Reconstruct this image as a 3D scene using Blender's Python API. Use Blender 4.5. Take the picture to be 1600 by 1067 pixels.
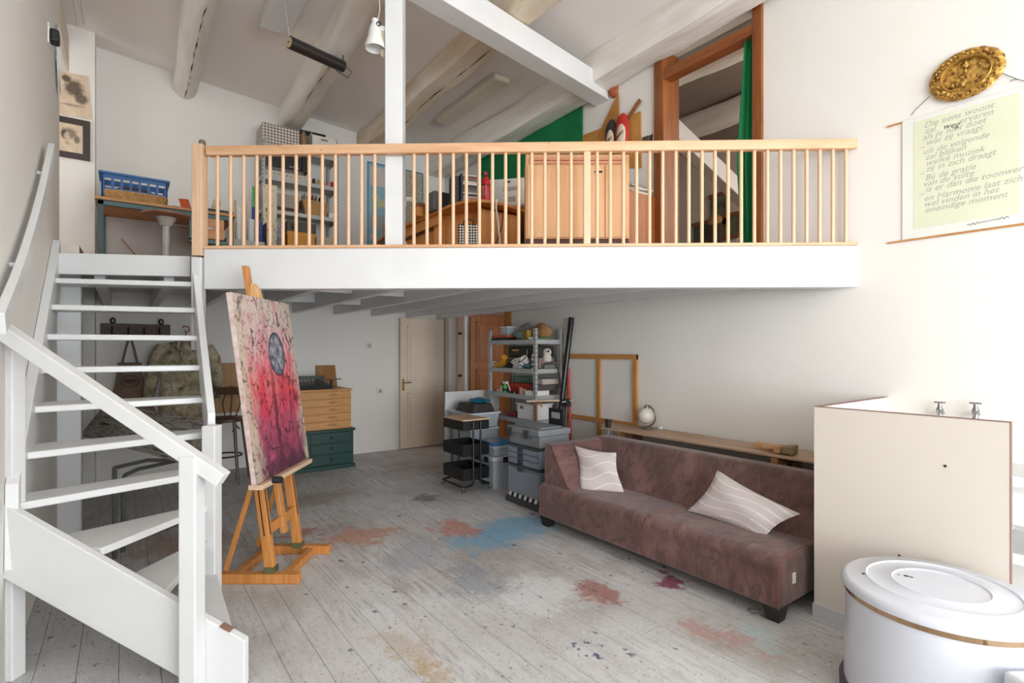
import bpy, bmesh, math, random
from mathutils import Vector, Matrix
for o in list(bpy.data.objects): bpy.data.objects.remove(o)
random.seed(7)
R = math.radians
SC = bpy.context.scene
COLL = SC.collection

# ------------------------------------------------------------------ camera
# World axes: x runs along the back wall (to the right), y runs along the right wall (away), z up.
FPX = 820.0; CXP = 800.0; CYP = 547.0; EYE = 1.5
YAW = math.atan2(606.0, 820.0)
SN, CS = math.sin(YAW), math.cos(YAW)
cam_d = bpy.data.cameras.new('camera')
cam = bpy.data.objects.new('camera', cam_d); COLL.objects.link(cam)
cam.location = (0, 0, EYE)
cam.rotation_euler = (R(90), 0, -YAW)
cam_d.sensor_width = 36.0
cam_d.lens = 36.0*FPX/1600.0
cam_d.shift_y = (CYP-533.5)/1600.0
cam_d.clip_start = 0.02
SC.camera = cam

# ------------------------------------------------------------------ world, daylight, exposure
SC.view_settings.view_transform = 'Standard'
SC.view_settings.look = 'None'
SC.view_settings.gamma = 1.0
SC.view_settings.use_curve_mapping = False
SC.view_settings.exposure = 0.57
wd = bpy.data.worlds.new('sky'); SC.world = wd; wd.use_nodes = True
bg = wd.node_tree.nodes['Background']
bg.inputs[0].default_value = (0.82, 0.91, 1.0, 1); bg.inputs[1].default_value = 1.0

def area(name, loc, rot, sx, sy, power, color):
    l = bpy.data.lights.new(name, 'AREA'); l.shape = 'RECTANGLE'; l.size = sx; l.size_y = sy
    l.energy = power; l.color = color
    o = bpy.data.objects.new(name, l); COLL.objects.link(o); o.location = loc; o.rotation_euler = rot
    return o
# daylight through the tall studio window in the wall behind the camera
area('window_daylight', (1.85, -6.85, 1.80), (R(90), 0, 0), 4.2, 3.1, 270, (0.87, 0.935, 1.0))
# daylight through the roof light over the open half of the room
area('roof_light_daylight', (1.8, -2.4, 4.5), (R(16), 0, 0), 2.2, 2.6, 22, (0.9, 0.95, 1.0))
# daylight through the window in the left wall, behind the camera
area('left_window_daylight', (-0.36, -4.9, 1.85), (0, R(-90), 0), 2.8, 3.2, 250, (0.90, 0.95, 1.0))
# warm fill light added at the unseen end of the left-hand loft bay
area('loft_bay_fill', (-1.5, 6.4, 3.75), (0, R(-90), 0), 0.9, 1.0, 6, (1.0, 0.92, 0.84))
# unseen fill lights added inside the neighbouring loft room and the hall
area('side_room_fill', (6.2, 1.0, 3.7), (R(90), 0, 0), 2.2, 1.6, 34, (1.0, 0.93, 0.84))
area('hall_fill', (5.3, 4.75, 1.5), (R(90), 0, 0), 0.9, 1.0, 7, (1.0, 0.9, 0.84))

# ------------------------------------------------------------------ points of the place
def ray(px, py):
    a = (px-CXP)/FPX; b = (CYP-py)/FPX
    return CS*a+SN, -SN*a+CS, b
def P(px, py, Y):
    d = ray(px, py); return Vector((d[0]*Y, d[1]*Y, EYE+d[2]*Y))
def PU(px, py, u):
    d = ray(px, py); return P(px, py, u/d[0])
def PV(px, py, v):
    d = ray(px, py); return P(px, py, v/d[1])
def PZ(px, py, z):
    d = ray(px, py); return P(px, py, (z-EYE)/d[2])
def PP(px, py, p, n):
    d = Vector(ray(px, py)); c = Vector((0, 0, EYE))
    return c+d*((p-c).dot(n)/d.dot(n))
def C(X, Y, z=0.0):      # view-aligned plan coordinates to world
    return Vector((CS*X+SN*Y, -SN*X+CS*Y, z))

# ------------------------------------------------------------------ materials
def lin(c):
    out = []
    for k in c[:3]:
        k = k/255.0
        out.append(k/12.92 if k <= 0.04045 else ((k+0.055)/1.055)**2.4)
    return (out[0], out[1], out[2], 1.0)
MATS = {}
def nodes_of(name):
    m = bpy.data.materials.new(name); m.use_nodes = True
    nt = m.node_tree
    return m, nt, nt.nodes['Principled BSDF']
def nn(nt, t, **kw):
    n = nt.nodes.new(t)
    for k, v in kw.items(): setattr(n, k, v)
    return n
def mixc(nt, fac, a, b, blend='MIX'):
    n = nt.nodes.new('ShaderNodeMix'); n.data_type = 'RGBA'; n.blend_type = blend
    for sock, val in ((n.inputs[0], fac), (n.inputs[6], a), (n.inputs[7], b)):
        if hasattr(val, 'is_linked'): nt.links.new(val, sock)
        else: sock.default_value = val
    return n.outputs[2]
def mth(nt, op, a, b=None, c=None, clamp=False):
    n = nt.nodes.new('ShaderNodeMath'); n.operation = op; n.use_clamp = clamp
    for i, val in enumerate((a, b, c)):
        if val is None: continue
        if hasattr(val, 'is_linked'): nt.links.new(val, n.inputs[i])
        else: n.inputs[i].default_value = val
    return n.outputs[0]
def ramp(nt, x, stops):
    n = nt.nodes.new('ShaderNodeValToRGB')
    el = n.color_ramp.elements
    while len(el) > 1: el.remove(el[-1])
    el[0].position = stops[0][0]; el[0].color = stops[0][1]
    for p, c in stops[1:]:
        e = el.new(p); e.color = c
    nt.links.new(x, n.inputs[0])
    return n.outputs[0]
def coords(nt, kind='Object', scale=(1, 1, 1), loc=(0, 0, 0), rot=(0, 0, 0)):
    if kind == 'World':
        src = nt.nodes.new('ShaderNodeNewGeometry').outputs['Position']
    else:
        src = nt.nodes.new('ShaderNodeTexCoord').outputs[kind]
    mp = nt.nodes.new('ShaderNodeMapping')
    mp.inputs['Scale'].default_value = scale; mp.inputs['Location'].default_value = loc
    mp.inputs['Rotation'].default_value = rot
    nt.links.new(src, mp.inputs[0])
    return mp.outputs[0]
def noise(nt, vec, scale, detail=4.0, rough=0.55, dist=0.0):
    n = nt.nodes.new('ShaderNodeTexNoise')
    n.inputs['Scale'].default_value = scale; n.inputs['Detail'].default_value = detail
    n.inputs['Roughness'].default_value = rough; n.inputs['Distortion'].default_value = dist
    nt.links.new(vec, n.inputs['Vector'])
    return n.outputs['Fac']
def bumpn(nt, b, h, strength, dist=0.01):
    n = nt.nodes.new('ShaderNodeBump'); n.inputs['Strength'].default_value = strength
    n.inputs['Distance'].default_value = dist
    nt.links.new(h, n.inputs['Height']); nt.links.new(n.outputs[0], b.inputs['Normal'])
def M(name, c, c2=None, scale=6.0, rough=0.6, metal=0.0, bump=0.0, stretch=(1, 1, 1), trans=0.0, alpha=1.0, kind='Object', emit=0.0, contrast=0.5, bscale=None):
    if name in MATS: return MATS[name]
    m, nt, b = nodes_of(name)
    c = lin(c)
    c2 = lin(c2) if c2 else tuple(min(1, k*0.93) for k in c[:3])+(1,)
    v = coords(nt, kind, stretch)
    f = noise(nt, v, scale)
    lo = 0.5-0.25*contrast*1.0; hi = 0.5+0.25*contrast
    r = ramp(nt, f, [(max(0.0, lo-0.1), c2), (min(1, hi+0.1), c)])
    nt.links.new(r, b.inputs['Base Color'])
    b.inputs['Roughness'].default_value = rough; b.inputs['Metallic'].default_value = metal
    b.inputs['Transmission Weight'].default_value = trans
    b.inputs['Alpha'].default_value = alpha
    if bump: bumpn(nt, b, f if not bscale else noise(nt, v, bscale), bump)
    MATS[name] = m
    return m
def wood(name, c1, c2, axis='x', scale=1.0, rough=0.5, knots=0.0):
    if name in MATS: return MATS[name]
    m, nt, b = nodes_of(name)
    st = {'x': (1.2, 14, 14), 'y': (14, 1.2, 14), 'z': (14, 14, 1.2)}[axis]
    v = coords(nt, 'Object', tuple(k*scale for k in st))
    f1 = noise(nt, v, 1.6, 6, 0.6, 0.6)
    f2 = noise(nt, coords(nt, 'Object', tuple(k*scale*4 for k in st)), 2.0, 3)
    f = mth(nt, 'ADD', mth(nt, 'MULTIPLY', f1, 0.75), mth(nt, 'MULTIPLY', f2, 0.25))
    r = ramp(nt, f, [(0.33, lin(c2)), (0.62, lin(c1))])
    if knots:
        vo = nn(nt, 'ShaderNodeTexVoronoi'); vo.inputs['Scale'].default_value = 5.5
        nt.links.new(coords(nt, 'Object', tuple(min(1.5, k) for k in st)), vo.inputs['Vector'])
        k = ramp(nt, vo.outputs['Distance'], [(0.035, (1, 1, 1, 1)), (0.075, (0, 0, 0, 1))])
        r = mixc(nt, mth(nt, 'MULTIPLY', k, knots), r, lin(tuple(x*0.62 for x in c2)))
    nt.links.new(r, b.inputs['Base Color']); b.inputs['Roughness'].default_value = rough
    bumpn(nt, b, f, 0.12, 0.004)
    MATS[name] = m
    return m

# ------------------------------------------------------------------ mesh builder
class MB:
    def __init__(s): s.v = []; s.f = []; s.uv = None
    def add(s, vs, fs):
        n = len(s.v); s.v += [Vector(p) for p in vs]; s.f += [tuple(i+n for i in f) for f in fs]; return s
    def box(s, x0, y0, z0, x1, y1, z1):
        return s.add([(x0, y0, z0), (x1, y0, z0), (x1, y1, z0), (x0, y1, z0), (x0, y0, z1), (x1, y0, z1), (x1, y1, z1), (x0, y1, z1)],
                     [(0, 3, 2, 1), (4, 5, 6, 7), (0, 1, 5, 4), (1, 2, 6, 5), (2, 3, 7, 6), (3, 0, 4, 7)])
    def obox(s, c, a, b, d):
        c, a, b, d = Vector(c), Vector(a), Vector(b), Vector(d)
        return s.add([c-a-b-d, c+a-b-d, c+a+b-d, c-a+b-d, c-a-b+d, c+a-b+d, c+a+b+d, c-a+b+d],
                     [(0, 3, 2, 1), (4, 5, 6, 7), (0, 1, 5, 4), (1, 2, 6, 5), (2, 3, 7, 6), (3, 0, 4, 7)])
    def beam(s, p0, p1, w, h, up=(0, 0, 1)):
        p0, p1 = Vector(p0), Vector(p1); d = p1-p0; up = Vector(up)
        sd = d.cross(up).normalized(); u2 = sd.cross(d).normalized()
        return s.obox((p0+p1)/2, d/2, sd*w/2, u2*h/2)
    def prism(s, poly, axis, a, b):
        def mk(p, t):
            return {'x': (t, p[0], p[1]), 'y': (p[0], t, p[1]), 'z': (p[0], p[1], t)}[axis]
        n = len(poly)
        return s.add([mk(p, a) for p in poly]+[mk(p, b) for p in poly],
                     [tuple(range(n)), tuple(range(n, 2*n))]+[(i, (i+1) % n, n+(i+1) % n, n+i) for i in range(n)])
    def slab(s, pts, t):      # polygon in space thickened by vector t
        pts = [Vector(p) for p in pts]; t = Vector(t); n = len(pts)
        return s.add(pts+[p+t for p in pts], [tuple(range(n)), tuple(range(n, 2*n))]+[(i, (i+1) % n, n+(i+1) % n, n+i) for i in range(n)])
    def cyl(s, p0, p1, r0, r1=None, n=14):
        p0, p1 = Vector(p0), Vector(p1); r1 = r0 if r1 is None else r1
        d = (p1-p0).normalized(); a = d.orthogonal().normalized(); b = d.cross(a)
        vs = []
        for p, r in ((p0, r0), (p1, r1)):
            for i in range(n):
                t = 2*math.pi*i/n; vs.append(p+a*(r*math.cos(t))+b*(r*math.sin(t)))
        return s.add(vs, [tuple(range(n)), tuple(range(n, 2*n))]+[(i, (i+1) % n, n+(i+1) % n, n+i) for i in range(n)])
    def tube(s, pts, r, n=8, closed=False):
        pts = [Vector(p) for p in pts]; m = len(pts); vs = []; a = None
        rr = r if isinstance(r, (list, tuple)) else [r]*m
        for i, p in enumerate(pts):
            if closed: d = pts[(i+1) % m]-pts[i-1]
            else: d = pts[min(i+1, m-1)]-pts[max(i-1, 0)]
            d.normalize()
            if a is None: a = d.orthogonal().normalized()
            a = (a-d*a.dot(d)).normalized(); b = d.cross(a)
            for k in range(n):
                t = 2*math.pi*k/n; vs.append(p+a*(rr[i]*math.cos(t))+b*(rr[i]*math.sin(t)))
        fs = []
        for i in range(m if closed else m-1):
            j = (i+1) % m
            for k in range(n): fs.append((i*n+k, i*n+(k+1) % n, j*n+(k+1) % n, j*n+k))
        if not closed: fs += [tuple(range(n)), tuple(range((m-1)*n, m*n))]
        return s.add(vs, fs)
    def lathe(s, prof, c=(0, 0, 0), n=24, sx=1.0, sy=1.0, caps=True):
        vs = []; c = Vector(c)
        for r, z in prof:
            for i in range(n):
                t = 2*math.pi*i/n; vs.append(c+Vector((r*sx*math.cos(t), r*sy*math.sin(t), z)))
        m = len(prof)
        fs = [(j*n+i, j*n+(i+1) % n, (j+1)*n+(i+1) % n, (j+1)*n+i) for j in range(m-1) for i in range(n)]
        if caps: fs += [tuple(range(n)), tuple(range((m-1)*n, m*n))]
        return s.add(vs, fs)
    def ball(s, c, r, n=14, m=9):
        rx, ry, rz = r if isinstance(r, (tuple, list)) else (r, r, r)
        c = Vector(c); vs = [c+Vector((0, 0, -rz))]
        for j in range(1, m):
            ph = -math.pi/2+math.pi*j/m
            for i in range(n):
                t = 2*math.pi*i/n; vs.append(c+Vector((rx*math.cos(ph)*math.cos(t), ry*math.cos(ph)*math.sin(t), rz*math.sin(ph))))
        vs.append(c+Vector((0, 0, rz)))
        fs = [(0, 1+(i+1) % n, 1+i) for i in range(n)]
        for j in range(m-2):
            for i in range(n): fs.append((1+j*n+i, 1+j*n+(i+1) % n, 1+(j+1)*n+(i+1) % n, 1+(j+1)*n+i))
        top = len(vs)-1; o = 1+(m-2)*n
        fs += [(o+i, o+(i+1) % n, top) for i in range(n)]
        return s.add(vs, fs)
    def tf(s, mat):
        s.v = [mat @ p for p in s.v]; return s
    def build(s, name, mat, parent=None, bevel=0.0, smooth=False, local=False, sub=0, seg=2, kind=None):
        vs = s.v
        if parent is not None and not local:
            inv = parent.matrix_basis.inverted() if parent.parent is None else (parent.parent.matrix_basis @ parent.matrix_basis).inverted()
            vs = [inv @ p for p in vs]
        lo = Vector([min(p[i] for p in vs) for i in range(3)]); hi = Vector([max(p[i] for p in vs) for i in range(3)])
        o0 = Vector(((lo.x+hi.x)/2, (lo.y+hi.y)/2, lo.z))
        me = bpy.data.meshes.new(name)
        me.from_pydata([p-o0 for p in vs], [], s.f)
        bm = bmesh.new(); bm.from_mesh(me)
        bmesh.ops.recalc_face_normals(bm, faces=bm.faces[:])
        bm.to_mesh(me); bm.free()
        if s.uv:
            l = me.uv_layers.new(name='UVMap')
            for poly in me.polygons:
                for li in poly.loop_indices: l.data[li].uv = s.uv[me.loops[li].vertex_index]
        o = bpy.data.objects.new(name, me); COLL.objects.link(o)
        o.location = o0
        if parent is not None: o.parent = parent
        me.materials.append(mat)
        if bevel:
            md = o.modifiers.new('edge', 'BEVEL'); md.width = bevel; md.segments = seg; md.limit_method = 'ANGLE'
        if sub:
            md = o.modifiers.new('round', 'SUBSURF'); md.levels = sub; md.render_levels = sub
        if smooth or sub:
            for p in me.polygons: p.use_smooth = True
            if not sub:
                try: me.set_sharp_from_angle(angle=R(40))
                except Exception: pass
        if kind: o['kind'] = kind
        return o
def tag(o, label, cat, group=None):
    o['label'] = label; o['category'] = cat
    if group: o['group'] = group
    return o
def thing(name, label, cat, loc=(0, 0, 0), rz=0.0, group=None):
    o = bpy.data.objects.new(name, None); COLL.objects.link(o)
    o.matrix_basis = Matrix.Translation(Vector(loc)) @ Matrix.Rotation(rz, 4, 'Z')
    o.empty_display_size = 0.1
    return tag(o, label, cat, group)
def dup(src, parent, loc=None, rot=None):
    c = src.copy(); COLL.objects.link(c); c.parent = parent
    if loc is not None: c.location = loc
    if rot is not None: c.rotation_euler = rot
    return c
def copy_thing(src, label, loc, rz=0.0, group=None):
    r = src.copy(); COLL.objects.link(r)
    r.matrix_basis = Matrix.Translation(Vector(loc)) @ Matrix.Rotation(rz, 4, 'Z')
    r['label'] = label
    if group: r['group'] = group
    for ch in list(src.children):
        c = dup(ch, r)
        for g in list(ch.children): dup(g, c)
    return r
def struct(o): o['kind'] = 'structure'; return o
def holes_wall(mb, axis, a0, a1, s0, s1, z0, z1, holes):
    """wall slab between a0..a1 on `axis`, spanning s0..s1 and z0..z1 with rectangular holes (s0,s1,z0,z1)"""
    ss = sorted({s0, s1, *[h[0] for h in holes], *[h[1] for h in holes]})
    zs = sorted({z0, z1, *[h[2] for h in holes], *[h[3] for h in holes]})
    for i in range(len(ss)-1):
        for j in range(len(zs)-1):
            cs, cz = (ss[i]+ss[i+1])/2, (zs[j]+zs[j+1])/2
            if any(h[0] < cs < h[1] and h[2] < cz < h[3] for h in holes): continue
            if axis == 'x': mb.box(a0, ss[i], zs[j], a1, ss[i+1], zs[j+1])
            else: mb.box(ss[i], a0, zs[j], ss[i+1], a1, zs[j+1])
    return mb

# ================================================================== materials in use
wall_m = M('wall_paint', (238, 234, 228), (233, 229, 222), 1.2, 0.75, bump=0.05, bscale=30)
ceil_m = M('ceiling_paint', (246, 240, 236), (240, 233, 228), 1.0, 0.8, bump=0.04, bscale=22)
hall_m = M('hall_paint', (214, 186, 172), (206, 178, 165), 1.5, 0.8)
white_m = M('white_gloss_paint', (229, 229, 229), (222, 221, 219), 3.0, 0.35, bump=0.04, bscale=40)
beam_m = M('limewashed_timber', (250, 248, 244), (228, 219, 206), 2.2, 0.7, bump=0.8, stretch=(4, 0.6, 4), bscale=5, contrast=0.8)
beam_stained_m = M('limewashed_timber_stained', (246, 240, 230), (216, 190, 150), 1.6, 0.7, bump=0.5, stretch=(3, 0.8, 3), bscale=5, contrast=0.7)
dark_m = M('dark_gap', (38, 32, 28), (28, 24, 20), 4, 0.9)
pine_m = wood('pine_rail', (226, 184, 146), (206, 154, 112), 'x', 1.0, 0.5, 0.5)
pinez_m = wood('pine_upright', (236, 200, 168), (218, 174, 138), 'z', 1.0, 0.5, 0.0)
orange_m = wood('varnished_beech', (230, 160, 86), (208, 134, 62), 'z', 0.8, 0.45)
easel_m = wood('easel_beech', (212, 146, 80), (186, 116, 56), 'z', 1.0, 0.45)
black_m = M('black_metal', (34, 33, 33), (26, 25, 25), 8, 0.42)
blackp_m = M('black_plastic', (40, 40, 42), (30, 30, 32), 9, 0.55)
chrome_m = M('chrome', (168, 168, 170), (150, 150, 152), 5, 0.18, metal=1.0)
galv_m = M('galvanised_steel', (190, 191, 189), (172, 173, 172), 9, 0.42, metal=0.12)
cream_m = M('cream_paint', (226, 212, 192), (217, 201, 180), 2.0, 0.5)
white_pl = M('white_plastic', (238, 236, 232), (230, 228, 224), 5, 0.4)
paper_m = M('paper', (238, 234, 226), (228, 222, 212), 6, 0.8)

# ---- painted, paint-stained floor boards
def floor_material():
    m, nt, b = nodes_of('painted_floor_boards')
    w = coords(nt, 'World')
    def n(scale, st=(1, 1, 1), d=5, r=0.6, dist=0.0, loc=(0, 0, 0)):
        return noise(nt, coords(nt, 'World', st, loc), scale, d, r, dist)
    base = ramp(nt, n(1.1), [(0.34, lin((176, 170, 164))), (0.46, lin((200, 198, 196))), (0.54, lin((208, 207, 206))), (0.68, lin((224, 224, 224)))])
    oi = nn(nt, 'ShaderNodeObjectInfo').outputs['Random']
    base = mixc(nt, mth(nt, 'MULTIPLY', oi, 0.12), base, lin((158, 150, 144)))
    # worn grain showing through, mostly under the loft
    gr = ramp(nt, n(3.0, (9, 0.8, 1), 6, 0.7), [(0.48, (0, 0, 0, 1)), (0.66, (1, 1, 1, 1))])
    wear = ramp(nt, n(0.8, loc=(3, 1, 0)), [(0.38, (0.1, 0.1, 0.1, 1)), (0.66, (0.8, 0.8, 0.8, 1))])
    base = mixc(nt, mth(nt, 'MULTIPLY', gr, wear), base, lin((140, 122, 108)))
    def warp(scale, amp, src, seed=0.0):
        t = nn(nt, 'ShaderNodeTexNoise'); t.inputs['Scale'].default_value = scale; t.inputs['Detail'].default_value = 4; t.inputs['Roughness'].default_value = 0.65
        nt.links.new(coords(nt, 'World', (1, 1, 1), (seed, seed, 0)), t.inputs['Vector'])
        a = nn(nt, 'ShaderNodeVectorMath', operation='MULTIPLY_ADD'); nt.links.new(t.outputs['Color'], a.inputs[0])
        a.inputs[1].default_value = (amp, amp, 0); nt.links.new(src, a.inputs[2])
        b2 = nn(nt, 'ShaderNodeVectorMath', operation='SUBTRACT'); nt.links.new(a.outputs[0], b2.inputs[0]); b2.inputs[1].default_value = (amp/2, amp/2, 0)
        return b2.outputs[0]
    ww = warp(11, 0.28, warp(2.6, 0.75, w, 3.0), 8.0)
    wf = warp(30, 0.05, w, 5.0)
    NZ = [noise(nt, coords(nt, 'World', (1.5, 0.8, 1), (1.7, 2.3, 0)), 6.5, 6, 0.72, 0.4), noise(nt, coords(nt, 'World', (1.5, 0.8, 1), (5.1, 3.3, 0)), 15, 6, 0.72, 0.4), noise(nt, coords(nt, 'World', (2.6, 0.8, 1), (3, 1, 0)), 34, 4, 0.75)]
    def stain(px, py, rx, ry, color, strength, nscale=5.0, thr=0.45, seed=0.0, rot=0.0):
        nonlocal base
        p = PZ(px, py, 0)
        mp = nn(nt, 'ShaderNodeMapping'); mp.vector_type = 'TEXTURE'
        mp.inputs['Location'].default_value = (p.x, p.y, 0); mp.inputs['Scale'].default_value = (rx*1.35, ry*1.35, 1)
        mp.inputs['Rotation'].default_value = (0, 0, rot)
        nt.links.new(ww, mp.inputs[0])
        ln = nn(nt, 'ShaderNodeVectorMath', operation='LENGTH'); nt.links.new(mp.outputs[0], ln.inputs[0])
        fall = ramp(nt, ln.outputs['Value'], [(0.25, (1, 1, 1, 1)), (1.0, (0, 0, 0, 1))])
        nz = NZ[0] if nscale < 6 else NZ[1]
        nf = NZ[2]
        k = mth(nt, 'ADD', mth(nt, 'MULTIPLY', fall, 0.55), mth(nt, 'ADD', mth(nt, 'MULTIPLY', nz, 0.75), mth(nt, 'MULTIPLY', nf, 0.45)))
        f = ramp(nt, k, [(0.57+thr*0.5, (0, 0, 0, 1)), (0.97+thr*0.5, (1, 1, 1, 1))])
        base = mixc(nt, mth(nt, 'MULTIPLY', f, strength), base, lin(color))
    stain(785, 832, 0.50, 0.34, (112, 168, 200), 0.8, 3, 0.34, 1.3)
    stain(712, 825, 0.16, 0.3, (196, 128, 108), 0.75, 5, 0.36, 2.1)
    stain(565, 838, 0.34, 0.2, (196, 140, 112), 0.8, 5, 0.36, 3.4)
    stain(480, 832, 0.2, 0.14, (170, 96, 72), 0.75, 6, 0.38, 4.4)
    stain(300, 850, 0.4, 0.5, (168, 132, 112), 0.6, 4, 0.36, 5.1)
    stain(640, 1025, 0.16, 0.30, (176, 142, 84), 0.75, 9, 0.38, 6.2)
    stain(935, 932, 0.17, 0.2, (158, 104, 96), 0.85, 9, 0.38, 7.7)
    stain(1052, 910, 0.10, 0.16, (142, 66, 92), 0.95, 8, 0.34, 8.1)
    stain(1135, 995, 0.09, 0.14, (186, 142, 132), 0.7, 9, 0.38, 8.9)
    stain(1180, 990, 0.14, 0.12, (170, 196, 192), 0.5, 4, 0.36, 9.4)
    stain(735, 905, 0.22, 0.36, (140, 146, 158), 0.6, 3, 0.36, 10.1)
    stain(650, 870, 0.3, 0.2, (158, 162, 172), 0.5, 3, 0.36, 11.4)
    stain(850, 930, 0.25, 0.3, (226, 226, 226), 0.6, 3, 0.36, 12.4)
    stain(670, 780, 0.22, 0.15, (92, 84, 76), 0.7, 7, 0.42, 13.4)
    stain(930, 1035, 0.035, 0.04, (60, 70, 98), 0.95, 14, 0.28, 14.4)
    stain(925, 1012, 0.03, 0.03, (74, 82, 106), 0.9, 14, 0.3, 15.4)
    stain(1165, 952, 0.03, 0.05, (110, 108, 98), 0.8, 14, 0.34, 15.9)
    stain(500, 780, 0.5, 0.3, (150, 142, 134), 0.6, 3, 0.36, 16.4)
    stain(600, 1000, 0.55, 0.4, (214, 212, 212), 0.5, 4, 0.38, 17.4)
    # spatter: fine dots and flecks of dark, white and red paint
    PN = [n(0.9, loc=(2, 1, 0), d=3), n(1.1, loc=(9, 6, 0), d=3)]
    def flecks(scale, size, color, strength, seed, dens):
        nonlocal base
        vo = nn(nt, 'ShaderNodeTexVoronoi'); vo.inputs['Scale'].default_value = scale
        mpf = nn(nt, 'ShaderNodeMapping'); mpf.inputs['Scale'].default_value = (1, 0.75, 1); mpf.inputs['Location'].default_value = (seed, seed*1.3, 0); nt.links.new(wf, mpf.inputs[0])
        nt.links.new(mpf.outputs[0], vo.inputs['Vector'])
        d = mth(nt, 'ADD', vo.outputs['Distance'], mth(nt, 'MULTIPLY', NZ[2], 0.25))
        k = ramp(nt, d, [(size+0.17, (1, 1, 1, 1)), (size+0.21, (0, 0, 0, 1))])
        sc = nn(nt, 'ShaderNodeSeparateColor'); nt.links.new(vo.outputs['Color'], sc.inputs[0])
        keep = mth(nt, 'LESS_THAN', sc.outputs[0], dens)
        patch = ramp(nt, PN[int(seed) % 2], [(0.36, (0.15, 0.15, 0.15, 1)), (0.55, (1, 1, 1, 1))])
        f = mth(nt, 'MULTIPLY', mth(nt, 'MULTIPLY', k, keep), patch)
        base = mixc(nt, mth(nt, 'MULTIPLY', f, strength), base, lin(color))
    flecks(9, 0.05, (66, 68, 80), 0.9, 1.0, 0.42)
    flecks(22, 0.06, (72, 66, 62), 0.85, 4.0, 0.5)
    flecks(48, 0.10, (104, 94, 86), 0.75, 9.0, 0.55)
    flecks(30, 0.05, (240, 240, 238), 0.8, 13.0, 0.2)
    flecks(17, 0.05, (150, 76, 70), 0.7, 17.0, 0.16)
    flecks(15, 0.05, (90, 140, 150), 0.6, 21.0, 0.06)
    flecks(5, 0.03, (58, 60, 76), 0.9, 25.0, 0.2)
    fine = ramp(nt, n(26, (2.4, 0.7, 1), 6, 0.75), [(0.54, (0, 0, 0, 1)), (0.68, (1, 1, 1, 1))])
    base = mixc(nt, mth(nt, 'MULTIPLY', fine, 0.45), base, lin((124, 112, 102)))
    lt = ramp(nt, n(40, (1.6, 1.0, 1), 6, 0.75, loc=(7, 2, 0)), [(0.55, (0, 0, 0, 1)), (0.66, (1, 1, 1, 1))])
    base = mixc(nt, mth(nt, 'MULTIPLY', lt, 0.45), base, lin((228, 227, 226)))
    nt.links.new(base, b.inputs['Base Color'])
    b.inputs['Roughness'].default_value = 0.55
    bumpn(nt, b, n(12, (6, 1, 1), 6, 0.7), 0.15, 0.003)
    return m
floor_m = floor_material()

# ================================================================== the setting
ZF = 2.21          # loft floor level
UR = 4.15          # right wall
VB = 7.44          # back wall
UL = -0.43         # left wall
def front_v(u): return 4.403-0.7837*(u-0.471)

# floor with its boards
fl = struct(MB().box(-1.75, -7.1, -0.12, 6.3, 8.4, -0.026).build('floor', M('sub_floor', (74, 68, 64), None, 4, 0.9)))
pw = 0.158
seedp = None
rng = random.Random(3)
row = 0; u = -1.6
while u < UR-0.02:
    w = min(pw, UR-u)
    cut = rng.uniform(-1.2, 6.2)
    segs = [(-7.0, cut), (cut, VB)] if rng.random() < 0.75 else [(-7.0, VB)]
    for a, b_ in segs:
        if seedp is None:
            seedp = MB().box(-0.5, -0.5, 0, 0.5, 0.5, 1.0).build('plank', floor_m, fl, local=True); o = seedp
        else:
            o = seedp.copy(); COLL.objects.link(o); o.parent = fl
        o.scale = (w-0.0022, b_-a-0.003, 0.026)
        o.location = Vector((u+w/2, (a+b_)/2, -0.026+rng.uniform(-0.0012, 0.0))) - fl.location
    u += pw; row += 1
hall_floor = struct(MB().box(UR, 4.6, -0.02, 6.2, 8.3, 0.0).build('floor', M('hall_floor', (150, 128, 108), (132, 112, 94), 4, 0.6)))

# walls
LO_V0, LO_V1 = 6.87, 7.36      # doorway beside the corner
BR_V0, BR_V1 = 5.62, 6.77      # second doorway, brown door
UP_V0, UP_V1 = 2.27, 3.17      # loft doorway
mb = MB()
holes_wall(mb, 'x', UR, UR+0.2, -7.0, VB+0.2, -0.1, 5.1, [(LO_V0, LO_V1, 0.0, 2.05), (BR_V0, BR_V1, 0.0, 2.09), (UP_V0, UP_V1, ZF, 4.36)])
wall_right = struct(mb.build('wall_right', wall_m))
wall_back = struct(MB().box(-0.25, VB, -0.1, UR, VB+0.2, 5.1).build('wall_back', wall_m))
struct(MB().box(-1.75, 7.12, -0.1, -0.25, VB+0.2, 5.1).build('wall_back', wall_m))
mb = MB(); holes_wall(mb, 'x', UL-0.2, UL, -7.0, 5.70, -0.1, 5.1, [(-6.5, -3.3, 0.4, 3.3)])
struct(mb.build('wall_left', wall_m))
w3 = struct(MB().box(UL-0.14, -6.5, 0.4, UL-0.06, -3.3, 0.46).build('window_3', white_m))
for v in (-6.5, -4.93, -3.36): MB().box(UL-0.14, v, 0.4, UL-0.06, v+0.06, 3.3).build('window_frame', white_m, w3)
struct(MB().box(-1.75, 5.55, -0.1, UL-0.2, 5.70, 5.1).build('wall_left', wall_m))
mb = MB(); holes_wall(mb, 'x', -1.75, -1.6, 5.70, 7.12, -0.1, 5.1, [(5.9, 6.9, 3.2, 4.3)])
struct(mb.build('wall_left', wall_m))
# plastered pier at the end of the left wall, under the loft
struct(MB().box(UL-0.06, 5.53, 0, -0.28, 5.72, ZF-0.05).build('wall_pier', white_m, bevel=0.01))
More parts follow.
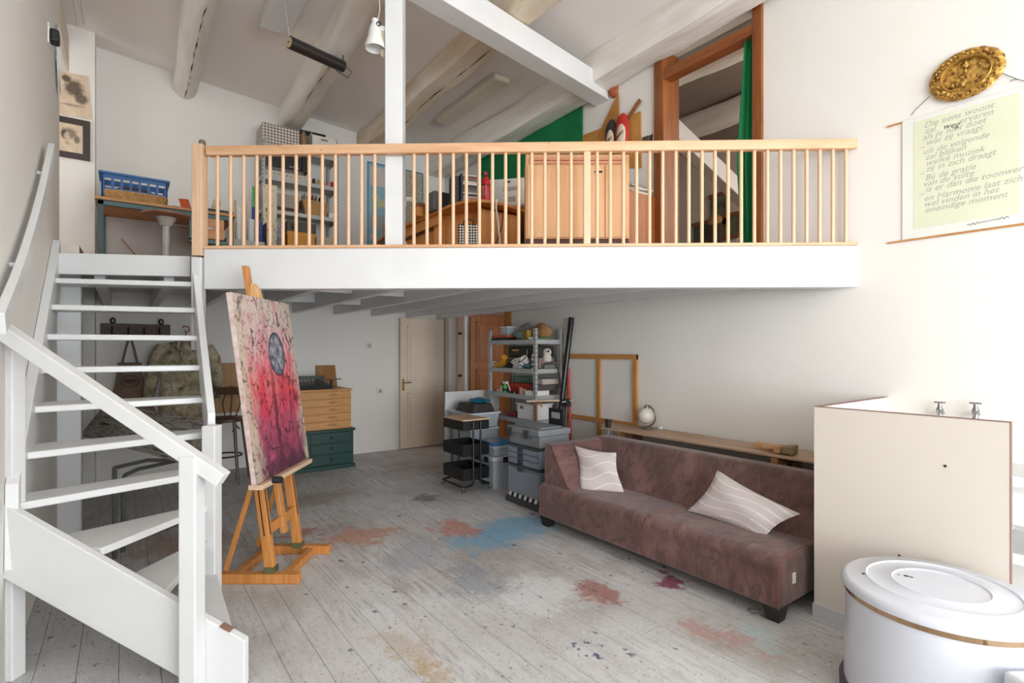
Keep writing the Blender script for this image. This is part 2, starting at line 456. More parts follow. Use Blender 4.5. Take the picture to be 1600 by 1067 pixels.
# front wall behind the camera with its tall studio window
WX0, WX1, WZ0, WZ1 = -0.25, 3.95, 0.22, 3.4
mb = MB(); holes_wall(mb, 'y', -7.2, -7.0, UL-0.2, UR+0.2, -0.1, 5.1, [(WX0, WX1, WZ0, WZ1)])
struct(mb.build('wall_front', wall_m))
win = struct(MB().box(WX0, -7.14, WZ0, WX1, -7.06, WZ0+0.06).build('window_1', white_m))
for x in (WX0, (WX0+WX1)/2-0.03, WX1-0.06):
    MB().box(x, -7.14, WZ0, x+0.06, -7.06, WZ1).build('window_frame', white_m, win)
MB().box(WX0, -7.14, WZ1-0.06, WX1, -7.06, WZ1).build('window_frame', white_m, win)
# sloping ceiling with a roof light opening in front of the loft
def cz(u): return 4.87-0.078*(u+0.25)
mb = MB()
us = [-1.75, 0.7, 2.9, UR+0.2]; vs_ = [-7.2, -3.8, -1.0, VB+0.2]
for i in range(3):
    for j in range(3):
        if i == 1 and j == 1: continue
        a, b_, c_, d_ = us[i], us[i+1], vs_[j], vs_[j+1]
        mb.slab([(a, c_, cz(a)), (b_, c_, cz(b_)), (b_, d_, cz(b_)), (a, d_, cz(a))], (0, 0, 0.12))
struct(mb.build('ceiling', ceil_m))
rl = struct(MB().box(0.66, -3.84, cz(0.7)+0.10, 0.74, -0.96, cz(0.7)+0.22).build('window_2', white_m))
MB().box(2.86, -3.84, cz(2.9)+0.1, 2.94, -0.96, cz(2.9)+0.22).build('window_frame', white_m, rl)

# old ceiling logs, parallel to the right wall
def log(name, uc, zc, ru, rz_, v0, v1, mat, seed, sq=2.6, wob=0.035, n=30, m=90):
    rg = random.Random(seed); vs = []; fs = []
    ph = [rg.uniform(0, 6.28) for _ in range(8)]
    for j in range(m):
        v = v0+(v1-v0)*j/(m-1)
        du = 0.03*math.sin(v*0.9+ph[0])+0.012*math.sin(v*3.1+ph[1]); dz = 0.025*math.sin(v*1.1+ph[2])+0.01*math.sin(v*4.3+ph[5])
        for i in range(n):
            t = 2*math.pi*i/n
            k = (abs(math.cos(t))**sq+abs(math.sin(t))**sq)**(-1/sq)
            k *= 1+wob*math.sin(3*t+v*1.7+ph[3])+wob*0.8*math.sin(5*t-v*2.9+ph[4])+0.02*math.sin(v*7.3+2*t+ph[6])+rg.uniform(-0.02, 0.02)
            vs.append((uc+du+ru*k*math.cos(t), v, zc+dz+rz_*k*math.sin(t)))
    for j in range(m-1):
        for i in range(n): fs.append((j*n+i, j*n+(i+1) % n, (j+1)*n+(i+1) % n, (j+1)*n+i))
    fs += [tuple(range(n)), tuple(range((m-1)*n, m*n))]
    o = struct(MB().add(vs, fs).build(name, mat, smooth=True))
    def surf(v, t):
        du = 0.03*math.sin(v*0.9+ph[0])+0.012*math.sin(v*3.1+ph[1]); dz = 0.025*math.sin(v*1.1+ph[2])+0.01*math.sin(v*4.3+ph[5])
        k = (abs(math.cos(t))**sq+abs(math.sin(t))**sq)**(-1/sq)
        k *= 1+wob*math.sin(3*t+v*1.7+ph[3])+wob*0.8*math.sin(5*t-v*2.9+ph[4])
        return Vector((uc+du+ru*k*math.cos(t), v, zc+dz+rz_*k*math.sin(t)))
    return o, surf
def cracks(o, surf, v0, v1, t0, t1, count, seed, wid=0.012):
    rg = random.Random(seed)
    for i in range(count):
        a = v0+(v1-v0)*i/count; L = (v1-v0)/count*rg.uniform(0.8, 1.15)
        ta = t0+(t1-t0)*i/count+rg.uniform(-0.05, 0.05); tb = t0+(t1-t0)*(i+1)/count+rg.uniform(-0.05, 0.05)
        p0, p1 = surf(a, ta), surf(a+L, tb); mid = surf(a+L/2, (ta+tb)/2)
        d = (p1-p0).normalized(); c0 = Vector((o.location.x, a, o.location.z+0.14))
        nrm = (mid-Vector((c0.x, mid.y, c0.z))).normalized(); sd = d.cross(nrm).normalized()
        w = wid*rg.uniform(0.4, 1.0)
        MB().slab([p0+nrm*0.002, mid+sd*w+nrm*0.003, p1+nrm*0.002, mid-sd*w+nrm*0.003], -nrm*0.012).build('crack', dark_m, o)
B0, s0_ = log('ceiling_beam', -0.70, 4.70, 0.13, 0.15, -7.0, 7.12, beam_m, 1)
B1, s1_ = log('ceiling_beam', 0.59, 4.66, 0.125, 0.145, -7.0, 7.44, beam_m, 2, 2.05, 0.02)
B2, s2_ = log('ceiling_beam', 1.73, 4.58, 0.135, 0.17, -7.0, 7.44, beam_m, 3, 4.0, 0.05)
B3, s3_ = log('ceiling_beam', 2.82, 4.52, 0.135, 0.135, -7.0, 7.44, beam_stained_m, 4, 9, 0.014)
B4, s4_ = log('ceiling_beam', 3.97, 4.40, 0.15, 0.165, -7.0, 7.44, beam_m, 5, 8, 0.016)
cracks(B1, s1_, 4.6, 7.4, -1.25, -1.62, 9, 11, 0.009)
cracks(B3, s3_, 4.2, 6.8, -1.2, -1.45, 6, 12, 0.008)
cracks(B2, s2_, 5.2, 6.4, -1.9, -1.8, 3, 13, 0.008)

# tie beam across the loft and the square white post that carries it
v_n = lambda u: 3.87+0.16*(u-4.15)
tb = MB()
tb.slab([(1.35, v_n(1.35), 4.16), (4.15, 3.87, 4.16), (4.15, 4.07, 4.16), (1.35, v_n(1.35)+0.2, 4.16)], (0, 0, 0.22))
struct(tb.build('tie_beam', white_m, bevel=0.008))
pc = C(-0.868, 3.905)
post = MB(); post.obox((pc.x, pc.y, (ZF+4.16)/2), Vector((CS, -SN, 0))*0.064, Vector((SN, CS, 0))*0.06, (0, 0, (4.16-ZF)/2))
struct(post.build('loft_post', white_m, bevel=0.006))

# loft floor on joists, with its white front beam
poly = [(0.45, 4.50), (4.15, 1.60), (4.15, VB), (-1.6, VB), (-1.6, 5.70), (UL, 5.70), (UL, 5.08), (0.45, 4.64)]
loft = struct(MB().prism(poly, 'z', ZF-0.05, ZF-0.012).build('floor_loft', M('loft_boards', (232, 230, 227), (222, 219, 215), 3, 0.6)))
MB().prism(poly, 'z', ZF-0.012, ZF).build('bounce_layer', wood('loft_bounce_wood', (214, 172, 128), (190, 144, 98), 'y', 0.5, 0.5), loft)  # unseen wood layer added for its warm bounce into the loft
for i, u in enumerate([0.75, 1.3, 1.85, 2.4, 2.95, 3.5, 4.03]):
    va = front_v(u)+0.13
    MB().box(u-0.035, va, 2.0, u+0.035, VB, ZF-0.05).build('joist', white_m, loft, bevel=0.006)
for u in (-0.15, 0.28):
    MB().box(u-0.035, 5.1 if u < 0 else 4.85, 2.0, u+0.035, VB, ZF-0.05).build('joist', white_m, loft, bevel=0.006)
for v in (5.1, 6.35):
    for a, b_ in ((0.79, 1.26), (1.34, 1.81), (1.89, 2.36)):
        MB().box(a, v, 2.06, b_, v+0.05, ZF-0.05).build('bridging', white_m, loft)
FL, FR = C(-2.245, 3.82), C(2.44, 3.69)
fd = (FR-FL).normalized(); fn = Vector((-fd.y, fd.x, 0))
fas = MB().slab([FL+Vector((0, 0, 1.944)), FR+Vector((0, 0, 1.944)), FR+fn*0.11+Vector((0, 0, 1.944)), FL+fn*0.11+Vector((0, 0, 1.944))], (0, 0, 0.293))
struct(fas.build('trim_1', white_m, bevel=0.006))

# doors below the loft ------------------------------------------------------------
def panel_door(name, w, h, mat, handle_side, panels, t=0.04):
    o = struct(MB().box(-w/2, -t/2, 0, w/2, t/2, h).build(name, mat, bevel=0.004))
    for (x0, z0, x1, z1) in panels:
        for s in (-1, 1):
            f = MB()
            y = s*t/2
            for a in ((x0, z0, x1, z0+0.02), (x0, z1-0.02, x1, z1), (x0, z0, x0+0.02, z1), (x1-0.02, z0, x1, z1)):
                f.box(a[0], min(y, y+s*0.010), a[1], a[2], max(y, y+s*0.010), a[3])
            f.build('panel_moulding', mat, o, local=True, bevel=0.003)
            MB().box(x0+0.05, min(y, y+s*0.006), z0+0.05, x1-0.05, max(y, y+s*0.006), z1-0.05).build('panel', mat, o, local=True, bevel=0.004)
    return o
dw = 0.74
d1 = panel_door('door_1', dw, 1.98, cream_m, -1, [(-0.26, 1.02, 0.26, 1.86), (-0.26, 0.16, 0.26, 0.84)])
d1.location = (UR-0.06-dw/2, VB-0.06, 0.008); d1['label'] = 'cream panelled door standing open flat against the back wall'
brass_m = M('brass', (206, 160, 84), (180, 132, 62), 6, 0.3, metal=0.9)
MB().box(-0.345, -0.027, 0.88, -0.31, -0.02, 1.06).build('lock_plate', brass_m, d1, local=True)
h = MB().cyl((-0.327, -0.026, 1.0), (-0.327, -0.07, 1.0), 0.008, n=8); h.cyl((-0.33, -0.066, 1.0), (-0.21, -0.066, 1.0), 0.008, n=8)
h.build('handle', chrome_m, d1, local=True, smooth=True)
brown_m = wood('brown_door_wood', (160, 104, 48), (128, 76, 30), 'z', 0.7, 0.45)
d2 = panel_door('door_2', 0.74, 2.02, brown_m, 1, [(-0.27, 1.32, 0.27, 1.92), (-0.27, 0.72, 0.27, 1.2), (-0.27, 0.12, 0.27, 0.6)])
d2.location = (UR+0.04+0.37, BR_V1-0.03, 0.01); d2['label'] = 'brown stained panelled door standing open behind the steel shelf rack'
tr = MB()
for v in (LO_V0-0.06, LO_V1): tr.box(UR-0.02, v, 0, UR+0.03, v+0.06, 2.09)
tr.box(UR-0.02, LO_V0-0.06, 2.05, UR+0.03, LO_V1+0.06, 2.11)
struct(tr.build('trim_2', cream_m, bevel=0.004))
jamb_or = wood('orange_jamb_wood', (198, 132, 62), (172, 104, 44), 'z', 0.8, 0.45)
struct(MB().box(UR-0.025, BR_V1, 0, UR+0.05, BR_V1+0.04, 2.1).build('trim_3', white_m, bevel=0.004))
struct(MB().box(UR-0.02, BR_V0, 0, UR+0.2, BR_V0+0.16, 2.08).build('trim_3', jamb_or, bevel=0.004))
# hall behind the doors
hb = MB(); hb.box(6.0, 4.6, 0, 6.1, 8.3, 2.3); hb.box(UR+0.2, 4.6, 0, 6.0, 4.7, 2.3); hb.box(UR+0.2, 8.2, 0, 6.0, 8.3, 2.3); hb.box(UR, 4.6, 2.14, 6.1, 8.3, 2.2)
struct(hb.build('wall_hall', hall_m))
pf = thing('picture_frame', 'black picture frame hanging on the pink hall wall beyond the doorway', 'picture frame', (5.0, 8.19, 1.0))
f = MB()
for a in ((4.66, 1.02, 5.14, 1.06), (4.66, 1.78, 5.14, 1.82), (4.66, 1.06, 4.70, 1.78), (5.10, 1.06, 5.14, 1.78)): f.box(a[0], 8.17, a[1], a[2], 8.2, a[3])
f.build('frame', black_m, pf)
MB().box(4.70, 8.188, 1.06, 5.10, 8.198, 1.78).build('picture', M('pale_print', (214, 200, 190), None, 3, 0.6), pf)

# neighbouring loft room seen through the loft doorway --------------------------------
nb = MB(); sm = M('side_room_paint', (222, 212, 198), (210, 198, 184), 2, 0.8)
nb.box(7.6, 0.8, ZF-0.1, 7.7, 9.0, 4.9); nb.box(UR+0.2, 8.4, ZF-0.1, 7.6, 8.5, 4.9); nb.box(UR+0.2, 0.7, ZF-0.1, 7.7, 0.8, 4.9)
struct(nb.build('wall_side_room', sm))
struct(MB().box(UR+0.2, 0.7, 2.22-0.02, 7.7, 8.5, ZF).build('floor_side_room', M('side_room_floor', (140, 110, 84), None, 3, 0.6)))
struct(MB().box(UR+0.2, 0.7, 4.75, 7.7, 8.5, 4.85).build('ceiling_side_room', M('side_room_ceiling', (150, 136, 126), (136, 122, 112), 2, 0.8)))
log('ceiling_beam', 5.05, 4.62, 0.13, 0.15, 0.8, 8.4, beam_m, 21, 4.0, 0.015)
log('ceiling_beam', 6.35, 4.62, 0.13, 0.15, 0.8, 8.4, beam_m, 22, 4.0, 0.015)
a, b_ = PU(1030, 183, 5.0), PU(1185, 330, 6.6)
struct(MB().beam(a, b_, 0.16, 0.2).build('brace_beam', white_m, bevel=0.01))

# loft doorway frame with its transom
frame_m = wood('mahogany_frame', (150, 88, 40), (112, 58, 24), 'z', 0.8, 0.35)
df = struct(MB().box(UR-0.03, UP_V1-0.012, ZF, UR+0.22, UP_V1+0.10, 4.36).build('trim_4', frame_m, bevel=0.006))
MB().box(UR-0.03, UP_V0-0.07, ZF, UR+0.22, UP_V0+0.012, 4.36).build('jamb', frame_m, df, bevel=0.006)
MB().box(UR-0.025, UP_V0, 4.08, UR+0.1, UP_V1, 4.17).build('transom_bar', wood('mahogany_bar', (156, 90, 42), (118, 62, 28), 'y', 0.8, 0.35), df, bevel=0.006)
gl, gnt, gb = nodes_of('window_glass')
gb.inputs['Base Color'].default_value = (0.95, 0.97, 0.96, 1); gb.inputs['Roughness'].default_value = 0.02
gb.inputs['Transmission Weight'].default_value = 1.0; gb.inputs['IOR'].default_value = 1.05
MB().box(UR+0.03, UP_V0, 4.17, UR+0.036, UP_V1, 4.36).build('transom_pane', gl, df)

# skirting along the back wall
struct(MB().box(-0.25, VB-0.012, 0, 3.35, VB, 0.05).build('baseboard_back', wall_m))

# ================================================================== staircase
st = thing('staircase', 'white open winder staircase climbing along the left wall to the loft', 'staircase', (0.0, 3.6, 0))
NW = C(-1.76, 3.08)
nose_l = [5.06, 4.80, 4.56, 4.32, 4.06, 3.76, 3.47]
nose_r = [4.63, 4.47, 4.32, 4.17, 4.02, 3.85, 3.68]
TL, TR_ = -0.385, 0.405
def tread(poly, ztop, t=0.036):
    MB().slab([(p[0], p[1], ztop-t) for p in poly], (0, 0, t)).build('tread', white_m, st, bevel=0.007)
for k in range(1, 7):
    tread([(TL, nose_l[k]), (TR_, nose_r[k]), (TR_, nose_r[k-1]+0.02), (TL, nose_l[k-1]+0.02)], 2.2-0.2*k)
S = [C(-2.262, 2.39), C(-1.865, 2.385), C(-1.577, 2.38), C(-1.25, 2.375)]
N = Vector((NW.x-0.03, NW.y-0.03, 0))
tread([(TL, nose_l[6]+0.02), (S[0].x, S[0].y), (N.x, N.y), (TR_-0.02, nose_r[6]+0.0)], 0.8)
tread([(S[0].x, S[0].y+0.05), (S[1].x, S[1].y), (N.x, N.y-0.01), (N.x-0.02, N.y+0.05)], 0.6)
tread([(S[1].x-0.03, S[1].y+0.02), (S[2].x, S[2].y), (N.x+0.01, N.y-0.02), (N.x-0.02, N.y+0.04)], 0.4)
tread([(S[2].x-0.03, S[2].y+0.02), (S[3].x, S[3].y), (N.x+0.05, N.y+0.0), (N.x-0.01, N.y+0.05)], 0.2)
# stringers
MB().prism([(5.15, 2.32), (3.22, 0.90), (3.20, 0.52), (3.30, 0.52), (5.15, 1.92)], 'x', UL+0.002, TL+0.004).build('wall_stringer', white_m, st, bevel=0.005)
MB().prism([(3.60, 1.12), (3.60, 0.80), (4.55, 1.88), (4.55, 2.20)], 'x', 0.40, 0.442).build('inner_stringer', white_m, st, bevel=0.005)
def xz(pts, y0, y1):
    mb = MB(); mb.slab([C(x, y0, z) for x, z in pts], C(0, y1-y0, 0)); return mb
xz([(-2.27, 0.815), (-1.19, 0.206), (-1.19, 0.0), (-1.405, 0.0), (-2.27, 0.487)], 2.335, 2.375).build('front_stringer', white_m, st, bevel=0.005)
def cpost(x0, x1, y0, y1, z0, z1, name):
    mb = MB(); mb.slab([C(x0, y0, z0), C(x1, y0, z0), C(x1, y1, z0), C(x0, y1, z0)], (0, 0, z1-z0)); return mb.build(name, white_m, st, bevel=0.006)
cpost(-2.325, -2.258, 2.37, 2.44, 0, 1.56, 'newel_post')
cpost(-1.435, -1.362, 2.255, 2.334, 0, 1.04, 'newel_post')
cpost(-1.80, -1.722, 3.04, 3.118, 0, 1.06, 'newel_post')
cpost(-2.325, -2.255, 3.80, 3.87, 1.50, 2.175, 'newel_post')
MB().slab([(UL, 5.06, 2.055), (0.40, 4.63, 2.055), (0.42, 4.665, 2.055), (UL, 5.10, 2.055)], (0, 0, 0.155)).build('landing_fascia', white_m, st, bevel=0.006)
MB().beam(C(-2.30, 2.295, 1.635), C(-1.262, 2.295, 0.935), 0.06, 0.064).build('handrail', white_m, st, bevel=0.005)
chip = M('bare_wood_chip', (150, 118, 96), (128, 98, 78), 12, 0.8)
MB().slab([C(-1.30, 2.33, 0.2705), C(-1.255, 2.33, 0.2455), C(-1.255, 2.372, 0.2455), C(-1.30, 2.372, 0.2705)], (0, 0, 0.002)).build('paint_chip', chip, st)
# wall handrail: curved white board
hp = [(0, 506), (22, 451), (35, 415), (47, 376), (55, 348), (62, 320), (68, 296), (73, 272), (77, 252), (81, 234)]
pts = [PU(x, y, UL+0.045) for x, y in hp]
mb = MB(); n = len(pts); vs = []
for i, p in enumerate(pts):
    d = (pts[min(i+1, n-1)]-pts[max(i-1, 0)]).normalized(); up = Vector((1, 0, 0)).cross(d).normalized()
    if up.z < 0: up = -up
    hh = 0.045
    for a, b2 in ((-0.016, -hh), (0.016, -hh), (0.016, hh), (-0.016, hh)): vs.append(p+Vector((a, 0, 0))+up*b2)
fs = [(i*4+k, i*4+(k+1) % 4, i*4+4+(k+1) % 4, i*4+4+k) for i in range(n-1) for k in range(4)]+[(0, 1, 2, 3), tuple(range(4*n-4, 4*n))]
wh = thing('wall_handrail', 'curved white wooden handrail on the left wall above the stairs', 'handrail', (UL+0.04, 3.6, 1.5))
mb.add(vs, fs).build('rail_board', white_m, wh, bevel=0.004)
for q in (2, 7):
    MB().cyl(pts[q], Vector((UL+0.001, pts[q].y, pts[q].z)), 0.012, n=8).build('bracket', white_m, wh)

# ================================================================== loft railing
RL, RR = C(-2.25, 3.845), C(2.44, 3.715)
rd = (RR-RL).normalized(); rn = Vector((-rd.y, rd.x, 0)); Lr = (RR-RL).length
rot = math.atan2(rd.y, rd.x)
rail = thing('loft_railing', 'pine railing with round balusters along the loft edge', 'railing', (RL.x, RL.y, 2.237), rot)
MB().box(0, -0.035, 0, Lr-0.01, 0.035, 0.022).build('bottom_rail', pine_m, rail, local=True, bevel=0.004)
MB().box(0.02, -0.03, 0.682, Lr-0.005, 0.03, 0.752).build('top_rail', pine_m, rail, local=True, bevel=0.008)
MB().box(-0.075, -0.04, -0.05, 0.0, 0.04, 0.765).build('newel_post', pinez_m, rail, local=True, bevel=0.005)
MB().lathe([(0.0, 0.0), (0.024, 0.0), (0.024, 0.022), (0.018, 0.035), (0.0, 0.04)], (-0.02, 0.0, 0.765), 14).build('newel_cap', M('dark_cap', (120, 104, 92), None, 5, 0.5), rail, local=True, smooth=True)
xs_px = [340+20.45*i for i in range(49)]
b0 = None
for x in xs_px:
    if 594 < x < 634 or 905 < x < 930 or x > 1330: continue
    t = (PP(x, 300, RL, rn)-RL).dot(rd)
    if b0 is None:
        b0 = MB().cyl((t, 0, 0.018), (t, 0, 0.69), 0.0125, n=12).build('baluster', pinez_m, rail, smooth=True, local=True); bz = b0.location.z
    else: dup(b0, rail, (t, 0, bz))
t = (PP(917, 300, RL, rn)-RL).dot(rd)
MB().box(t-0.024, -0.02, 0.02, t+0.024, 0.02, 0.70).build('middle_post', pinez_m, rail, local=True, bevel=0.003)

# ================================================================== easel with painting
# easel frame is built in view-aligned plan coordinates (X right, Y away), then turned into the room
def CB(fn): return fn
er = -YAW
eo = C(-1.6, 3.6)
ea = thing('easel', 'tall beech studio easel carrying the red painting', 'easel', (eo.x, eo.y, 0), er)
def L(X, Y, z): return Vector((X+1.6, Y-3.6, z))
for (x0, x1, y) in ((-1.90, -1.37, 3.39), (-1.86, -1.345, 3.88)):
    MB().box(x0+1.6, y-3.6-0.03, 0.0, x1+1.6, y-3.6+0.03, 0.062).build('runner', easel_m, ea, local=True, bevel=0.005)
for x in (-1.80, -1.47):
    MB().box(x+1.6-0.025, 3.42-3.6, 0.004, x+1.6+0.025, 3.85-3.6, 0.055).build('cross_bar', easel_m, ea, local=True, bevel=0.004)
LEAN = 0.16/1.2
for y in (3.41, 3.84):
    MB().beam(L(-1.565, y, 0.062), L(-1.565-LEAN*0.72, y, 0.78), 0.052, 0.058, (1, 0, 0)).build('upright', easel_m, ea, local=True, bevel=0.004)
    MB().beam(L(-1.5352-LEAN*0.24, y, 0.30), L(-1.5352-LEAN*0.62, y, 0.68), 0.008, 0.004, (1, 0, 0)).build('slot', dark_m, ea, local=True)
    if y < 3.6: MB().beam(L(-1.565-LEAN*0.24, y-0.0262, 0.30), L(-1.565-LEAN*0.62, y-0.0262, 0.68), 0.001, 0.008, (1, 0, 0)).build('slot', dark_m, ea, local=True)
    MB().box(-1.565+1.6-0.032, y-3.6-0.034, 0.06, -1.565+1.6+0.034, y-3.6+0.034, 0.10).build('foot_bracket', M('bracket_green', (120, 120, 84), None, 5, 0.4, metal=0.4), ea, local=True)
    MB().beam(L(-1.66, y, 0.72), L(-1.86, y, 0.07), 0.018, 0.03, (1, 0, 0)).build('rear_strut', easel_m, ea, local=True, bevel=0.003)
MB().beam(L(-1.59, 3.43, 0.33), L(-1.59, 3.82, 0.33), 0.025, 0.07).build('cross_rail', easel_m, ea, local=True, bevel=0.004)
MB().beam(L(-1.575, 3.63, 0.24), L(-1.575-LEAN*1.84-0.02, 3.63, 2.08), 0.06, 0.03, (1, 0, 0)).build('mast', easel_m, ea, local=True, bevel=0.004)
MB().beam(L(-1.60, 3.66, 0.36), L(-1.83, 3.84, 0.07), 0.018, 0.03).build('brace', easel_m, ea, local=True, bevel=0.003)
tl = MB(); tl.beam(L(-1.575, 3.22, 0.655), L(-1.575, 4.02, 0.655), 0.09, 0.03)
tl.build('canvas_ledge', wood('ledge_wood', (226, 196, 168), (206, 170, 138), 'y', 1, 0.5), ea, local=True, bevel=0.003)
kn = MB().cyl(L(-1.53, 3.36, 0.67), L(-1.475, 3.36, 0.67), 0.022, n=12); kn.build('clamp_knob', blackp_m, ea, local=True, smooth=True)
mb = MB().prism([(0, 0), (0.075, 0), (0.05, 0.09), (0.02, 0.13), (0, 0.13)], 'y', -0.03, 0.03)
mb.tf(Matrix.Translation(L(-1.80, 3.63, 1.83)))
mb.build('top_clamp', wood('clamp_wood', (226, 178, 124), (204, 150, 94), 'z', 1, 0.5), ea, local=True, bevel=0.004)
# painting
def painting_material():
    m, nt, b = nodes_of('crackled_painting')
    v = coords(nt, 'UV')
    sep = nn(nt, 'ShaderNodeSeparateXYZ'); nt.links.new(v, sep.inputs[0])
    U_, V_ = sep.outputs[0], sep.outputs[1]
    n1 = noise(nt, coords(nt, 'UV', (3, 2, 1)), 2.2, 5, 0.6)
    vv = mth(nt, 'ADD', V_, mth(nt, 'MULTIPLY', mth(nt, 'SUBTRACT', n1, 0.5), 0.34))
    body = ramp(nt, vv, [(0.02, lin((84, 44, 64))), (0.14, lin((136, 62, 92))), (0.28, lin((182, 78, 104))), (0.40, lin((206, 62, 82))), (0.52, lin((218, 74, 84))), (0.62, lin((216, 122, 132))), (0.74, lin((208, 168, 168))), (0.92, lin((202, 186, 172)))])
    n2 = noise(nt, coords(nt, 'UV', (16, 2.2, 1)), 1.5, 6, 0.65)
    body = mixc(nt, mth(nt, 'MULTIPLY', ramp(nt, n2, [(0.50, (0, 0, 0, 1)), (0.72, (0.6, 0.6, 0.6, 1))]), ramp(nt, V_, [(0.25, (0.15, 0.15, 0.15, 1)), (0.7, (1, 1, 1, 1))])), body, lin((226, 212, 200)), 'MIX')
    n5 = noise(nt, coords(nt, 'UV', (4, 6, 1), (3, 1, 0)), 2.0, 6, 0.7)
    body = mixc(nt, ramp(nt, n5, [(0.5, (0, 0, 0, 1)), (0.70, (0.75, 0.75, 0.75, 1))]), body, lin((202, 92, 118)))
    # bare edges left and right
    uu = mth(nt, 'ADD', U_, mth(nt, 'MULTIPLY', mth(nt, 'SUBTRACT', noise(nt, coords(nt, 'UV', (6, 3, 1)), 2, 5), 0.5), 0.35))
    edge = ramp(nt, uu, [(0.05, (1, 1, 1, 1)), (0.20, (0, 0, 0, 1)), (0.86, (0, 0, 0, 1)), (0.99, (1, 1, 1, 1))])
    body = mixc(nt, mth(nt, 'MULTIPLY', edge, 0.85), body, lin((202, 186, 166)))
    # cracks
    for sc_, st_, w_, k_, seed, g0 in ((4.2, (1.9, 1.6, 1), 0.04, 0.85, 0.0, 0.45), (7.5, (1.6, 1.3, 1), 0.035, 0.7, 2.0, 0.48), (18, (1.2, 1.0, 1), 0.04, 0.45, 4.0, 0.52)):
        vo = nn(nt, 'ShaderNodeTexVoronoi'); vo.feature = 'DISTANCE_TO_EDGE'; vo.inputs['Scale'].default_value = sc_; vo.inputs['Randomness'].default_value = 0.72
        wv = coords(nt, 'UV', st_, (seed, seed, 0))
        nzz = nn(nt, 'ShaderNodeTexNoise'); nzz.inputs['Scale'].default_value = 16; nt.links.new(wv, nzz.inputs['Vector'])
        addv = nn(nt, 'ShaderNodeVectorMath', operation='MULTIPLY_ADD'); nt.links.new(nzz.outputs['Color'], addv.inputs[0])
        addv.inputs[1].default_value = (0.12, 0.12, 0); nt.links.new(wv, addv.inputs[2])
        nt.links.new(addv.outputs[0], vo.inputs['Vector'])
        cr = ramp(nt, vo.outputs['Distance'], [(w_*0.35, (1, 1, 1, 1)), (w_*1.2, (0, 0, 0, 1))])
        gate = ramp(nt, noise(nt, coords(nt, 'UV', (3, 5, 1), (seed*3, 1, 0)), 2.6, 4), [(g0, (0, 0, 0, 1)), (g0+0.10, (1, 1, 1, 1))])
        body = mixc(nt, mth(nt, 'MULTIPLY', mth(nt, 'MULTIPLY', cr, gate), k_), body, lin((74, 46, 42)))
    blot = ramp(nt, noise(nt, coords(nt, 'UV', (5, 7, 1), (9, 4, 0)), 2.3, 7, 0.75), [(0.58, (0, 0, 0, 1)), (0.66, (0.8, 0.8, 0.8, 1))])
    body = mixc(nt, blot, body, lin((84, 54, 50)))
    # long dark fissure
    fx = mth(nt, 'ADD', U_, mth(nt, 'MULTIPLY', mth(nt, 'SUBTRACT', noise(nt, coords(nt, 'UV', (1, 4, 1)), 3), 0.5), 0.12))
    fis = ramp(nt, mth(nt, 'ABSOLUTE', mth(nt, 'SUBTRACT', fx, 0.47)), [(0.012, (0.85, 0.85, 0.85, 1)), (0.04, (0, 0, 0, 1))])
    body = mixc(nt, mth(nt, 'MULTIPLY', fis, ramp(nt, V_, [(0.3, (1, 1, 1, 1)), (0.75, (0.25, 0.25, 0.25, 1))])), body, lin((96, 44, 54)))
    # grey oval
    mp = nn(nt, 'ShaderNodeMapping'); mp.vector_type = 'TEXTURE'
    mp.inputs['Location'].default_value = (0.62, 0.675, 0); mp.inputs['Scale'].default_value = (0.15, 0.135, 1)
    nt.links.new(v, mp.inputs[0])
    ln = nn(nt, 'ShaderNodeVectorMath', operation='LENGTH'); nt.links.new(mp.outputs[0], ln.inputs[0])
    ov = ramp(nt, ln.outputs['Value'], [(0.94, (1, 1, 1, 1)), (1.0, (0, 0, 0, 1))])
    ovc = ramp(nt, noise(nt, coords(nt, 'UV', (7, 9, 1)), 2.0, 5), [(0.35, lin((74, 76, 92))), (0.5, lin((128, 128, 140))), (0.68, lin((176, 168, 168)))])
    rim = ramp(nt, ln.outputs['Value'], [(0.80, (0, 0, 0, 1)), (0.93, (1, 1, 1, 1))])
    ovc = mixc(nt, rim, ovc, lin((62, 62, 74)))
    body = mixc(nt, ov, body, ovc)
    nt.links.new(body, b.inputs['Base Color']); b.inputs['Roughness'].default_value = 0.5
    bumpn(nt, b, n2, 0.2, 0.004)
    return m
pm = thing('painting', 'tall crackled red and pink painting with a grey oval on the easel', 'painting', (eo.x, eo.y, 0.66), er)
W_, H_ = 0.83, 1.19
def LP(y, s, off):     # s along the lean, off towards the viewer's right
    nx = Vector((1, 0, LEAN)).normalized(); up = Vector((-LEAN, 0, 1)).normalized()
    return Vector((1.6-1.59+0.0, y-3.6, 0.012))+up*s+nx*off
y0, y1 = 3.205, 4.035
mb = MB(); mb.add([LP(y0, 0, 0.0), LP(y1, 0, 0.0), LP(y1, H_, 0.0), LP(y0, H_, 0.0), LP(y0, 0, 0.028), LP(y1, 0, 0.028), LP(y1, H_, 0.028), LP(y0, H_, 0.028)],
                  [(0, 3, 2, 1), (0, 1, 5, 4), (1, 2, 6, 5), (2, 3, 7, 6), (3, 0, 4, 7)])
mb.build('canvas_edge', M('painted_canvas_edge', (236, 222, 214), (178, 142, 134), 14, 0.7, stretch=(1, 1, 1.4), contrast=0.9), pm, local=True)
mb = MB(); mb.add([LP(y0, 0, 0.0282), LP(y1, 0, 0.0282), LP(y1, H_, 0.0282), LP(y0, H_, 0.0282), LP(y0+0.002, 0.002, 0.03), LP(y1-0.002, 0.002, 0.03), LP(y1-0.002, H_-0.002, 0.03), LP(y0+0.002, H_-0.002, 0.03)],
                  [(4, 5, 6, 7), (0, 1, 5, 4), (1, 2, 6, 5), (2, 3, 7, 6), (3, 0, 4, 7)])
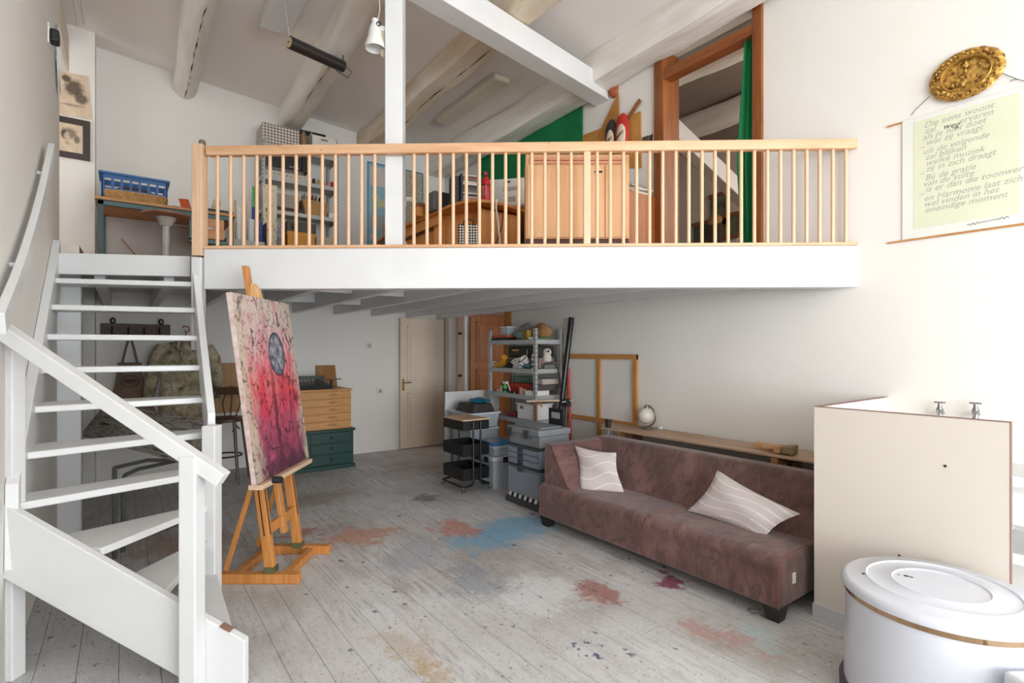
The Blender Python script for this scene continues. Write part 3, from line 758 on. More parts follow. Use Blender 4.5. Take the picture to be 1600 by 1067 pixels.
mb.uv = [(0, 0), (1, 0), (1, 1), (0, 1)]*2
mb.build('painted_face', painting_material(), pm, local=True)

# ================================================================== sofa
def suede():
    m, nt, b = nodes_of('brown_suede')
    w = coords(nt, 'World')
    n1 = noise(nt, w, 3.2, 6, 0.62, 0.8)
    n2 = noise(nt, coords(nt, 'World', (5, 9, 5)), 1.3, 6, 0.7, 1.2)
    base = ramp(nt, n1, [(0.3, lin((84, 58, 56))), (0.5, lin((112, 78, 74))), (0.72, lin((132, 96, 91)))])
    base = mixc(nt, ramp(nt, n2, [(0.46, (0, 0, 0, 1)), (0.62, (0.8, 0.8, 0.8, 1))]), base, lin((78, 54, 47)))
    nt.links.new(base, b.inputs['Base Color']); b.inputs['Roughness'].default_value = 0.85
    b.inputs['Sheen Weight'].default_value = 0.25; b.inputs['Sheen Roughness'].default_value = 0.5
    bumpn(nt, b, noise(nt, w, 60, 3), 0.12, 0.003)
    return m
su = suede()
SV0, SV1 = 1.42, 3.49
so = thing('sofa', 'long brown suede sofa with one arm against the trestle table', 'sofa', (3.3, 2.45, 0))
MB().prism([(2.85, 0.085), (2.85, 0.335), (2.90, 0.365), (3.40, 0.36), (3.74, 0.36), (3.74, 0.085)], 'y', SV0, SV1).build('seat', su, so, bevel=0.028, seg=4, smooth=True)
MB().prism([(3.30, 0.345), (3.49, 0.685), (3.53, 0.715), (3.70, 0.70), (3.745, 0.62), (3.745, 0.345)], 'y', SV0+0.005, 3.45).build('backrest', su, so, bevel=0.022, seg=4, smooth=True)
MB().prism([(3.47, 0.345), (3.47, 0.66), (3.43, 0.705), (3.36, 0.69), (3.27, 0.55), (3.17, 0.40), (3.10, 0.345)], 'x', 2.905, 3.72).build('armrest', su, so, bevel=0.018, seg=3, smooth=True)
legm = M('dark_leg', (44, 36, 34), (34, 28, 26), 6, 0.5)
for v in (SV0+0.06, SV1-0.06):
    for u in (2.92, 3.66):
        MB().add([(u-0.035, v-0.035, 0), (u+0.035, v-0.035, 0), (u+0.035, v+0.035, 0), (u-0.035, v+0.035, 0), (u-0.05, v-0.05, 0.09), (u+0.05, v-0.05, 0.09), (u+0.05, v+0.05, 0.09), (u-0.05, v+0.05, 0.09)],
                 [(0, 3, 2, 1), (4, 5, 6, 7), (0, 1, 5, 4), (1, 2, 6, 5), (2, 3, 7, 6), (3, 0, 4, 7)]).build('foot', legm, so)
seam_m = M('tan_stitching', (150, 106, 88), (130, 88, 72), 20, 0.8)
for dv in (0.0, 0.022):
    v = 2.31+dv
    MB().tube([(2.849, v, 0.10), (2.849, v, 0.325), (2.868, v, 0.352), (2.905, v, 0.366), (3.29, v, 0.362)], 0.0022, 5).build('seam', seam_m, so)
    MB().tube([(3.305, v, 0.362), (3.49, v, 0.688), (3.515, v, 0.712), (3.56, v, 0.716)], 0.0022, 5).build('seam', seam_m, so)
MB().tube([(2.902, 3.45, 0.70), (2.902, 3.36, 0.688), (2.902, 3.27, 0.548), (2.902, 3.17, 0.40), (2.902, 3.115, 0.355)], 0.0028, 5).build('seam', seam_m, so)
MB().tube([(2.851, SV0+0.008, 0.09), (2.851, SV0+0.008, 0.33), (2.90, SV0+0.006, 0.362), (3.72, SV0+0.006, 0.362)], 0.0028, 5).build('seam', seam_m, so)
MB().box(2.985, SV0-0.004, 0.20, 3.02, SV0, 0.26).build('care_tag', white_pl, so)

def pillow_material(name, s):
    m, nt, b = nodes_of(name)
    v = coords(nt, 'UV', (s, s, 1))
    sep = nn(nt, 'ShaderNodeSeparateXYZ'); nt.links.new(v, sep.inputs[0])
    sx = mth(nt, 'SINE', mth(nt, 'MULTIPLY', sep.outputs[1], 7.0))
    x = mth(nt, 'ADD', mth(nt, 'MULTIPLY', sep.outputs[0], 5.0), mth(nt, 'MULTIPLY', sx, 0.32))
    d = mth(nt, 'ABSOLUTE', mth(nt, 'SUBTRACT', mth(nt, 'FRACT', x), 0.5))
    ln = ramp(nt, d, [(0.025, (1, 1, 1, 1)), (0.06, (0, 0, 0, 1))])
    hat = mth(nt, 'GREATER_THAN', mth(nt, 'FRACT', mth(nt, 'MULTIPLY', sep.outputs[1], 34.0)), 0.5)
    near = ramp(nt, d, [(0.13, (1, 1, 1, 1)), (0.15, (0, 0, 0, 1))])
    pos = mth(nt, 'GREATER_THAN', mth(nt, 'COSINE', mth(nt, 'MULTIPLY', sep.outputs[1], 7.0)), 0.6)
    f = mth(nt, 'MAXIMUM', ln, mth(nt, 'MULTIPLY', mth(nt, 'MULTIPLY', hat, near), pos))
    base = mixc(nt, mth(nt, 'MULTIPLY', f, 0.8), lin((204, 192, 190)), lin((236, 230, 228)))
    nt.links.new(base, b.inputs['Base Color']); b.inputs['Roughness'].default_value = 0.9
    bumpn(nt, b, noise(nt, coords(nt, 'UV', (1, 1, 1)), 90, 2), 0.15, 0.003)
    return m
def pillow(name, corners, thick, mat, parent=None, n=18, fold=0.0):
    a, b_, c_, d_ = [Vector(p) for p in corners]      # around
    nrm = (c_-a).cross(d_-b_).normalized()
    if nrm.x > 0: nrm = -nrm
    mb = MB(); vs = []; uv = []
    for side in (1, -1):
        for j in range(n+1):
            for i in range(n+1):
                s, t = i/n, j/n
                # edges bow inwards between the corners
                s2 = s+(0.5-s)*0.10*math.sin(math.pi*t); t2 = t+(0.5-t)*0.10*math.sin(math.pi*s)
                p = (a*(1-s2)+b_*s2)*(1-t2)+(d_*(1-s2)+c_*s2)*t2
                h = max(0.0, math.sin(math.pi*s)*math.sin(math.pi*t))**0.45*thick/2
                h *= 1+0.10*math.sin(9*s+5*t+fold)
                vs.append(p+nrm*(h*side+fold*0.03*math.sin(7*s+4*t))); uv.append((s, t))
    q = (n+1)*(n+1); fs = []
    for side in range(2):
        for j in range(n):
            for i in range(n):
                k = side*q+j*(n+1)+i; fs.append((k, k+1, k+n+2, k+n+1))
    for i in range(n):
        for (e0, e1) in ((i, i+1), (n*(n+1)+i, n*(n+1)+i+1), (i*(n+1), (i+1)*(n+1)), (i*(n+1)+n, (i+1)*(n+1)+n)):
            fs.append((e0, e1, q+e1, q+e0))
    mb.add(vs, fs); mb.uv = uv
    return mb.build(name, mat, parent, smooth=True)
lp_p = Vector((3.20, 0, 0.375)); lp_n = Vector((0.40, 0, -0.19)).normalized()
cor = [PP(x, y, lp_p, lp_n) for x, y in ((1074, 798), (1121, 734), (1251, 803), (1193, 842))]
tag(pillow('cushion', cor, 0.13, pillow_material('wavy_fabric_a', 1.0)), 'pale lilac wave-patterned cushion lying askew at the right end of the sofa', 'cushion', 'cushions on the sofa')
lp_p2 = Vector((3.14, 0, 0.375)); lp_n2 = Vector((0.36, 0.18, -0.18)).normalized()
cor = [PP(x, y, lp_p2+Vector((0, 3.0, 0)), lp_n2) for x, y in ((906, 776), (899, 697), (962, 706), (975, 770))]
tag(pillow('cushion', cor, 0.12, pillow_material('wavy_fabric_b', 0.8), fold=0.6), 'pale crumpled cushion propped upright beside the sofa arm', 'cushion', 'cushions on the sofa')

# ================================================================== partition, sink, taps, bin
part_m = M('beige_laminate', (226, 216, 203), (221, 211, 198), 1.0, 0.45)
edge_m = M('raw_board_edge', (150, 118, 112), (126, 98, 92), 14, 0.7)
pt = thing('sink_partition', 'beige L-shaped partition panel screening the sink beside the sofa', 'partition', (3.6, 0.95, 0))
MB().box(3.135, 0.555, 0.0, 3.16, 1.37, 1.18).build('front_panel', part_m, pt)
MB().box(3.16, 1.345, 0.0, UR, 1.37, 1.18).build('side_panel', part_m, pt)
MB().box(3.134, 0.554, 1.18, 3.162, 1.371, 1.184).build('panel_edge', edge_m, pt)
MB().box(3.162, 1.343, 1.18, UR, 1.371, 1.184).build('panel_edge', edge_m, pt)
MB().box(3.134, 0.551, 0.0, 3.161, 0.555, 1.184).build('panel_edge', edge_m, pt)
MB().box(3.125, 0.555, 0.0, 3.135, 1.375, 0.075).build('plinth', M('plinth_grey', (206, 205, 206), None, 3, 0.5), pt)
hs = PU(1477, 728, 3.134); MB().cyl(hs, hs+Vector((-0.003, 0, 0)), 0.006, n=8).build('screw_hole', dark_m, pt)
def tap(v, z, label):
    t = thing('tap', label, 'tap', (UR-0.06, v, z), 0, 'wall taps over the sink')
    MB().cyl((0.06, 0, 0.02), (0.0, 0, 0.02), 0.011, n=10).build('stem', chrome_m, t, local=True, smooth=True)
    MB().lathe([(0.0, -0.03), (0.022, -0.03), (0.026, -0.018), (0.020, -0.008), (0.012, 0.01), (0.016, 0.03), (0.020, 0.045), (0.012, 0.06), (0.009, 0.085), (0.0, 0.085)], (0, 0, 0), 14).build('body', chrome_m, t, local=True, smooth=True)
    MB().tube([(0, 0, -0.02), (-0.02, 0, -0.025), (-0.06, 0, -0.03), (-0.075, 0, -0.045), (-0.078, 0, -0.07)], 0.010, 8).build('spout', chrome_m, t, local=True, smooth=True)
    m = MB(); m.cyl((0, -0.028, 0.09), (0, 0.028, 0.09), 0.005, n=8); m.cyl((-0.028, 0, 0.09), (0.028, 0, 0.09), 0.005, n=8); m.build('cross_handle', chrome_m, t, local=True)
p = PU(1469, 646, UR-0.05); tap(p.y, p.z-0.02, 'chrome cross-handle wall tap above the partition, the one nearer the sofa')
p = PU(1525, 648, UR-0.05); tap(p.y, p.z-0.02, 'chrome cross-handle wall tap above the partition, the one nearer the room corner')
sink_m = M('sink_ceramic', (240, 240, 238), (232, 232, 230), 4, 0.2)
sk = thing('sink', 'white ceramic sink on the wall behind the partition', 'sink', (3.85, 0.75, 0))
m = MB(); zt = 0.86
m.prism([(3.58, 0.62), (3.62, 0.62), (3.64, 0.60), (UR, 0.60), (UR, zt+0.06), (UR-0.06, zt+0.06), (UR-0.07, zt), (3.56, zt), (3.55, zt-0.03), (3.58, zt-0.08)], 'y', 0.33, 1.12)
m.build('basin', sink_m, sk, bevel=0.012, seg=3, smooth=True)
MB().box(3.64, 0.45, zt-0.002, 4.04, 1.0, zt+0.002).build('bowl_shade', M('sink_shadow', (206, 206, 204), None, 4, 0.3), sk)  # flat patch, the bowl's shade put into its colour
m = MB(); m.box(3.66, 0.34, 0.40, UR, 1.10, 0.46); m.build('shelf', sink_m, sk, bevel=0.008)
MB().box(3.70, 0.36, 0.0, 3.75, 0.41, 0.40).build('leg', sink_m, sk); MB().box(3.70, 1.03, 0.0, 3.75, 1.08, 0.40).build('leg', sink_m, sk)
MB().tube([(3.9, 0.7, 0.60), (3.9, 0.7, 0.52), (4.0, 0.72, 0.49), (UR, 0.72, 0.5)], 0.02, 8).build('drain_pipe', white_pl, sk, smooth=True)
bin_m = M('bin_enamel', (214, 216, 224), (208, 210, 219), 1.5, 0.22)
bn = thing('waste_bin', 'large round white enamel bin with a chrome band in the near right corner', 'bin', (2.735, 0.70, 0))
RB = 0.345
MB().lathe([(0.0, 0.03), (RB-0.004, 0.03), (RB-0.006, 0.06), (RB-0.012, 0.452), (0.0, 0.452)], n=72).build('body', bin_m, bn, local=True, smooth=True)
MB().lathe([(RB-0.02, 0.0), (RB+0.010, 0.0), (RB+0.012, 0.05), (RB+0.004, 0.062), (RB-0.02, 0.062)], n=72).build('base_ring', M('rubber_grey', (92, 82, 88), None, 5, 0.6), bn, local=True, smooth=True)
MB().lathe([(RB-0.02, 0.450), (RB-0.006, 0.450), (RB-0.006, 0.474), (RB-0.02, 0.474)], n=72).build('band', M('polished_band', (196, 168, 136), (150, 120, 92), 3, 0.08, metal=1.0), bn, local=True, smooth=True)
MB().lathe([(0.0, 0.474), (RB+0.002, 0.474), (RB+0.004, 0.492), (RB-0.004, 0.506), (RB-0.02, 0.512), (0.262, 0.5165), (0.256, 0.5215), (0.250, 0.5165), (0.17, 0.518), (0.164, 0.523), (0.158, 0.518), (0.0, 0.519)], n=72).build('lid', bin_m, bn, local=True, smooth=True)
chipm = M('enamel_chip', (60, 56, 54), None, 8, 0.7)
for (px, py, r) in ((1405, 867, 0.006), (1349, 896, 0.007), (1416, 900, 0.011), (1424, 902, 0.008), (1404, 898, 0.005)):
    q = PZ(px, py, 0.5175); MB().cyl((q.x, q.y, 0.512), (q.x, q.y, 0.5185), r, n=7).build('enamel_chip', chipm, bn)
pd = MB().slab([C(1.705, 1.5), C(2.02, 1.5), C(2.02, 1.83), C(1.705, 1.83)], (0, 0, 0.39))
tag(pd.build('white_box', M('step_box', (228, 230, 234), None, 3, 0.4), bevel=0.02, seg=3), 'white box in front of the round bin at the lower right picture corner', 'box')

# ================================================================== under the loft: right wall
# steel shelf rack
RU0, RU1, RV0, RV1 = 3.70, 4.10, 4.57, 5.51
rk = thing('steel_shelf_rack', 'grey slotted steel shelf rack full of studio clutter in front of the brown door', 'shelf', (3.9, 5.04, 0))
up0 = None
for u in (RU0, RU1-0.035):
    for v in (RV0, RV1-0.035):
        m = MB(); m.box(u, v, 0, u+0.035, v+0.003, 1.745); m.box(u if u > 3.9 else u, v, 0, u+0.003, v+0.035, 1.745); m.box(u+0.003, v+0.03, 0, u+0.035, v+0.033, 1.745)
        m.build('upright', galv_m, rk)
for v in (RV0, ):
    m = MB()
    for i in range(34): m.box(RU0-0.0006, v+0.013, 0.06+i*0.05, RU0, v+0.021, 0.078+i*0.05)
    for i in range(34): m.box(RU0+0.013, v-0.0006, 0.06+i*0.05, RU0+0.021, v, 0.078+i*0.05)
    m.build('slot_row', dark_m, rk)
SHZ = [0.08, 0.70, 0.985, 1.285, 1.62]
for z in SHZ:
    m = MB(); m.box(RU0+0.004, RV0+0.004, z-0.004, RU1-0.004, RV1-0.004, z)
    m.box(RU0-0.002, RV0+0.03, z-0.05, RU0+0.002, RV1-0.03, z); m.box(RU1-0.004, RV0+0.03, z-0.05, RU1, RV1-0.03, z)
    m.box(RU0+0.03, RV0-0.002, z-0.05, RU1-0.03, RV0+0.002, z); m.box(RU0+0.03, RV1-0.002, z-0.05, RU1-0.03, RV1+0.002, z)
    m.build('shelf', galv_m, rk)
GRP = 'clutter on the steel rack'
clear_m = M('clear_plastic', (222, 229, 236), (212, 220, 229), 5, 0.25, alpha=0.5)
def bag(name, c, r, mat, label, cat, seed, group=GRP, amp=0.25, n=20, m=12):
    rg = random.Random(seed); ph = [rg.uniform(0, 6.28) for _ in range(6)]
    mb = MB().ball(c, r, n, m)
    cc = Vector(c)
    for i, p in enumerate(mb.v):
        d = p-cc
        k = 1+amp*(math.sin(9*d.x/r[0]*0.5+ph[0])*math.sin(7*d.y/r[1]*0.5+ph[1])+0.6*math.sin(11*d.z/r[2]*0.5+5*d.x/r[0]+ph[2])*0.6)
        q = cc+d*k
        q.z = max(q.z, c[2]-r[2]*0.9)
        mb.v[i] = q
    return tag(mb.build(name, mat, smooth=True), label, cat, group)
def bx(name, mat, lo, hi, label, cat, group=GRP, bevel=0.006):
    return tag(MB().box(*lo, *hi).build(name, mat, bevel=bevel), label, cat, group)
z = 1.62
bx('tool_case', M('black_tray', (44, 40, 40), None, 8, 0.5), (3.72, 5.15, z), (3.98, 5.47, z+0.035), 'flat black tool case with an orange lid on the top rack shelf', 'case')
o = bpy.data.objects['tool_case']; MB().box(3.715, 5.13, z+0.035, 3.985, 5.46, z+0.06).build('lid', M('orange_plastic', (206, 92, 52), None, 6, 0.45), o, bevel=0.006)
t = thing('storage_tub', 'small clear lidded tub on top of the orange tool case', 'tub', (3.84, 5.27, z+0.06))
MB().lathe([(0.0, 0.0), (0.085, 0.0), (0.1, 0.10), (0.097, 0.10), (0.082, 0.005), (0.0, 0.005)], n=4).tf(Matrix.Rotation(R(45), 4, 'Z')).build('tub', clear_m, t, local=True)
MB().box(-0.075, -0.075, 0.1, 0.075, 0.075, 0.112).build('lid', white_pl, t, local=True, bevel=0.004)
bag('plastic_bag', (3.84, 4.97, z+0.055), (0.1, 0.14, 0.06), M('green_film', (150, 186, 168), (110, 150, 134), 9, 0.3, bump=0.4), 'crumpled pale green plastic bag on the top rack shelf', 'bag', 4)
bag('plastic_bag', (3.95, 5.03, z+0.11), (0.10, 0.09, 0.10), M('clear_film', (210, 210, 206), (180, 182, 178), 9, 0.25, trans=0.4, bump=0.4), 'clear crinkled plastic bag behind the green bag on the rack', 'bag', 5)
bag('paper_bag', (3.90, 4.71, z+0.095), (0.11, 0.13, 0.085), M('kraft_paper', (178, 134, 86), (146, 104, 62), 7, 0.8, bump=0.5), 'crumpled brown paper bag on the top rack shelf', 'bag', 6, amp=0.2)
bx('striped_box', M('yellow_black_stripe', (196, 160, 70), (48, 34, 30), 22, 0.5, stretch=(0.2, 3, 0.2), contrast=0.2), (3.74, 4.77, z), (3.80, 4.87, z+0.115), 'small dark box with yellow stripes beside the brown paper bag', 'box')
bx('white_card_box', white_pl, (3.715, 4.66, z), (3.76, 4.72, z+0.03), 'little white carton at the corner of the top rack shelf', 'carton')
bag('green_cloth', (3.9, 4.64, z+0.015), (0.12, 0.05, 0.018), M('green_cloth', (112, 140, 96), (88, 116, 76), 9, 0.9), 'flat green cloth at the wall end of the top rack shelf', 'cloth', 8, amp=0.1)
z = 1.285
# suitcase and green toolcase
t = thing('suitcase', 'grey-brown suitcase lying on the second rack shelf under the green case', 'suitcase', (3.93, 5.0, z))
MB().box(3.83, 4.66, z, 4.08, 5.34, z+0.13).build('shell', M('grey_suitcase', (146, 128, 118), (130, 112, 102), 4, 0.6), t, bevel=0.02, seg=3)
for v in (4.85, 5.1): MB().box(3.822, v, z+0.05, 3.83, v+0.035, z+0.10).build('latch', chrome_m, t)
MB().tube([(3.83, 4.93, z+0.07), (3.80, 4.94, z+0.045), (3.80, 5.04, z+0.045), (3.83, 5.05, z+0.07)], 0.007, 6).build('handle', blackp_m, t)
t = thing('machine_case', 'dark green machine case with a yellow stripe on top of the suitcase', 'case', (3.93, 4.97, z+0.13))
MB().box(3.82, 4.68, z+0.131, 4.08, 5.26, z+0.265).build('shell', M('olive_case', (62, 62, 50), (50, 50, 40), 5, 0.6), t, bevel=0.022, seg=3)
MB().box(3.817, 5.03, z+0.205, 3.82, 5.16, z+0.222).build('stripe', M('yellow_stripe', (226, 176, 58), None, 5, 0.5), t)
MB().box(3.817, 4.86, z+0.16, 3.82, 4.875, z+0.22).build('clasp', galv_m, t)
t = thing('power_tool', 'yellow power tool lying at the left end of the second rack shelf', 'power tool', (3.78, 5.35, z))
ym = M('tool_yellow', (232, 172, 44), (214, 150, 30), 6, 0.45)
MB().cyl((3.80, 5.33, z+0.06), (3.76, 5.24, z+0.13), 0.05, 0.036).build('motor_body', ym, t, smooth=True)
MB().beam((3.76, 5.42, z+0.022), (3.78, 5.26, z+0.03), 0.05, 0.045).build('handle', ym, t, bevel=0.012)
MB().tube([(3.74+0.028*math.cos(k*0.7), 5.43, z+0.045+0.028*math.sin(k*0.7)) for k in range(9)], 0.008, 6, closed=True).build('ring', galv_m, t)
bag('green_tarpaulin', (3.80, 5.15, z+0.022), (0.09, 0.11, 0.025), M('dark_tarp', (58, 66, 52), (44, 50, 40), 9, 0.7), 'dark green folded tarpaulin on the second rack shelf', 'tarpaulin', 15, amp=0.15)
for i, (v, r, zz) in enumerate(((4.97, 0.062, 0.03), (4.86, 0.055, 0.05), (4.80, 0.05, 0.07))):
    m = MB().lathe([(0.012, 0), (r*0.6, 0.0), (r, 0.07), (r*1.05, 0.07), (r*1.02, 0.08), (r*0.92, 0.078), (r*0.55, 0.006), (0.0, 0.006)], (0, 0, 0), 18)
    m.tf(Matrix.Translation((3.77, v, z+zz)) @ Matrix.Rotation(R(-30 if i == 0 else -50), 4, 'Y'))
    tag(m.build('plaster_cup', M('plaster_white', (232, 226, 218), (218, 210, 200), 7, 0.7), smooth=True), ['white plaster cup tipped forward on the second rack shelf', 'white plaster cup in the middle of the trio on the rack', 'white plaster cup nearest the slotted upright on the rack'][i], 'cup', 'plaster cups')
bx('clear_case', clear_m, (3.715, 4.88, z), (3.80, 5.02, z+0.035), 'small clear plastic case of bits in front of the plaster cups', 'case')
bag('blue_rag', (3.76, 4.77, z+0.03), (0.04, 0.06, 0.032), M('teal_rag', (84, 128, 142), (60, 92, 108), 14, 0.9), 'teal rag beside the slotted upright on the second shelf', 'rag', 17)
t = thing('glue_bottle', 'white glue bottle with a blue and red label on the second rack shelf', 'bottle', (3.74, 4.635, z))
MB().lathe([(0, 0), (0.032, 0), (0.034, 0.01), (0.034, 0.15), (0.022, 0.172), (0.0, 0.172)], n=18).build('body', white_pl, t, local=True, smooth=True)
MB().lathe([(0.014, 0.172), (0.014, 0.19), (0.005, 0.215), (0.0, 0.215)], n=12).build('nozzle', white_pl, t, local=True, smooth=True)
for a, b_, cc in ((0.125, 0.145, (92, 104, 122)), (0.085, 0.10, (176, 84, 96)), (0.06, 0.085, (66, 112, 148)), (0.015, 0.045, (58, 66, 58))):
    MB().lathe([(0.0343, a), (0.0348, a+0.001), (0.0348, b_-0.001), (0.0343, b_)], n=18).build('label_band', M('band_%d' % cc[0], cc, None, 8, 0.5), t, local=True, smooth=True)
t = thing('plush_toy', 'small white plush toy with a dark nose behind the glue bottle', 'toy', (3.95, 4.66, z+0.10))
MB().ball((3.95, 4.66, z+0.19), (0.05, 0.055, 0.05)).build('head', M('white_plush', (228, 218, 206), (214, 202, 190), 16, 0.95), t, smooth=True)
MB().lathe([(0, 0), (0.05, 0), (0.055, 0.05), (0.03, 0.1), (0, 0.1)], (3.95, 4.66, z+0.085), 14).build('body', MATS['white_plush'], t, smooth=True)
for dv in (-0.06, -0.025): MB().ball((3.92, 4.66+dv, z+0.20), 0.012, 8, 6).build('eye', blackp_m, t, smooth=True)
t = thing('sanding_machine', 'grey flat power tool with a cord at the wall end of the second rack shelf', 'power tool', (3.95, 4.62, z))
MB().prism([(3.86, z), (4.09, z), (4.09, z+0.085), (3.9, z+0.055), (3.86, z+0.05)], 'y', 4.59, 4.72).build('body', M('tool_grey', (128, 124, 116), None, 6, 0.5), t, bevel=0.012, seg=3)
MB().box(3.85, 4.585, z+0.05, 4.06, 4.60, z+0.058).build('black_seam', blackp_m, t)
MB().tube([(4.0, 4.58, z+0.05), (4.03, 4.56, z), (4.06, 4.555, z-0.12), (4.07, 4.56, z-0.22)], 0.005, 6).build('cord', blackp_m, t)
z = 0.985
bx('green_box', M('mint_card', (126, 164, 140), (106, 146, 122), 6, 0.7), (3.96, 4.95, z), (4.08, 5.32, z+0.19), 'mint green flat box at the back of the third rack shelf', 'box')
o = bx('red_crate', M('red_crate', (206, 66, 46), (184, 52, 36), 6, 0.5), (3.82, 4.78, z), (3.95, 5.40, z+0.115), 'long red plastic crate on the third rack shelf', 'crate')
bx('grey_drawer_case', M('grey_case', (96, 84, 84), (80, 70, 70), 6, 0.5), (3.76, 4.585, z+0.055), (4.08, 4.73, z+0.12), 'dark grey flat case above the white bin on the third rack shelf', 'case')
bx('paper_stack', M('stacked_paper', (206, 194, 184), (176, 164, 156), 18, 0.8, stretch=(1, 1, 14)), (3.82, 4.585, z+0.122), (4.08, 4.75, z+0.185), 'stack of papers on the dark grey case', 'paper stack')
t = thing('open_bin', 'white open sorting bin on the third rack shelf by the slotted upright', 'bin', (3.8, 4.66, z))
m = MB(); zb = z
m.box(3.715, 4.60, zb, 3.93, 4.77, zb+0.006); m.box(3.712, 4.595, zb, 3.718, 4.775, zb+0.052); m.box(3.926, 4.595, zb, 3.932, 4.775, zb+0.052); m.box(3.712, 4.595, zb, 3.932, 4.601, zb+0.052); m.box(3.712, 4.769, zb, 3.932, 4.775, zb+0.052)
m.build('tray', white_pl, t)
t = thing('spray_bottle', 'green spray bottle with a white trigger on the third rack shelf', 'bottle', (3.74, 5.20, z))
MB().lathe([(0, 0), (0.028, 0), (0.03, 0.06), (0.02, 0.095), (0.012, 0.105), (0, 0.105)], n=16).build('body', M('spray_green', (82, 196, 92), (60, 170, 74), 6, 0.4), t, local=True, smooth=True)
MB().box(-0.015, -0.05, 0.105, 0.015, 0.04, 0.135).build('head', white_pl, t, local=True, bevel=0.006)
MB().tube([(0, -0.04, 0.12), (0, -0.07, 0.09), (0, -0.09, 0.05), (0, -0.11, 0.02)], 0.007, 6).build('trigger', white_pl, t, local=True)
MB().lathe([(0.0302, 0.02), (0.0312, 0.022), (0.0312, 0.05), (0.0302, 0.052)], n=16).build('label_band', blackp_m, t, local=True, smooth=True)
for i, (v, u, r, h, cc, lb) in enumerate(((5.36, 3.76, 0.03, 0.03, (214, 150, 150), 'pinkish white paint tube roll at the left end of the third rack shelf'),
        (5.28, 3.75, 0.028, 0.075, (196, 196, 200), 'grey spray can beside the green spray bottle'),
        (5.10, 3.74, 0.03, 0.03, (58, 44, 48), 'small black paint pot beside the green spray bottle'),
        (5.02, 3.74, 0.035, 0.025, (40, 38, 40), 'flat black tin in the middle of the third rack shelf'),
        (4.96, 3.79, 0.026, 0.08, (176, 108, 116), 'tall pink jar in the middle of the third rack shelf'),
        (4.90, 3.76, 0.028, 0.07, (196, 142, 116), 'short orange jar beside the pink jar'),
        (4.85, 3.77, 0.024, 0.06, (214, 178, 158), 'small pale jar nearest the white sorting bin'))):
    m = MB().lathe([(0, 0), (r, 0), (r, h*0.8), (r*0.85, h*0.86), (r*0.85, h), (0, h)], (u, v, z), 14)
    tag(m.build('paint_jar', M('jar_%d' % i, cc, None, 9, 0.35), smooth=True), lb, 'jar', 'paint jars on the rack')
z = 0.70
t = thing('white_crate', 'white lidded crate with a label holder on the fourth rack shelf', 'crate', (3.86, 4.78, z))
MB().box(3.71, 4.62, z, 4.0, 4.92, z+0.17).build('body', white_pl, t, bevel=0.012)
MB().box(3.70, 4.61, z+0.17, 4.01, 4.93, z+0.185).build('lid', white_pl, t, bevel=0.005)
MB().box(3.704, 4.80, z+0.12, 3.71, 4.86, z+0.155).build('label_holder', M('label_grey', (120, 116, 112), None, 6, 0.5), t)
bag('red_gloves', (3.78, 5.08, z+0.03), (0.07, 0.09, 0.035), M('red_black_cloth', (190, 60, 56), (60, 46, 48), 10, 0.8), 'crumpled red and black gloves on the fourth rack shelf', 'gloves', 23)
bx('beige_box', M('beige_card', (206, 186, 168), None, 5, 0.8), (3.78, 4.96, 0.085), (4.06, 5.42, 0.40), 'beige cardboard box on the bottom rack shelf', 'box')

# tower of grey tool boxes
gt = thing('tool_box_tower', 'tall grey stacked tool chest on a striped base beside the sofa arm', 'tool chest', (3.29, 3.99, 0))
g1 = M('tool_grey_blue', (142, 150, 164), (134, 142, 156), 4, 0.5); g2 = M('tool_dark_grey', (74, 78, 84), (64, 68, 74), 6, 0.55); g3 = M('tool_lid_grey', (140, 144, 148), (128, 132, 136), 5, 0.5)
TU0, TU1, TV0, TV1 = 3.08, 3.46, 3.74, 4.24
MB().box(TU0-0.015, TV0-0.01, 0.0, TU1, TV1+0.02, 0.06).build('base', g2, gt, bevel=0.008)
m = MB(); mw = MB(); k = 0
for i in range(12):
    v = TV1-0.02-i*0.04
    (mw if i % 2 == 0 else m).slab([(TU0-0.003, v, 0.065), (TU0-0.003, v-0.04, 0.065), (TU0-0.003, v-0.055, 0.105), (TU0-0.003, v-0.015, 0.105)], (0.006, 0, 0))
m.build('hazard_stripe', blackp_m, gt); mw.build('hazard_stripe', white_pl, gt)
for i, (z0, z1) in enumerate(((0.06, 0.365), (0.385, 0.56), (0.58, 0.73))):
    mm = g1 if i < 2 else g3
    MB().box(TU0+0.012, TV0+0.005, z0, TU1, TV1-0.005, z1).build('module', mm, gt, bevel=0.014, seg=3)
    if i < 2: MB().box(TU0-0.002, TV0, z1, TU1+0.004, TV1, z1+0.02).build('joint_band', g2, gt, bevel=0.004)
def drawer(v0, v1, z0, z1, hz=True):
    d = MB().box(TU0-0.004, v0, z0, TU0+0.014, v1, z1).build('drawer', g1, gt, bevel=0.005)
    return d
drawer(TV1-0.165, TV1-0.012, 0.11, 0.35); drawer(TV0+0.01, TV1-0.172, 0.11, 0.34)
for (z0, z1) in ((0.505, 0.552), (0.45, 0.498), (0.392, 0.444)):
    drawer(TV1-0.16, TV1-0.012, z0, z1); drawer(TV0+0.01, TV1-0.25, z0, z1)
    MB().box(TU0-0.008, TV1-0.255, z0+0.004, TU0+0.012, TV1-0.165, z1-0.002).build('latch', g2, gt, bevel=0.004)
MB().box(TU0-0.01, TV1-0.255, 0.325, TU0+0.012, TV1-0.165, 0.38).build('latch', g2, gt, bevel=0.004)
MB().box(TU0-0.01, TV0-0.008, 0.69, TU1+0.006, TV1+0.008, 0.755).build('lid', g3, gt, bevel=0.016, seg=3)
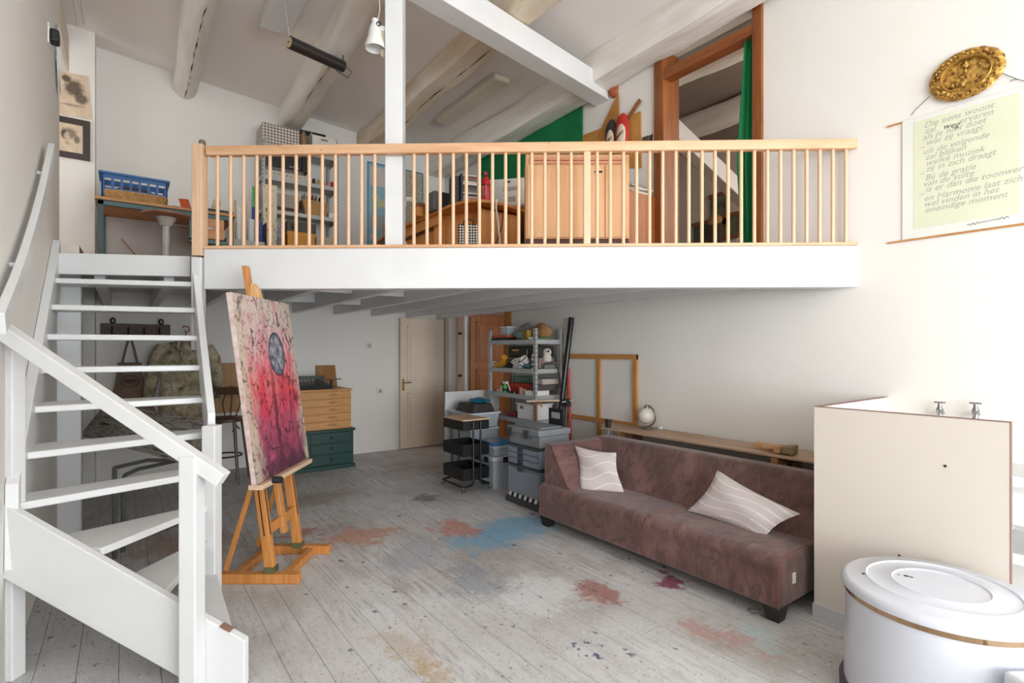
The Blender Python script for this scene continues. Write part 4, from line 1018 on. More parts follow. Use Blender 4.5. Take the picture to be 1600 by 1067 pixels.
MB().box(TU0+0.05, TV0+0.05, 0.755, TU1-0.06, TV1-0.06, 0.77).build('lid_tray', g3, gt, bevel=0.008)
for v in (TV1-0.10, TV1-0.36): MB().box(TU0-0.022, v, 0.66, TU0-0.004, v+0.08, 0.74).build('latch', g2, gt, bevel=0.006)
MB().box(TU1-0.0, TV0+0.10, 0.05, TU1+0.012, TV0+0.32, 0.92).build('pull_handle', blackp_m, gt, bevel=0.006)
MB().box(TU1-0.004, TV0+0.15, 0.82, TU1+0.016, TV0+0.27, 0.88).build('handle_grip', galv_m, gt)

# black trolley
tr_ = thing('utility_trolley', 'black three-tier metal trolley with a wooden top on castors', 'trolley', (2.965, 4.85, 0))
u0, u1, v0, v1 = -0.16, 0.16, -0.21, 0.21
for zi, z in enumerate((0.145, 0.395, 0.665)):
    h = 0.125 if zi < 2 else 0.10
    m = MB(); t = 0.006
    m.box(u0, v0, z, u1, v1, z+t); m.box(u0, v0, z, u0+t, v1, z+h); m.box(u1-t, v0, z, u1, v1, z+h); m.box(u0, v0, z, u1, v0+t, z+h); m.box(u0, v1-t, z, u1, v1, z+h)
    m.build('tray', black_m, tr_, local=True, bevel=0.003)
MB().box(u0-0.004, v0-0.004, 0.765, u1+0.004, v1+0.004, 0.778).build('wooden_top', wood('birch_top', (226, 194, 158), (206, 170, 132), 'y', 1, 0.5), tr_, local=True, bevel=0.004)
for s in (-1, 1):
    for d in (-0.045, 0.045):
        v = s*(0.21+0.012)
        MB().tube([(d, v, 0.75), (d, v, 0.12), (d+(-0.012 if d < 0 else 0.012), v, 0.10), ((u0 if d < 0 else u1)*0.95, v, 0.085)], 0.011, 8).build('upright_tube', black_m, tr_, local=True, smooth=True)
for u in (u0, u1):
    MB().tube([(u, -0.22, 0.085), (u, 0.22, 0.085)], 0.011, 8).build('base_tube', black_m, tr_, local=True, smooth=True)
    for s in (-1, 1):
        c = Vector((u, s*0.22, 0))
        cs = MB().cyl(c+Vector((0, 0, 0.05)), c+Vector((0, 0, 0.09)), 0.012, n=10); cs.box(c.x-0.016, c.y-0.014, 0.03, c.x-0.013, c.y+0.014, 0.06); cs.box(c.x+0.013, c.y-0.014, 0.03, c.x+0.016, c.y+0.014, 0.06)
        fk = cs.build('caster', chrome_m, tr_, local=True)
        MB().cyl(c+Vector((-0.012, 0, 0.028)), c+Vector((0.012, 0, 0.028)), 0.028, n=16).build('wheel', blackp_m, fk)

# storage boxes and white board behind the trolley
wb = tag(MB().box(3.20, 5.72, 0.0, 4.02, 5.745, 0.98).build('white_board', M('white_board', (222, 221, 218), (212, 211, 208), 3, 0.45)), 'large white panel standing upright behind the clear storage boxes', 'panel')
def clear_box(c, sx, sy, z0, h, label, lid=None, group='clear storage boxes', clips=True):
    t = thing('storage_box', label, 'storage box', (c[0], c[1], z0), 0, group)
    x, y = sx/2, sy/2; m = MB(); k = 0.9; th = 0.004
    def ring(s, z): return [(-x*s, -y*s, z), (x*s, -y*s, z), (x*s, y*s, z), (-x*s, y*s, z)]
    vs = ring(k, 0)+ring(1, h)+ring(0.985, h)+ring(k*0.98, th)
    fs = [(0, 1, 2, 3)]+[(i, (i+1) % 4, 4+(i+1) % 4, 4+i) for i in range(4)]+[(4+i, 4+(i+1) % 4, 8+(i+1) % 4, 8+i) for i in range(4)]+[(8+i, 8+(i+1) % 4, 12+(i+1) % 4, 12+i) for i in range(4)]+[(12, 13, 14, 15)]
    m.add(vs, fs).build('tub', clear_m, t, local=True)
    m = MB(); m.box(-x-0.012, -y-0.012, h-0.02, x+0.012, -y+0.002, h); m.box(-x-0.012, y-0.002, h-0.02, x+0.012, y+0.012, h); m.box(-x-0.012, -y, h-0.02, -x+0.002, y, h); m.box(x-0.002, -y, h-0.02, x+0.012, y, h)
    m.build('rim', M('rim_plastic', (214, 218, 222), None, 5, 0.3), t, local=True, bevel=0.003)
    rg = random.Random(label); cl = [(206, 196, 190), (180, 170, 176), (196, 202, 206), (216, 206, 186), (150, 160, 168)]
    for q in range(5):
        cx_, cy_ = rg.uniform(-x*0.55, x*0.55), rg.uniform(-y*0.55, y*0.55); s = rg.uniform(0.04, 0.08)
        cc = rg.choice(cl)
        MB().obox((cx_, cy_, 0.02+s*0.6+q*h*0.12), (s, s*0.4, 0), (-s*0.3, s*0.8, 0), (0, 0, s*0.6)).build('content', M('content_%d' % cc[0], cc, None, 9, 0.8), t, local=True, bevel=0.012)
    if lid: MB().box(-x-0.008, -y-0.008, h, x+0.008, y+0.008, h+0.022).build('lid', lid, t, local=True, bevel=0.007)
    if clips:
        for yy in (-y*0.45, y*0.45): MB().box(-x-0.022, yy-0.04, h-0.05, -x-0.012, yy+0.04, h+0.012).build('clip', blackp_m, t, local=True, bevel=0.003)
        MB().box(-0.04, -y-0.022, h-0.05, 0.04, -y-0.012, h+0.012).build('clip', blackp_m, t, local=True, bevel=0.003)
    return t
blue_l = M('blue_lid', (70, 150, 204), (58, 136, 192), 5, 0.4)
clear_box((3.34, 4.84), 0.32, 0.40, 0.0, 0.33, 'clear storage box with black clips on the floor beside the trolley')
clear_box((3.34, 4.83), 0.28, 0.36, 0.352, 0.11, 'shallow clear box with a bright blue lid on top of the clipped box', blue_l, clips=False)
MB().box(-0.168, -0.208, 0.33, 0.168, 0.208, 0.348).build('lid', M('pale_lid', (208, 214, 220), None, 5, 0.3), [o for o in COLL.objects if o.get('label', '').startswith('clear storage box with black clips')][0], local=True, bevel=0.006)
clear_box((3.40, 5.36), 0.36, 0.40, 0.0, 0.30, 'clear clipped box on the floor behind the trolley, lowest of the tall stack')
clear_box((3.38, 5.34), 0.38, 0.46, 0.302, 0.29, 'big clear box of odds and ends in the middle of the tall stack', clips=False)
clear_box((3.38, 5.34), 0.40, 0.48, 0.594, 0.18, 'wide clear box at the top of the tall stack behind the trolley', clips=False)
t = thing('ribbed_case', 'dark ribbed plastic case on top of the clear storage stack', 'case', (3.38, 5.32, 0.775))
MB().add([(-0.15, -0.21, 0), (0.15, -0.21, 0), (0.15, 0.21, 0), (-0.15, 0.21, 0), (-0.12, -0.18, 0.10), (0.12, -0.18, 0.10), (0.12, 0.18, 0.10), (-0.12, 0.18, 0.10)], [(0, 3, 2, 1), (4, 5, 6, 7), (0, 1, 5, 4), (1, 2, 6, 5), (2, 3, 7, 6), (3, 0, 4, 7)]).build('shell', M('smoky_black', (62, 58, 56), (48, 44, 42), 8, 0.4), t, local=True, bevel=0.015, seg=3)
for i in range(5): MB().beam((-0.146, -0.12+i*0.06, 0.01), (-0.122, -0.12+i*0.06, 0.09), 0.008, 0.006, (1, 0, 0)).build('rib', blackp_m, t, local=True)
bag('blue_plastic_sheet', (3.40, 5.25, 0.905), (0.10, 0.15, 0.028), M('blue_film', (40, 134, 170), (24, 104, 142), 12, 0.35, bump=0.6), 'crumpled bright blue plastic sheet on the dark case', 'plastic sheet', 31, 'sheets', 0.25)

# black tubes and stand leaning in the corner by the rack
def leaner(name, p0, p1, r, mat, label, cat):
    return tag(MB().cyl(p0, p1, r, n=14).build(name, mat, smooth=True), label, cat, 'poles leaning by the rack')
tb_m = M('black_tube', (30, 29, 30), (22, 21, 22), 8, 0.3)
top = PU(893, 496, UR-0.05); bot = PU(870, 700, 3.72); bot = Vector((3.74, 4.26, 0.0)); 
q = PU(866, 690, 3.80)
leaner('black_pole', (3.82, 4.42, 0.0), top, 0.032, tb_m, 'thick black cardboard tube leaning against the wall beside the rack', 'tube')
t = thing('tripod', 'folded black tripod with silver clamps standing between the tube and the sofa', 'tripod', (3.78, 4.30, 0))
a = PU(880, 628, 3.98)
for (px, pm_) in ((868, -0.05), (884, 0.02), (893, 0.07)):
    MB().cyl((3.80+pm_, 4.30+pm_*1.2, 0.0), (3.93, 4.30, 0.92), 0.013, 0.016, 8).build('leg', tb_m, t, smooth=True)
MB().box(3.90, 4.26, 0.88, 3.96, 4.34, 0.96).build('head', blackp_m, t, bevel=0.008)
MB().cyl((3.86, 4.30, 0.93), (4.0, 4.24, 0.95), 0.008, n=8).build('clamp_lever', galv_m, t)
t = thing('walking_stick', 'bent cane walking stick hooked over the rack edge', 'walking stick', (3.66, 4.50, 0))
hk = [(3.66, 4.48, 0.0), (3.66, 4.49, 0.5), (3.66, 4.50, 0.88)]+[(3.66, 4.50-0.045+0.045*math.cos(a_), 0.88+0.045*math.sin(a_)) for a_ in (0.5, 1.0, 1.6, 2.2, 2.8, 3.2)]
MB().tube(hk, 0.011, 8).build('cane', wood('cane', (186, 122, 66), (160, 96, 46), 'z', 1, 0.5), t, smooth=True)
leaner('red_pole', (4.05, 4.34, 0.0), PU(888, 575, UR-0.03), 0.016, M('red_pole', (196, 62, 60), None, 5, 0.4), 'thin red pole leaning on the wall behind the black tube', 'pole')
leaner('wooden_stick', (3.60, 4.60, 0.93), (3.86, 4.34, 0.945), 0.012, wood('pale_stick', (226, 200, 176), (200, 170, 140), 'x', 1, 0.6), 'short pale paint-splashed stick jutting from the rack', 'stick')

# stretcher frame against the right wall
sf = thing('stretcher_frame', 'bare wooden canvas stretcher frame leaning on the white wall behind the table', 'stretcher frame', (UR-0.05, 3.4, 0))
wf = wood('stretcher_wood', (206, 148, 84), (184, 122, 60), 'z', 1, 0.5); wfh = wood('stretcher_wood_h', (206, 148, 84), (184, 122, 60), 'y', 1, 0.5)
va = PU(995, 600, UR-0.03).y; vb = PU(880, 600, UR-0.03).y; zt_ = PU(995, 554, UR-0.03).z
MB().box(UR-0.035, va, 0.0, UR-0.01, va+0.05, zt_).build('stile', wf, sf)
MB().box(UR-0.035, vb-0.05, 0.0, UR-0.01, vb, zt_).build('stile', wf, sf)
vm = PU(935, 600, UR-0.03).y
MB().box(UR-0.034, vm-0.022, 0.0, UR-0.012, vm+0.022, zt_-0.05).build('mid_bar', wf, sf)
MB().box(UR-0.036, va, zt_-0.05, UR-0.008, vb, zt_).build('top_rail', wfh, sf)
zm = PU(935, 655, UR-0.03).z
MB().box(UR-0.033, va+0.05, zm-0.03, UR-0.014, vb-0.05, zm+0.015).build('cross_bar', wfh, sf)
MB().box(UR-0.036, va, 0.0, UR-0.008, vb, 0.05).build('bottom_rail', wfh, sf)

# ================================================================== trestle table behind the sofa
tt = thing('trestle_table', 'long wooden plank table on trestles along the white wall behind the sofa', 'table', (3.95, 2.6, 0))
tw = wood('weathered_plank', (196, 164, 138), (166, 132, 106), 'y', 0.8, 0.55)
MB().slab([(3.765, 1.41, 0.728), (3.765, 3.63, 0.728), (4.135, 3.80, 0.728), (4.135, 1.41, 0.728)], (0, 0, 0.016)).build('tabletop', tw, tt, bevel=0.002)
lw = wood('trestle_wood', (170, 122, 82), (138, 94, 58), 'z', 1, 0.6)
for v in (3.42, 1.92):
    MB().beam((3.77, v, 0.70), (4.12, v, 0.70), 0.05, 0.05).build('trestle_bar', lw, tt, bevel=0.003)
    for u in (3.82, 4.06):
        for s in (-1, 1):
            MB().beam((u, v+s*0.02, 0.69), (u, v+s*0.17, 0.0), 0.03, 0.045, (1, 0, 0)).build('trestle_leg', lw, tt, bevel=0.002)
TZ = 0.745
v = PU(1012, 660, 4.03).y
gl_ = thing('globe_lamp', 'small table lamp with a glass globe on a curved metal arm', 'lamp', (4.03, v, TZ))
pew = M('pewter', (150, 146, 132), (132, 128, 114), 6, 0.35, metal=0.8)
MB().lathe([(0, 0), (0.055, 0), (0.06, 0.008), (0.05, 0.02), (0.02, 0.028), (0, 0.028)], n=24).build('base', pew, gl_, local=True, smooth=True)
MB().ball((0.0, 0.02, 0.125), 0.078, 24, 14).build('globe', M('opal_glass', (226, 220, 206), (214, 206, 190), 3, 0.12), gl_, local=True, smooth=True)
arc = [(0.01, -0.075+0.02*0, 0.02)]+[(0.01, 0.02+0.105*math.cos(a), 0.125+0.10*math.sin(a)) for a in [R(q) for q in (-75, -55, -30, 0, 30, 60, 85, 100)]]
arc = [(0.01, 0.02-0.105*math.cos(R(q)), 0.125+0.10*math.sin(R(q))) for q in (-70, -45, -20, 10, 40, 70, 95)]
MB().tube([(0.01, 0.0, 0.02)]+arc, 0.008, 8).build('arm', pew, gl_, local=True, smooth=True)
MB().cyl((0.01, 0.02, 0.19), (0.01, 0.02, 0.225), 0.03, 0.018, 14).build('socket_cap', pew, gl_, local=True, smooth=True)
cord = thing('lamp_cord', 'pale lamp cord with a plug lying along the table', 'cord', (4.02, 3.0, TZ))
cp = [(1022, 660), (1036, 667), (1050, 668), (1062, 671), (1080, 672), (1098, 671), (1110, 674), (1120, 677), (1116, 680), (1100, 680), (1085, 678)]
pts = []
for i, (x, y) in enumerate(cp):
    q = PZ(x, y+2.5, TZ+0.004); q.x = min(max(q.x, 3.80), 4.11); q.z = TZ+0.004; pts.append(q)
MB().tube(pts, 0.0035, 6).build('cable', M('cord_beige', (206, 190, 160), None, 6, 0.6), cord)
MB().box(pts[1].x-0.015, pts[1].y-0.02, TZ, pts[1].x+0.015, pts[1].y+0.02, TZ+0.028).build('plug', white_pl, cord, bevel=0.006)
p = PZ(1196, 692, TZ); p = Vector((3.93, PU(1195, 690, 3.93).y, TZ))
blk = tag(MB().box(p.x-0.03, p.y-0.12, TZ, p.x+0.03, p.y+0.07, TZ+0.045).build('wooden_block', wood('block_wood', (214, 168, 124), (190, 138, 92), 'y', 1, 0.55), bevel=0.004), 'wooden block beside the big brush on the trestle table', 'block')
br = thing('wide_brush', 'wide worn bristle brush with a wooden handle on the trestle table', 'brush', (3.85, p.y-0.12, TZ), R(8))
MB().beam((0, 0.10, 0.03), (0, 0.0, 0.035), 0.03, 0.03).build('handle', wood('brush_handle', (206, 170, 130), (176, 136, 96), 'y', 1, 0.6), br, local=True, bevel=0.01)
MB().box(-0.05, -0.05, 0.005, 0.05, 0.0, 0.06).build('ferrule', wood('brush_stock', (196, 150, 106), (170, 122, 78), 'x', 1, 0.6), br, local=True, bevel=0.006)
MB().add([(-0.05, -0.05, 0.008), (0.05, -0.05, 0.008), (0.05, -0.05, 0.058), (-0.05, -0.05, 0.058), (-0.062, -0.14, 0.002), (0.062, -0.14, 0.002), (0.062, -0.14, 0.075), (-0.062, -0.14, 0.075)], [(0, 3, 2, 1), (4, 5, 6, 7), (0, 1, 5, 4), (1, 2, 6, 5), (2, 3, 7, 6), (3, 0, 4, 7)]).build('bristles', M('bristle', (150, 132, 96), (112, 96, 66), 30, 0.9, stretch=(1, 0.1, 1), bump=0.5), br, local=True, bevel=0.012)
t = thing('bench_clamp', 'small dark metal vice clamped to the table end by the stretcher frame', 'clamp', (3.80, 3.56, TZ))
MB().box(-0.02, -0.025, 0.0, 0.02, 0.025, 0.06).build('jaw', M('vice_iron', (96, 84, 82), (70, 62, 62), 9, 0.5, metal=0.5), t, local=True, bevel=0.006)
MB().cyl((0, 0, -0.14), (0, 0, -0.018), 0.011, n=10).build('screw', galv_m, t, local=True, smooth=True)
MB().cyl((0, -0.05, -0.11), (0, 0.05, -0.11), 0.006, n=8).build('toggle_bar', galv_m, t, local=True)
MB().box(-0.026, -0.03, 0.06, 0.026, 0.03, 0.08).build('pad', M('vice_iron', (1, 1, 1)), t, local=True, bevel=0.004)

# ================================================================== back wall under the loft
pc_ = thing('plan_chest', 'low pine plan chest with five drawers standing on the green chest', 'chest of drawers', (1.95, 7.04, 0.5))
chw = wood('chest_pine', (212, 158, 94), (190, 132, 70), 'x', 0.8, 0.5, 0.7)
CU0, CU1, CVF = 1.42, 2.36, 6.68
MB().box(CU0, CVF+0.015, 0.50, CU1, VB-0.02, 0.985).build('body', chw, pc_, bevel=0.004)
MB().box(CU0-0.015, CVF-0.005, 0.985, CU1+0.012, VB-0.015, 1.005).build('top', chw, pc_, bevel=0.004)
for i in range(5):
    z0 = 0.512+i*0.0945
    d = MB().box(CU0+0.012, CVF, z0, CU1-0.012, CVF+0.016, z0+0.088).build('drawer', chw, pc_, bevel=0.004)
    for uu in (CU0+0.2, CU1-0.30):
        MB().lathe([(0.0, 0), (0.05, 0), (0.055, 0.004), (0.045, 0.008), (0, 0.008)], n=16, sy=0.32).tf(Matrix.Translation((uu+0.06, CVF, z0+0.045)) @ Matrix.Rotation(R(90), 4, 'X')).build('handle', wood('handle_wood', (196, 140, 80), (160, 106, 54), 'x', 1, 0.5), d)
gc = thing('green_chest', 'dark green wooden chest with three knobbed drawers under the pine plan chest', 'chest of drawers', (1.95, 7.04, 0))
gm = M('dark_green_paint', (32, 72, 62), (24, 60, 52), 4, 0.4)
MB().box(1.45, 6.665, 0.05, 2.38, VB-0.02, 0.47).build('body', gm, gc, bevel=0.004)
MB().box(1.43, 6.64, 0.47, 2.40, VB-0.015, 0.5).build('top', gm, gc, bevel=0.006)
MB().box(1.43, 6.64, 0.0, 2.40, VB-0.015, 0.05).build('plinth', gm, gc, bevel=0.006)
for i in range(3):
    d = MB().box(1.84, 6.65, 0.065+i*0.135, 2.365, 6.668, 0.19+i*0.135).build('drawer', gm, gc, bevel=0.005)
    MB().cyl((2.10, 6.65, 0.128+i*0.135), (2.10, 6.625, 0.128+i*0.135), 0.02, n=12).build('knob', blackp_m, d, smooth=True)
    d = MB().box(1.46, 6.65, 0.065+i*0.135, 1.825, 6.668, 0.19+i*0.135).build('drawer', gm, gc, bevel=0.005)
tp = thing('typewriter', 'dark grey typewriter-like machine with a lever on the plan chest', 'machine', (2.02, 7.0, 1.005))
tgm = M('machine_grey', (62, 66, 66), (50, 54, 54), 6, 0.45)
MB().prism([(6.80, 1.006), (7.18, 1.006), (7.18, 1.09), (6.84, 1.05)], 'x', 1.72, 2.16).build('body', tgm, tp, bevel=0.008)
MB().box(1.75, 7.02, 1.12, 2.12, 7.06, 1.165).build('carriage', tgm, tp, bevel=0.006)
for i in range(7): MB().tube([(1.80+i*0.045, 6.92, 1.06), (1.80+i*0.045, 6.97, 1.10), (1.80+i*0.045, 7.03, 1.125)], 0.004, 5).build('wire', black_m, tp)
MB().beam((2.02, 6.90, 1.115), (2.30, 6.90, 1.12), 0.025, 0.012).build('lever', black_m, tp)
MB().cyl((2.17, 6.90, 1.006), (2.17, 6.90, 1.115), 0.018, n=10).build('lever_stand', black_m, tp, smooth=True)
tag(MB().slab([(2.12, 7.30, 1.006), (2.38, 7.30, 1.006), (2.38, 7.40, 1.29), (2.12, 7.40, 1.29)], (0, 0.02, 0)).build('plywood_board', wood('figured_ply', (176, 128, 74), (140, 94, 48), 'z', 0.5, 0.5)), 'square brown wood-grain board leaning on the wall above the plan chest', 'board')
def plate(px, py, label, kind):
    c = PV(px, py, VB-0.006)
    t = thing('wall_socket' if kind else 'light_switch', label, 'socket' if kind else 'switch', (c.x, VB-0.006, c.z))
    MB().box(-0.058, -0.008, -0.06, 0.058, 0.006, 0.06).build('plate', M('plate_white', (236, 232, 226), None, 4, 0.4), t, local=True, bevel=0.003)
    MB().box(-0.028, -0.014, -0.03, 0.028, -0.008, 0.03).build('rocker', M('plate_cream', (206, 194, 164), None, 4, 0.4), t, local=True, bevel=0.004)
    if kind:
        for dz in (0.012, -0.012): MB().cyl((0, -0.0145, dz), (0, -0.0138, dz), 0.009, n=10).build('outlet', M('outlet_dark', (110, 104, 92), None, 4, 0.5), t, local=True)
plate(577, 540, 'beige light switch plate high on the back wall beside the cream door', 0)
plate(594, 611, 'beige double socket plate on the back wall beside the cream door', 1)
# coat rail, apron, painter's coat
vr = VB-0.03
a, b_ = PV(157, 514, vr), PV(266, 516, vr)
cr = thing('coat_rail', 'dark wooden coat rail on the back wall behind the stairs', 'coat rail', ((a.x+b_.x)/2, vr, 1.66))
MB().box(a.x, vr-0.012, 1.665, b_.x, vr+0.03, 1.80).build('board', wood('dark_oak', (88, 58, 46), (66, 42, 34), 'x', 0.8, 0.5), cr, bevel=0.004)
for i in range(4):
    x = a.x+(b_.x-a.x)*(0.16+0.225*i)
    MB().tube([(x, vr-0.012, 1.76), (x, vr-0.05, 1.75), (x, vr-0.075, 1.70), (x, vr-0.06, 1.66), (x, vr-0.04, 1.665)], 0.008, 6).build('hook', black_m, cr, smooth=True)
for f_ in (0.17, 0.86):
    x = a.x+(b_.x-a.x)*f_
    MB().tube([(x+0.02*math.cos(k*0.785), vr-0.02, 1.83+0.03*math.sin(k*0.785)) for k in range(8)], 0.010, 6, closed=True).build('hanger_ring', black_m, cr, smooth=True)
ac = PV(203, 600, VB-0.10)
ap = thing('apron', 'brown canvas apron with an oval printed emblem hanging from the coat rail', 'apron', (ac.x, VB-0.1, 0.5))
apm = M('apron_canvas', (140, 114, 97), (118, 94, 79), 6, 0.9)
def drape(rows, v, thick, seed, nx=10):
    rg = random.Random(seed); ph = rg.uniform(0, 6); vs = []; m = len(rows)
    for sgn in (-1, 1):
        for (z, x0, x1) in rows:
            for i in range(nx+1):
                s = i/nx; x = x0+(x1-x0)*s
                vs.append((x, v+thick*0.8*math.sin(s*9+z*6+ph)*0.5+sgn*thick/2*max(0.15, math.sin(math.pi*s)), z))
    q = m*(nx+1); fs = []
    for side in range(2):
        for j in range(m-1):
            for i in range(nx):
                k = side*q+j*(nx+1)+i; fs.append((k, k+1, k+nx+2, k+nx+1))
    for j in range(m-1):
        for e in (0, nx): fs.append((j*(nx+1)+e, (j+1)*(nx+1)+e, q+(j+1)*(nx+1)+e, q+j*(nx+1)+e))
    for i in range(nx):
        for e in (0, (m-1)*(nx+1)): fs.append((e+i, e+i+1, q+e+i+1, q+e+i))
    return MB().add(vs, fs)
c0 = ac.x
drape([(1.34, c0-0.10, c0+0.10), (1.25, c0-0.115, c0+0.115), (1.1, c0-0.14, c0+0.15), (0.98, c0-0.17, c0+0.20), (0.8, c0-0.16, c0+0.24), (0.6, c0-0.14, c0+0.20), (0.42, c0-0.12, c0+0.2)], VB-0.09, 0.035, 3).build('bib', apm, ap, smooth=True)
for s in (-0.075, 0.075): MB().tube([(c0+s, VB-0.09, 1.33), (c0+s*0.5, VB-0.085, 1.52), (c0, VB-0.085, 1.67)], 0.012, 6).build('strap', apm, ap)
MB().box(c0-0.11, VB-0.115, 1.30, c0+0.11, VB-0.075, 1.36).build('top_band', apm, ap, bevel=0.01)
em = MB().tube([(c0+0.085*math.cos(k*0.3142), VB-0.118, 1.15+0.065*math.sin(k*0.3142)) for k in range(20)], 0.004, 5, closed=True)
em.box(c0-0.06, VB-0.121, 1.142, c0+0.06, VB-0.117, 1.165); em.box(c0-0.045, VB-0.121, 1.176, c0+0.045, VB-0.117, 1.182); em.box(c0-0.045, VB-0.121, 1.122, c0+0.045, VB-0.117, 1.128)
em.build('emblem', M('emblem_ink', (66, 50, 44), None, 9, 0.9), ap)
def camo():
    m, nt, b = nodes_of('paint_stained_camouflage')
    v = coords(nt, 'Object')
    n1 = noise(nt, v, 9, 5, 0.6, 0.8)
    base = ramp(nt, n1, [(0.32, lin((84, 76, 64))), (0.42, lin((150, 138, 112))), (0.54, lin((186, 172, 142))), (0.7, lin((210, 198, 172)))])
    n2 = noise(nt, v, 26, 5, 0.7)
    base = mixc(nt, ramp(nt, n2, [(0.6, (0, 0, 0, 1)), (0.66, (0.9, 0.9, 0.9, 1))]), base, lin((54, 50, 48)))
    n3 = noise(nt, coords(nt, 'Object', (1, 1, 1), (4, 2, 1)), 17, 4)
    base = mixc(nt, ramp(nt, n3, [(0.66, (0, 0, 0, 1)), (0.7, (0.8, 0.8, 0.8, 1))]), base, lin((196, 200, 200)))
    nt.links.new(base, b.inputs['Base Color']); b.inputs['Roughness'].default_value = 0.9
    bumpn(nt, b, noise(nt, coords(nt, 'Object', (8, 8, 1.2)), 1.5, 3), 0.4, 0.02)
    return m
cm = camo()
cc = PV(290, 600, VB-0.14)
co = thing('painter_coat', 'paint-stained camouflage coat on a red hanger on the back wall', 'coat', (cc.x, VB-0.14, 0.55))
c0 = cc.x; vv = VB-0.13
drape([(1.60, c0-0.09, c0+0.09), (1.58, c0-0.19, c0+0.2), (1.53, c0-0.25, c0+0.26), (1.40, c0-0.24, c0+0.25), (1.2, c0-0.24, c0+0.25), (1.0, c0-0.25, c0+0.26), (0.8, c0-0.26, c0+0.27), (0.6, c0-0.24, c0+0.26)], vv, 0.12, 5, 14).build('body', cm, co, smooth=True)
for s in (-1, 1):
    MB().tube([(c0+s*0.22, vv, 1.54), (c0+s*0.29, vv-0.02, 1.40), (c0+s*0.33, vv-0.02, 1.2), (c0+s*0.36, vv-0.01, 1.0), (c0+s*0.38, vv, 0.93)], [0.07, 0.075, 0.068, 0.06, 0.055], 10).build('sleeve', cm, co, smooth=True)
    MB().slab([(c0+s*0.015, vv-0.075, 1.34), (c0+s*0.10, vv-0.08, 1.55), (c0+s*0.07, vv-0.05, 1.62), (c0+s*0.01, vv-0.07, 1.50)], (0, -0.012, 0)).build('lapel', cm, co, bevel=0.004)
hr = M('red_hanger', (176, 66, 52), None, 5, 0.4)
MB().tube([(c0, vv-0.02, 1.60), (c0, vv-0.02, 1.70), (c0+0.035, vv-0.02, 1.73), (c0+0.03, vv-0.02, 1.775), (c0-0.01, vv-0.02, 1.785), (c0-0.03, vv-0.02, 1.765)], 0.008, 6).build('hanger_hook', hr, co, smooth=True)
MB().beam((c0-0.05, vv-0.075, 1.60), (c0+0.05, vv-0.075, 1.60), 0.012, 0.012).build('hanger_bar', hr, co)
MB().tube([(c0, VB, 1.72), (c0, vv-0.03, 1.73)], 0.006, 6).build('wall_nail', black_m, co)
q0 = PV(344, 600, VB-0.06); q1 = PV(362, 600, VB-0.06)
tag(MB().box(q0.x-0.09, VB-0.05, 0.72, q1.x+0.1, VB-0.03, 1.34).build('plywood_sheet', wood('ply_sheet', (186, 142, 92), (156, 110, 64), 'z', 0.5, 0.55)), 'brown plywood sheet against the back wall between coat and painting', 'board')
# bentwood bar stool
sc_ = C(-3.27, 6.0)
bs = thing('bentwood_stool', 'dark bentwood bar chair in front of the stained coat', 'chair', (sc_.x, sc_.y, 0), -YAW+R(10))
bw = wood('dark_bentwood', (96, 70, 50), (72, 50, 34), 'z', 1, 0.4)
MB().lathe([(0, 0.69), (0.19, 0.69), (0.205, 0.70), (0.205, 0.722), (0.19, 0.732), (0, 0.728)], n=28).build('seat', bw, bs, local=True, smooth=True)
lg = {}
for (x, y) in ((-1, -1), (1, -1), (-1, 1), (1, 1)):
    MB().tube([(x*0.13, y*0.13, 0.70), (x*0.155, y*0.155, 0.4), (x*0.19, y*0.19, 0.0)], [0.02, 0.017, 0.014], 8).build('leg', bw, bs, local=True, smooth=True)
MB().tube([(0.165*math.cos(k*0.3142), 0.165*math.sin(k*0.3142), 0.30) for k in range(20)], 0.011, 6, closed=True).build('foot_ring', bw, bs, local=True, smooth=True)
for q in range(4):
    a = q*math.pi/2+math.pi/4
    MB().tube([(0.15*math.cos(a)*1.42*0.72, 0.15*math.sin(a)*1.42*0.72, 0.58), (0.12*math.cos(a+0.4), 0.12*math.sin(a+0.4), 0.66), (0.10*math.cos(a+0.785), 0.10*math.sin(a+0.785), 0.69)], 0.009, 6).build('brace', bw, bs, local=True, smooth=True)
MB().tube([(-0.16, 0.12, 0.72), (-0.20, 0.17, 0.90), (-0.18, 0.20, 1.02), (0, 0.21, 1.06), (0.18, 0.20, 1.02), (0.20, 0.17, 0.90), (0.16, 0.12, 0.72)], 0.014, 8).build('back_hoop', bw, bs, local=True, smooth=True)
MB().beam((-0.19, 0.20, 1.02), (0.19, 0.20, 1.02), 0.02, 0.09).build('back_rail', bw, bs, local=True, bevel=0.008)
for x in (-0.07, 0.0, 0.07): MB().tube([(x*0.8, 0.14, 0.72), (x*1.4, 0.18, 0.88), (x, 0.2, 1.0)], 0.008, 6).build('spindle', bw, bs, local=True, smooth=True)
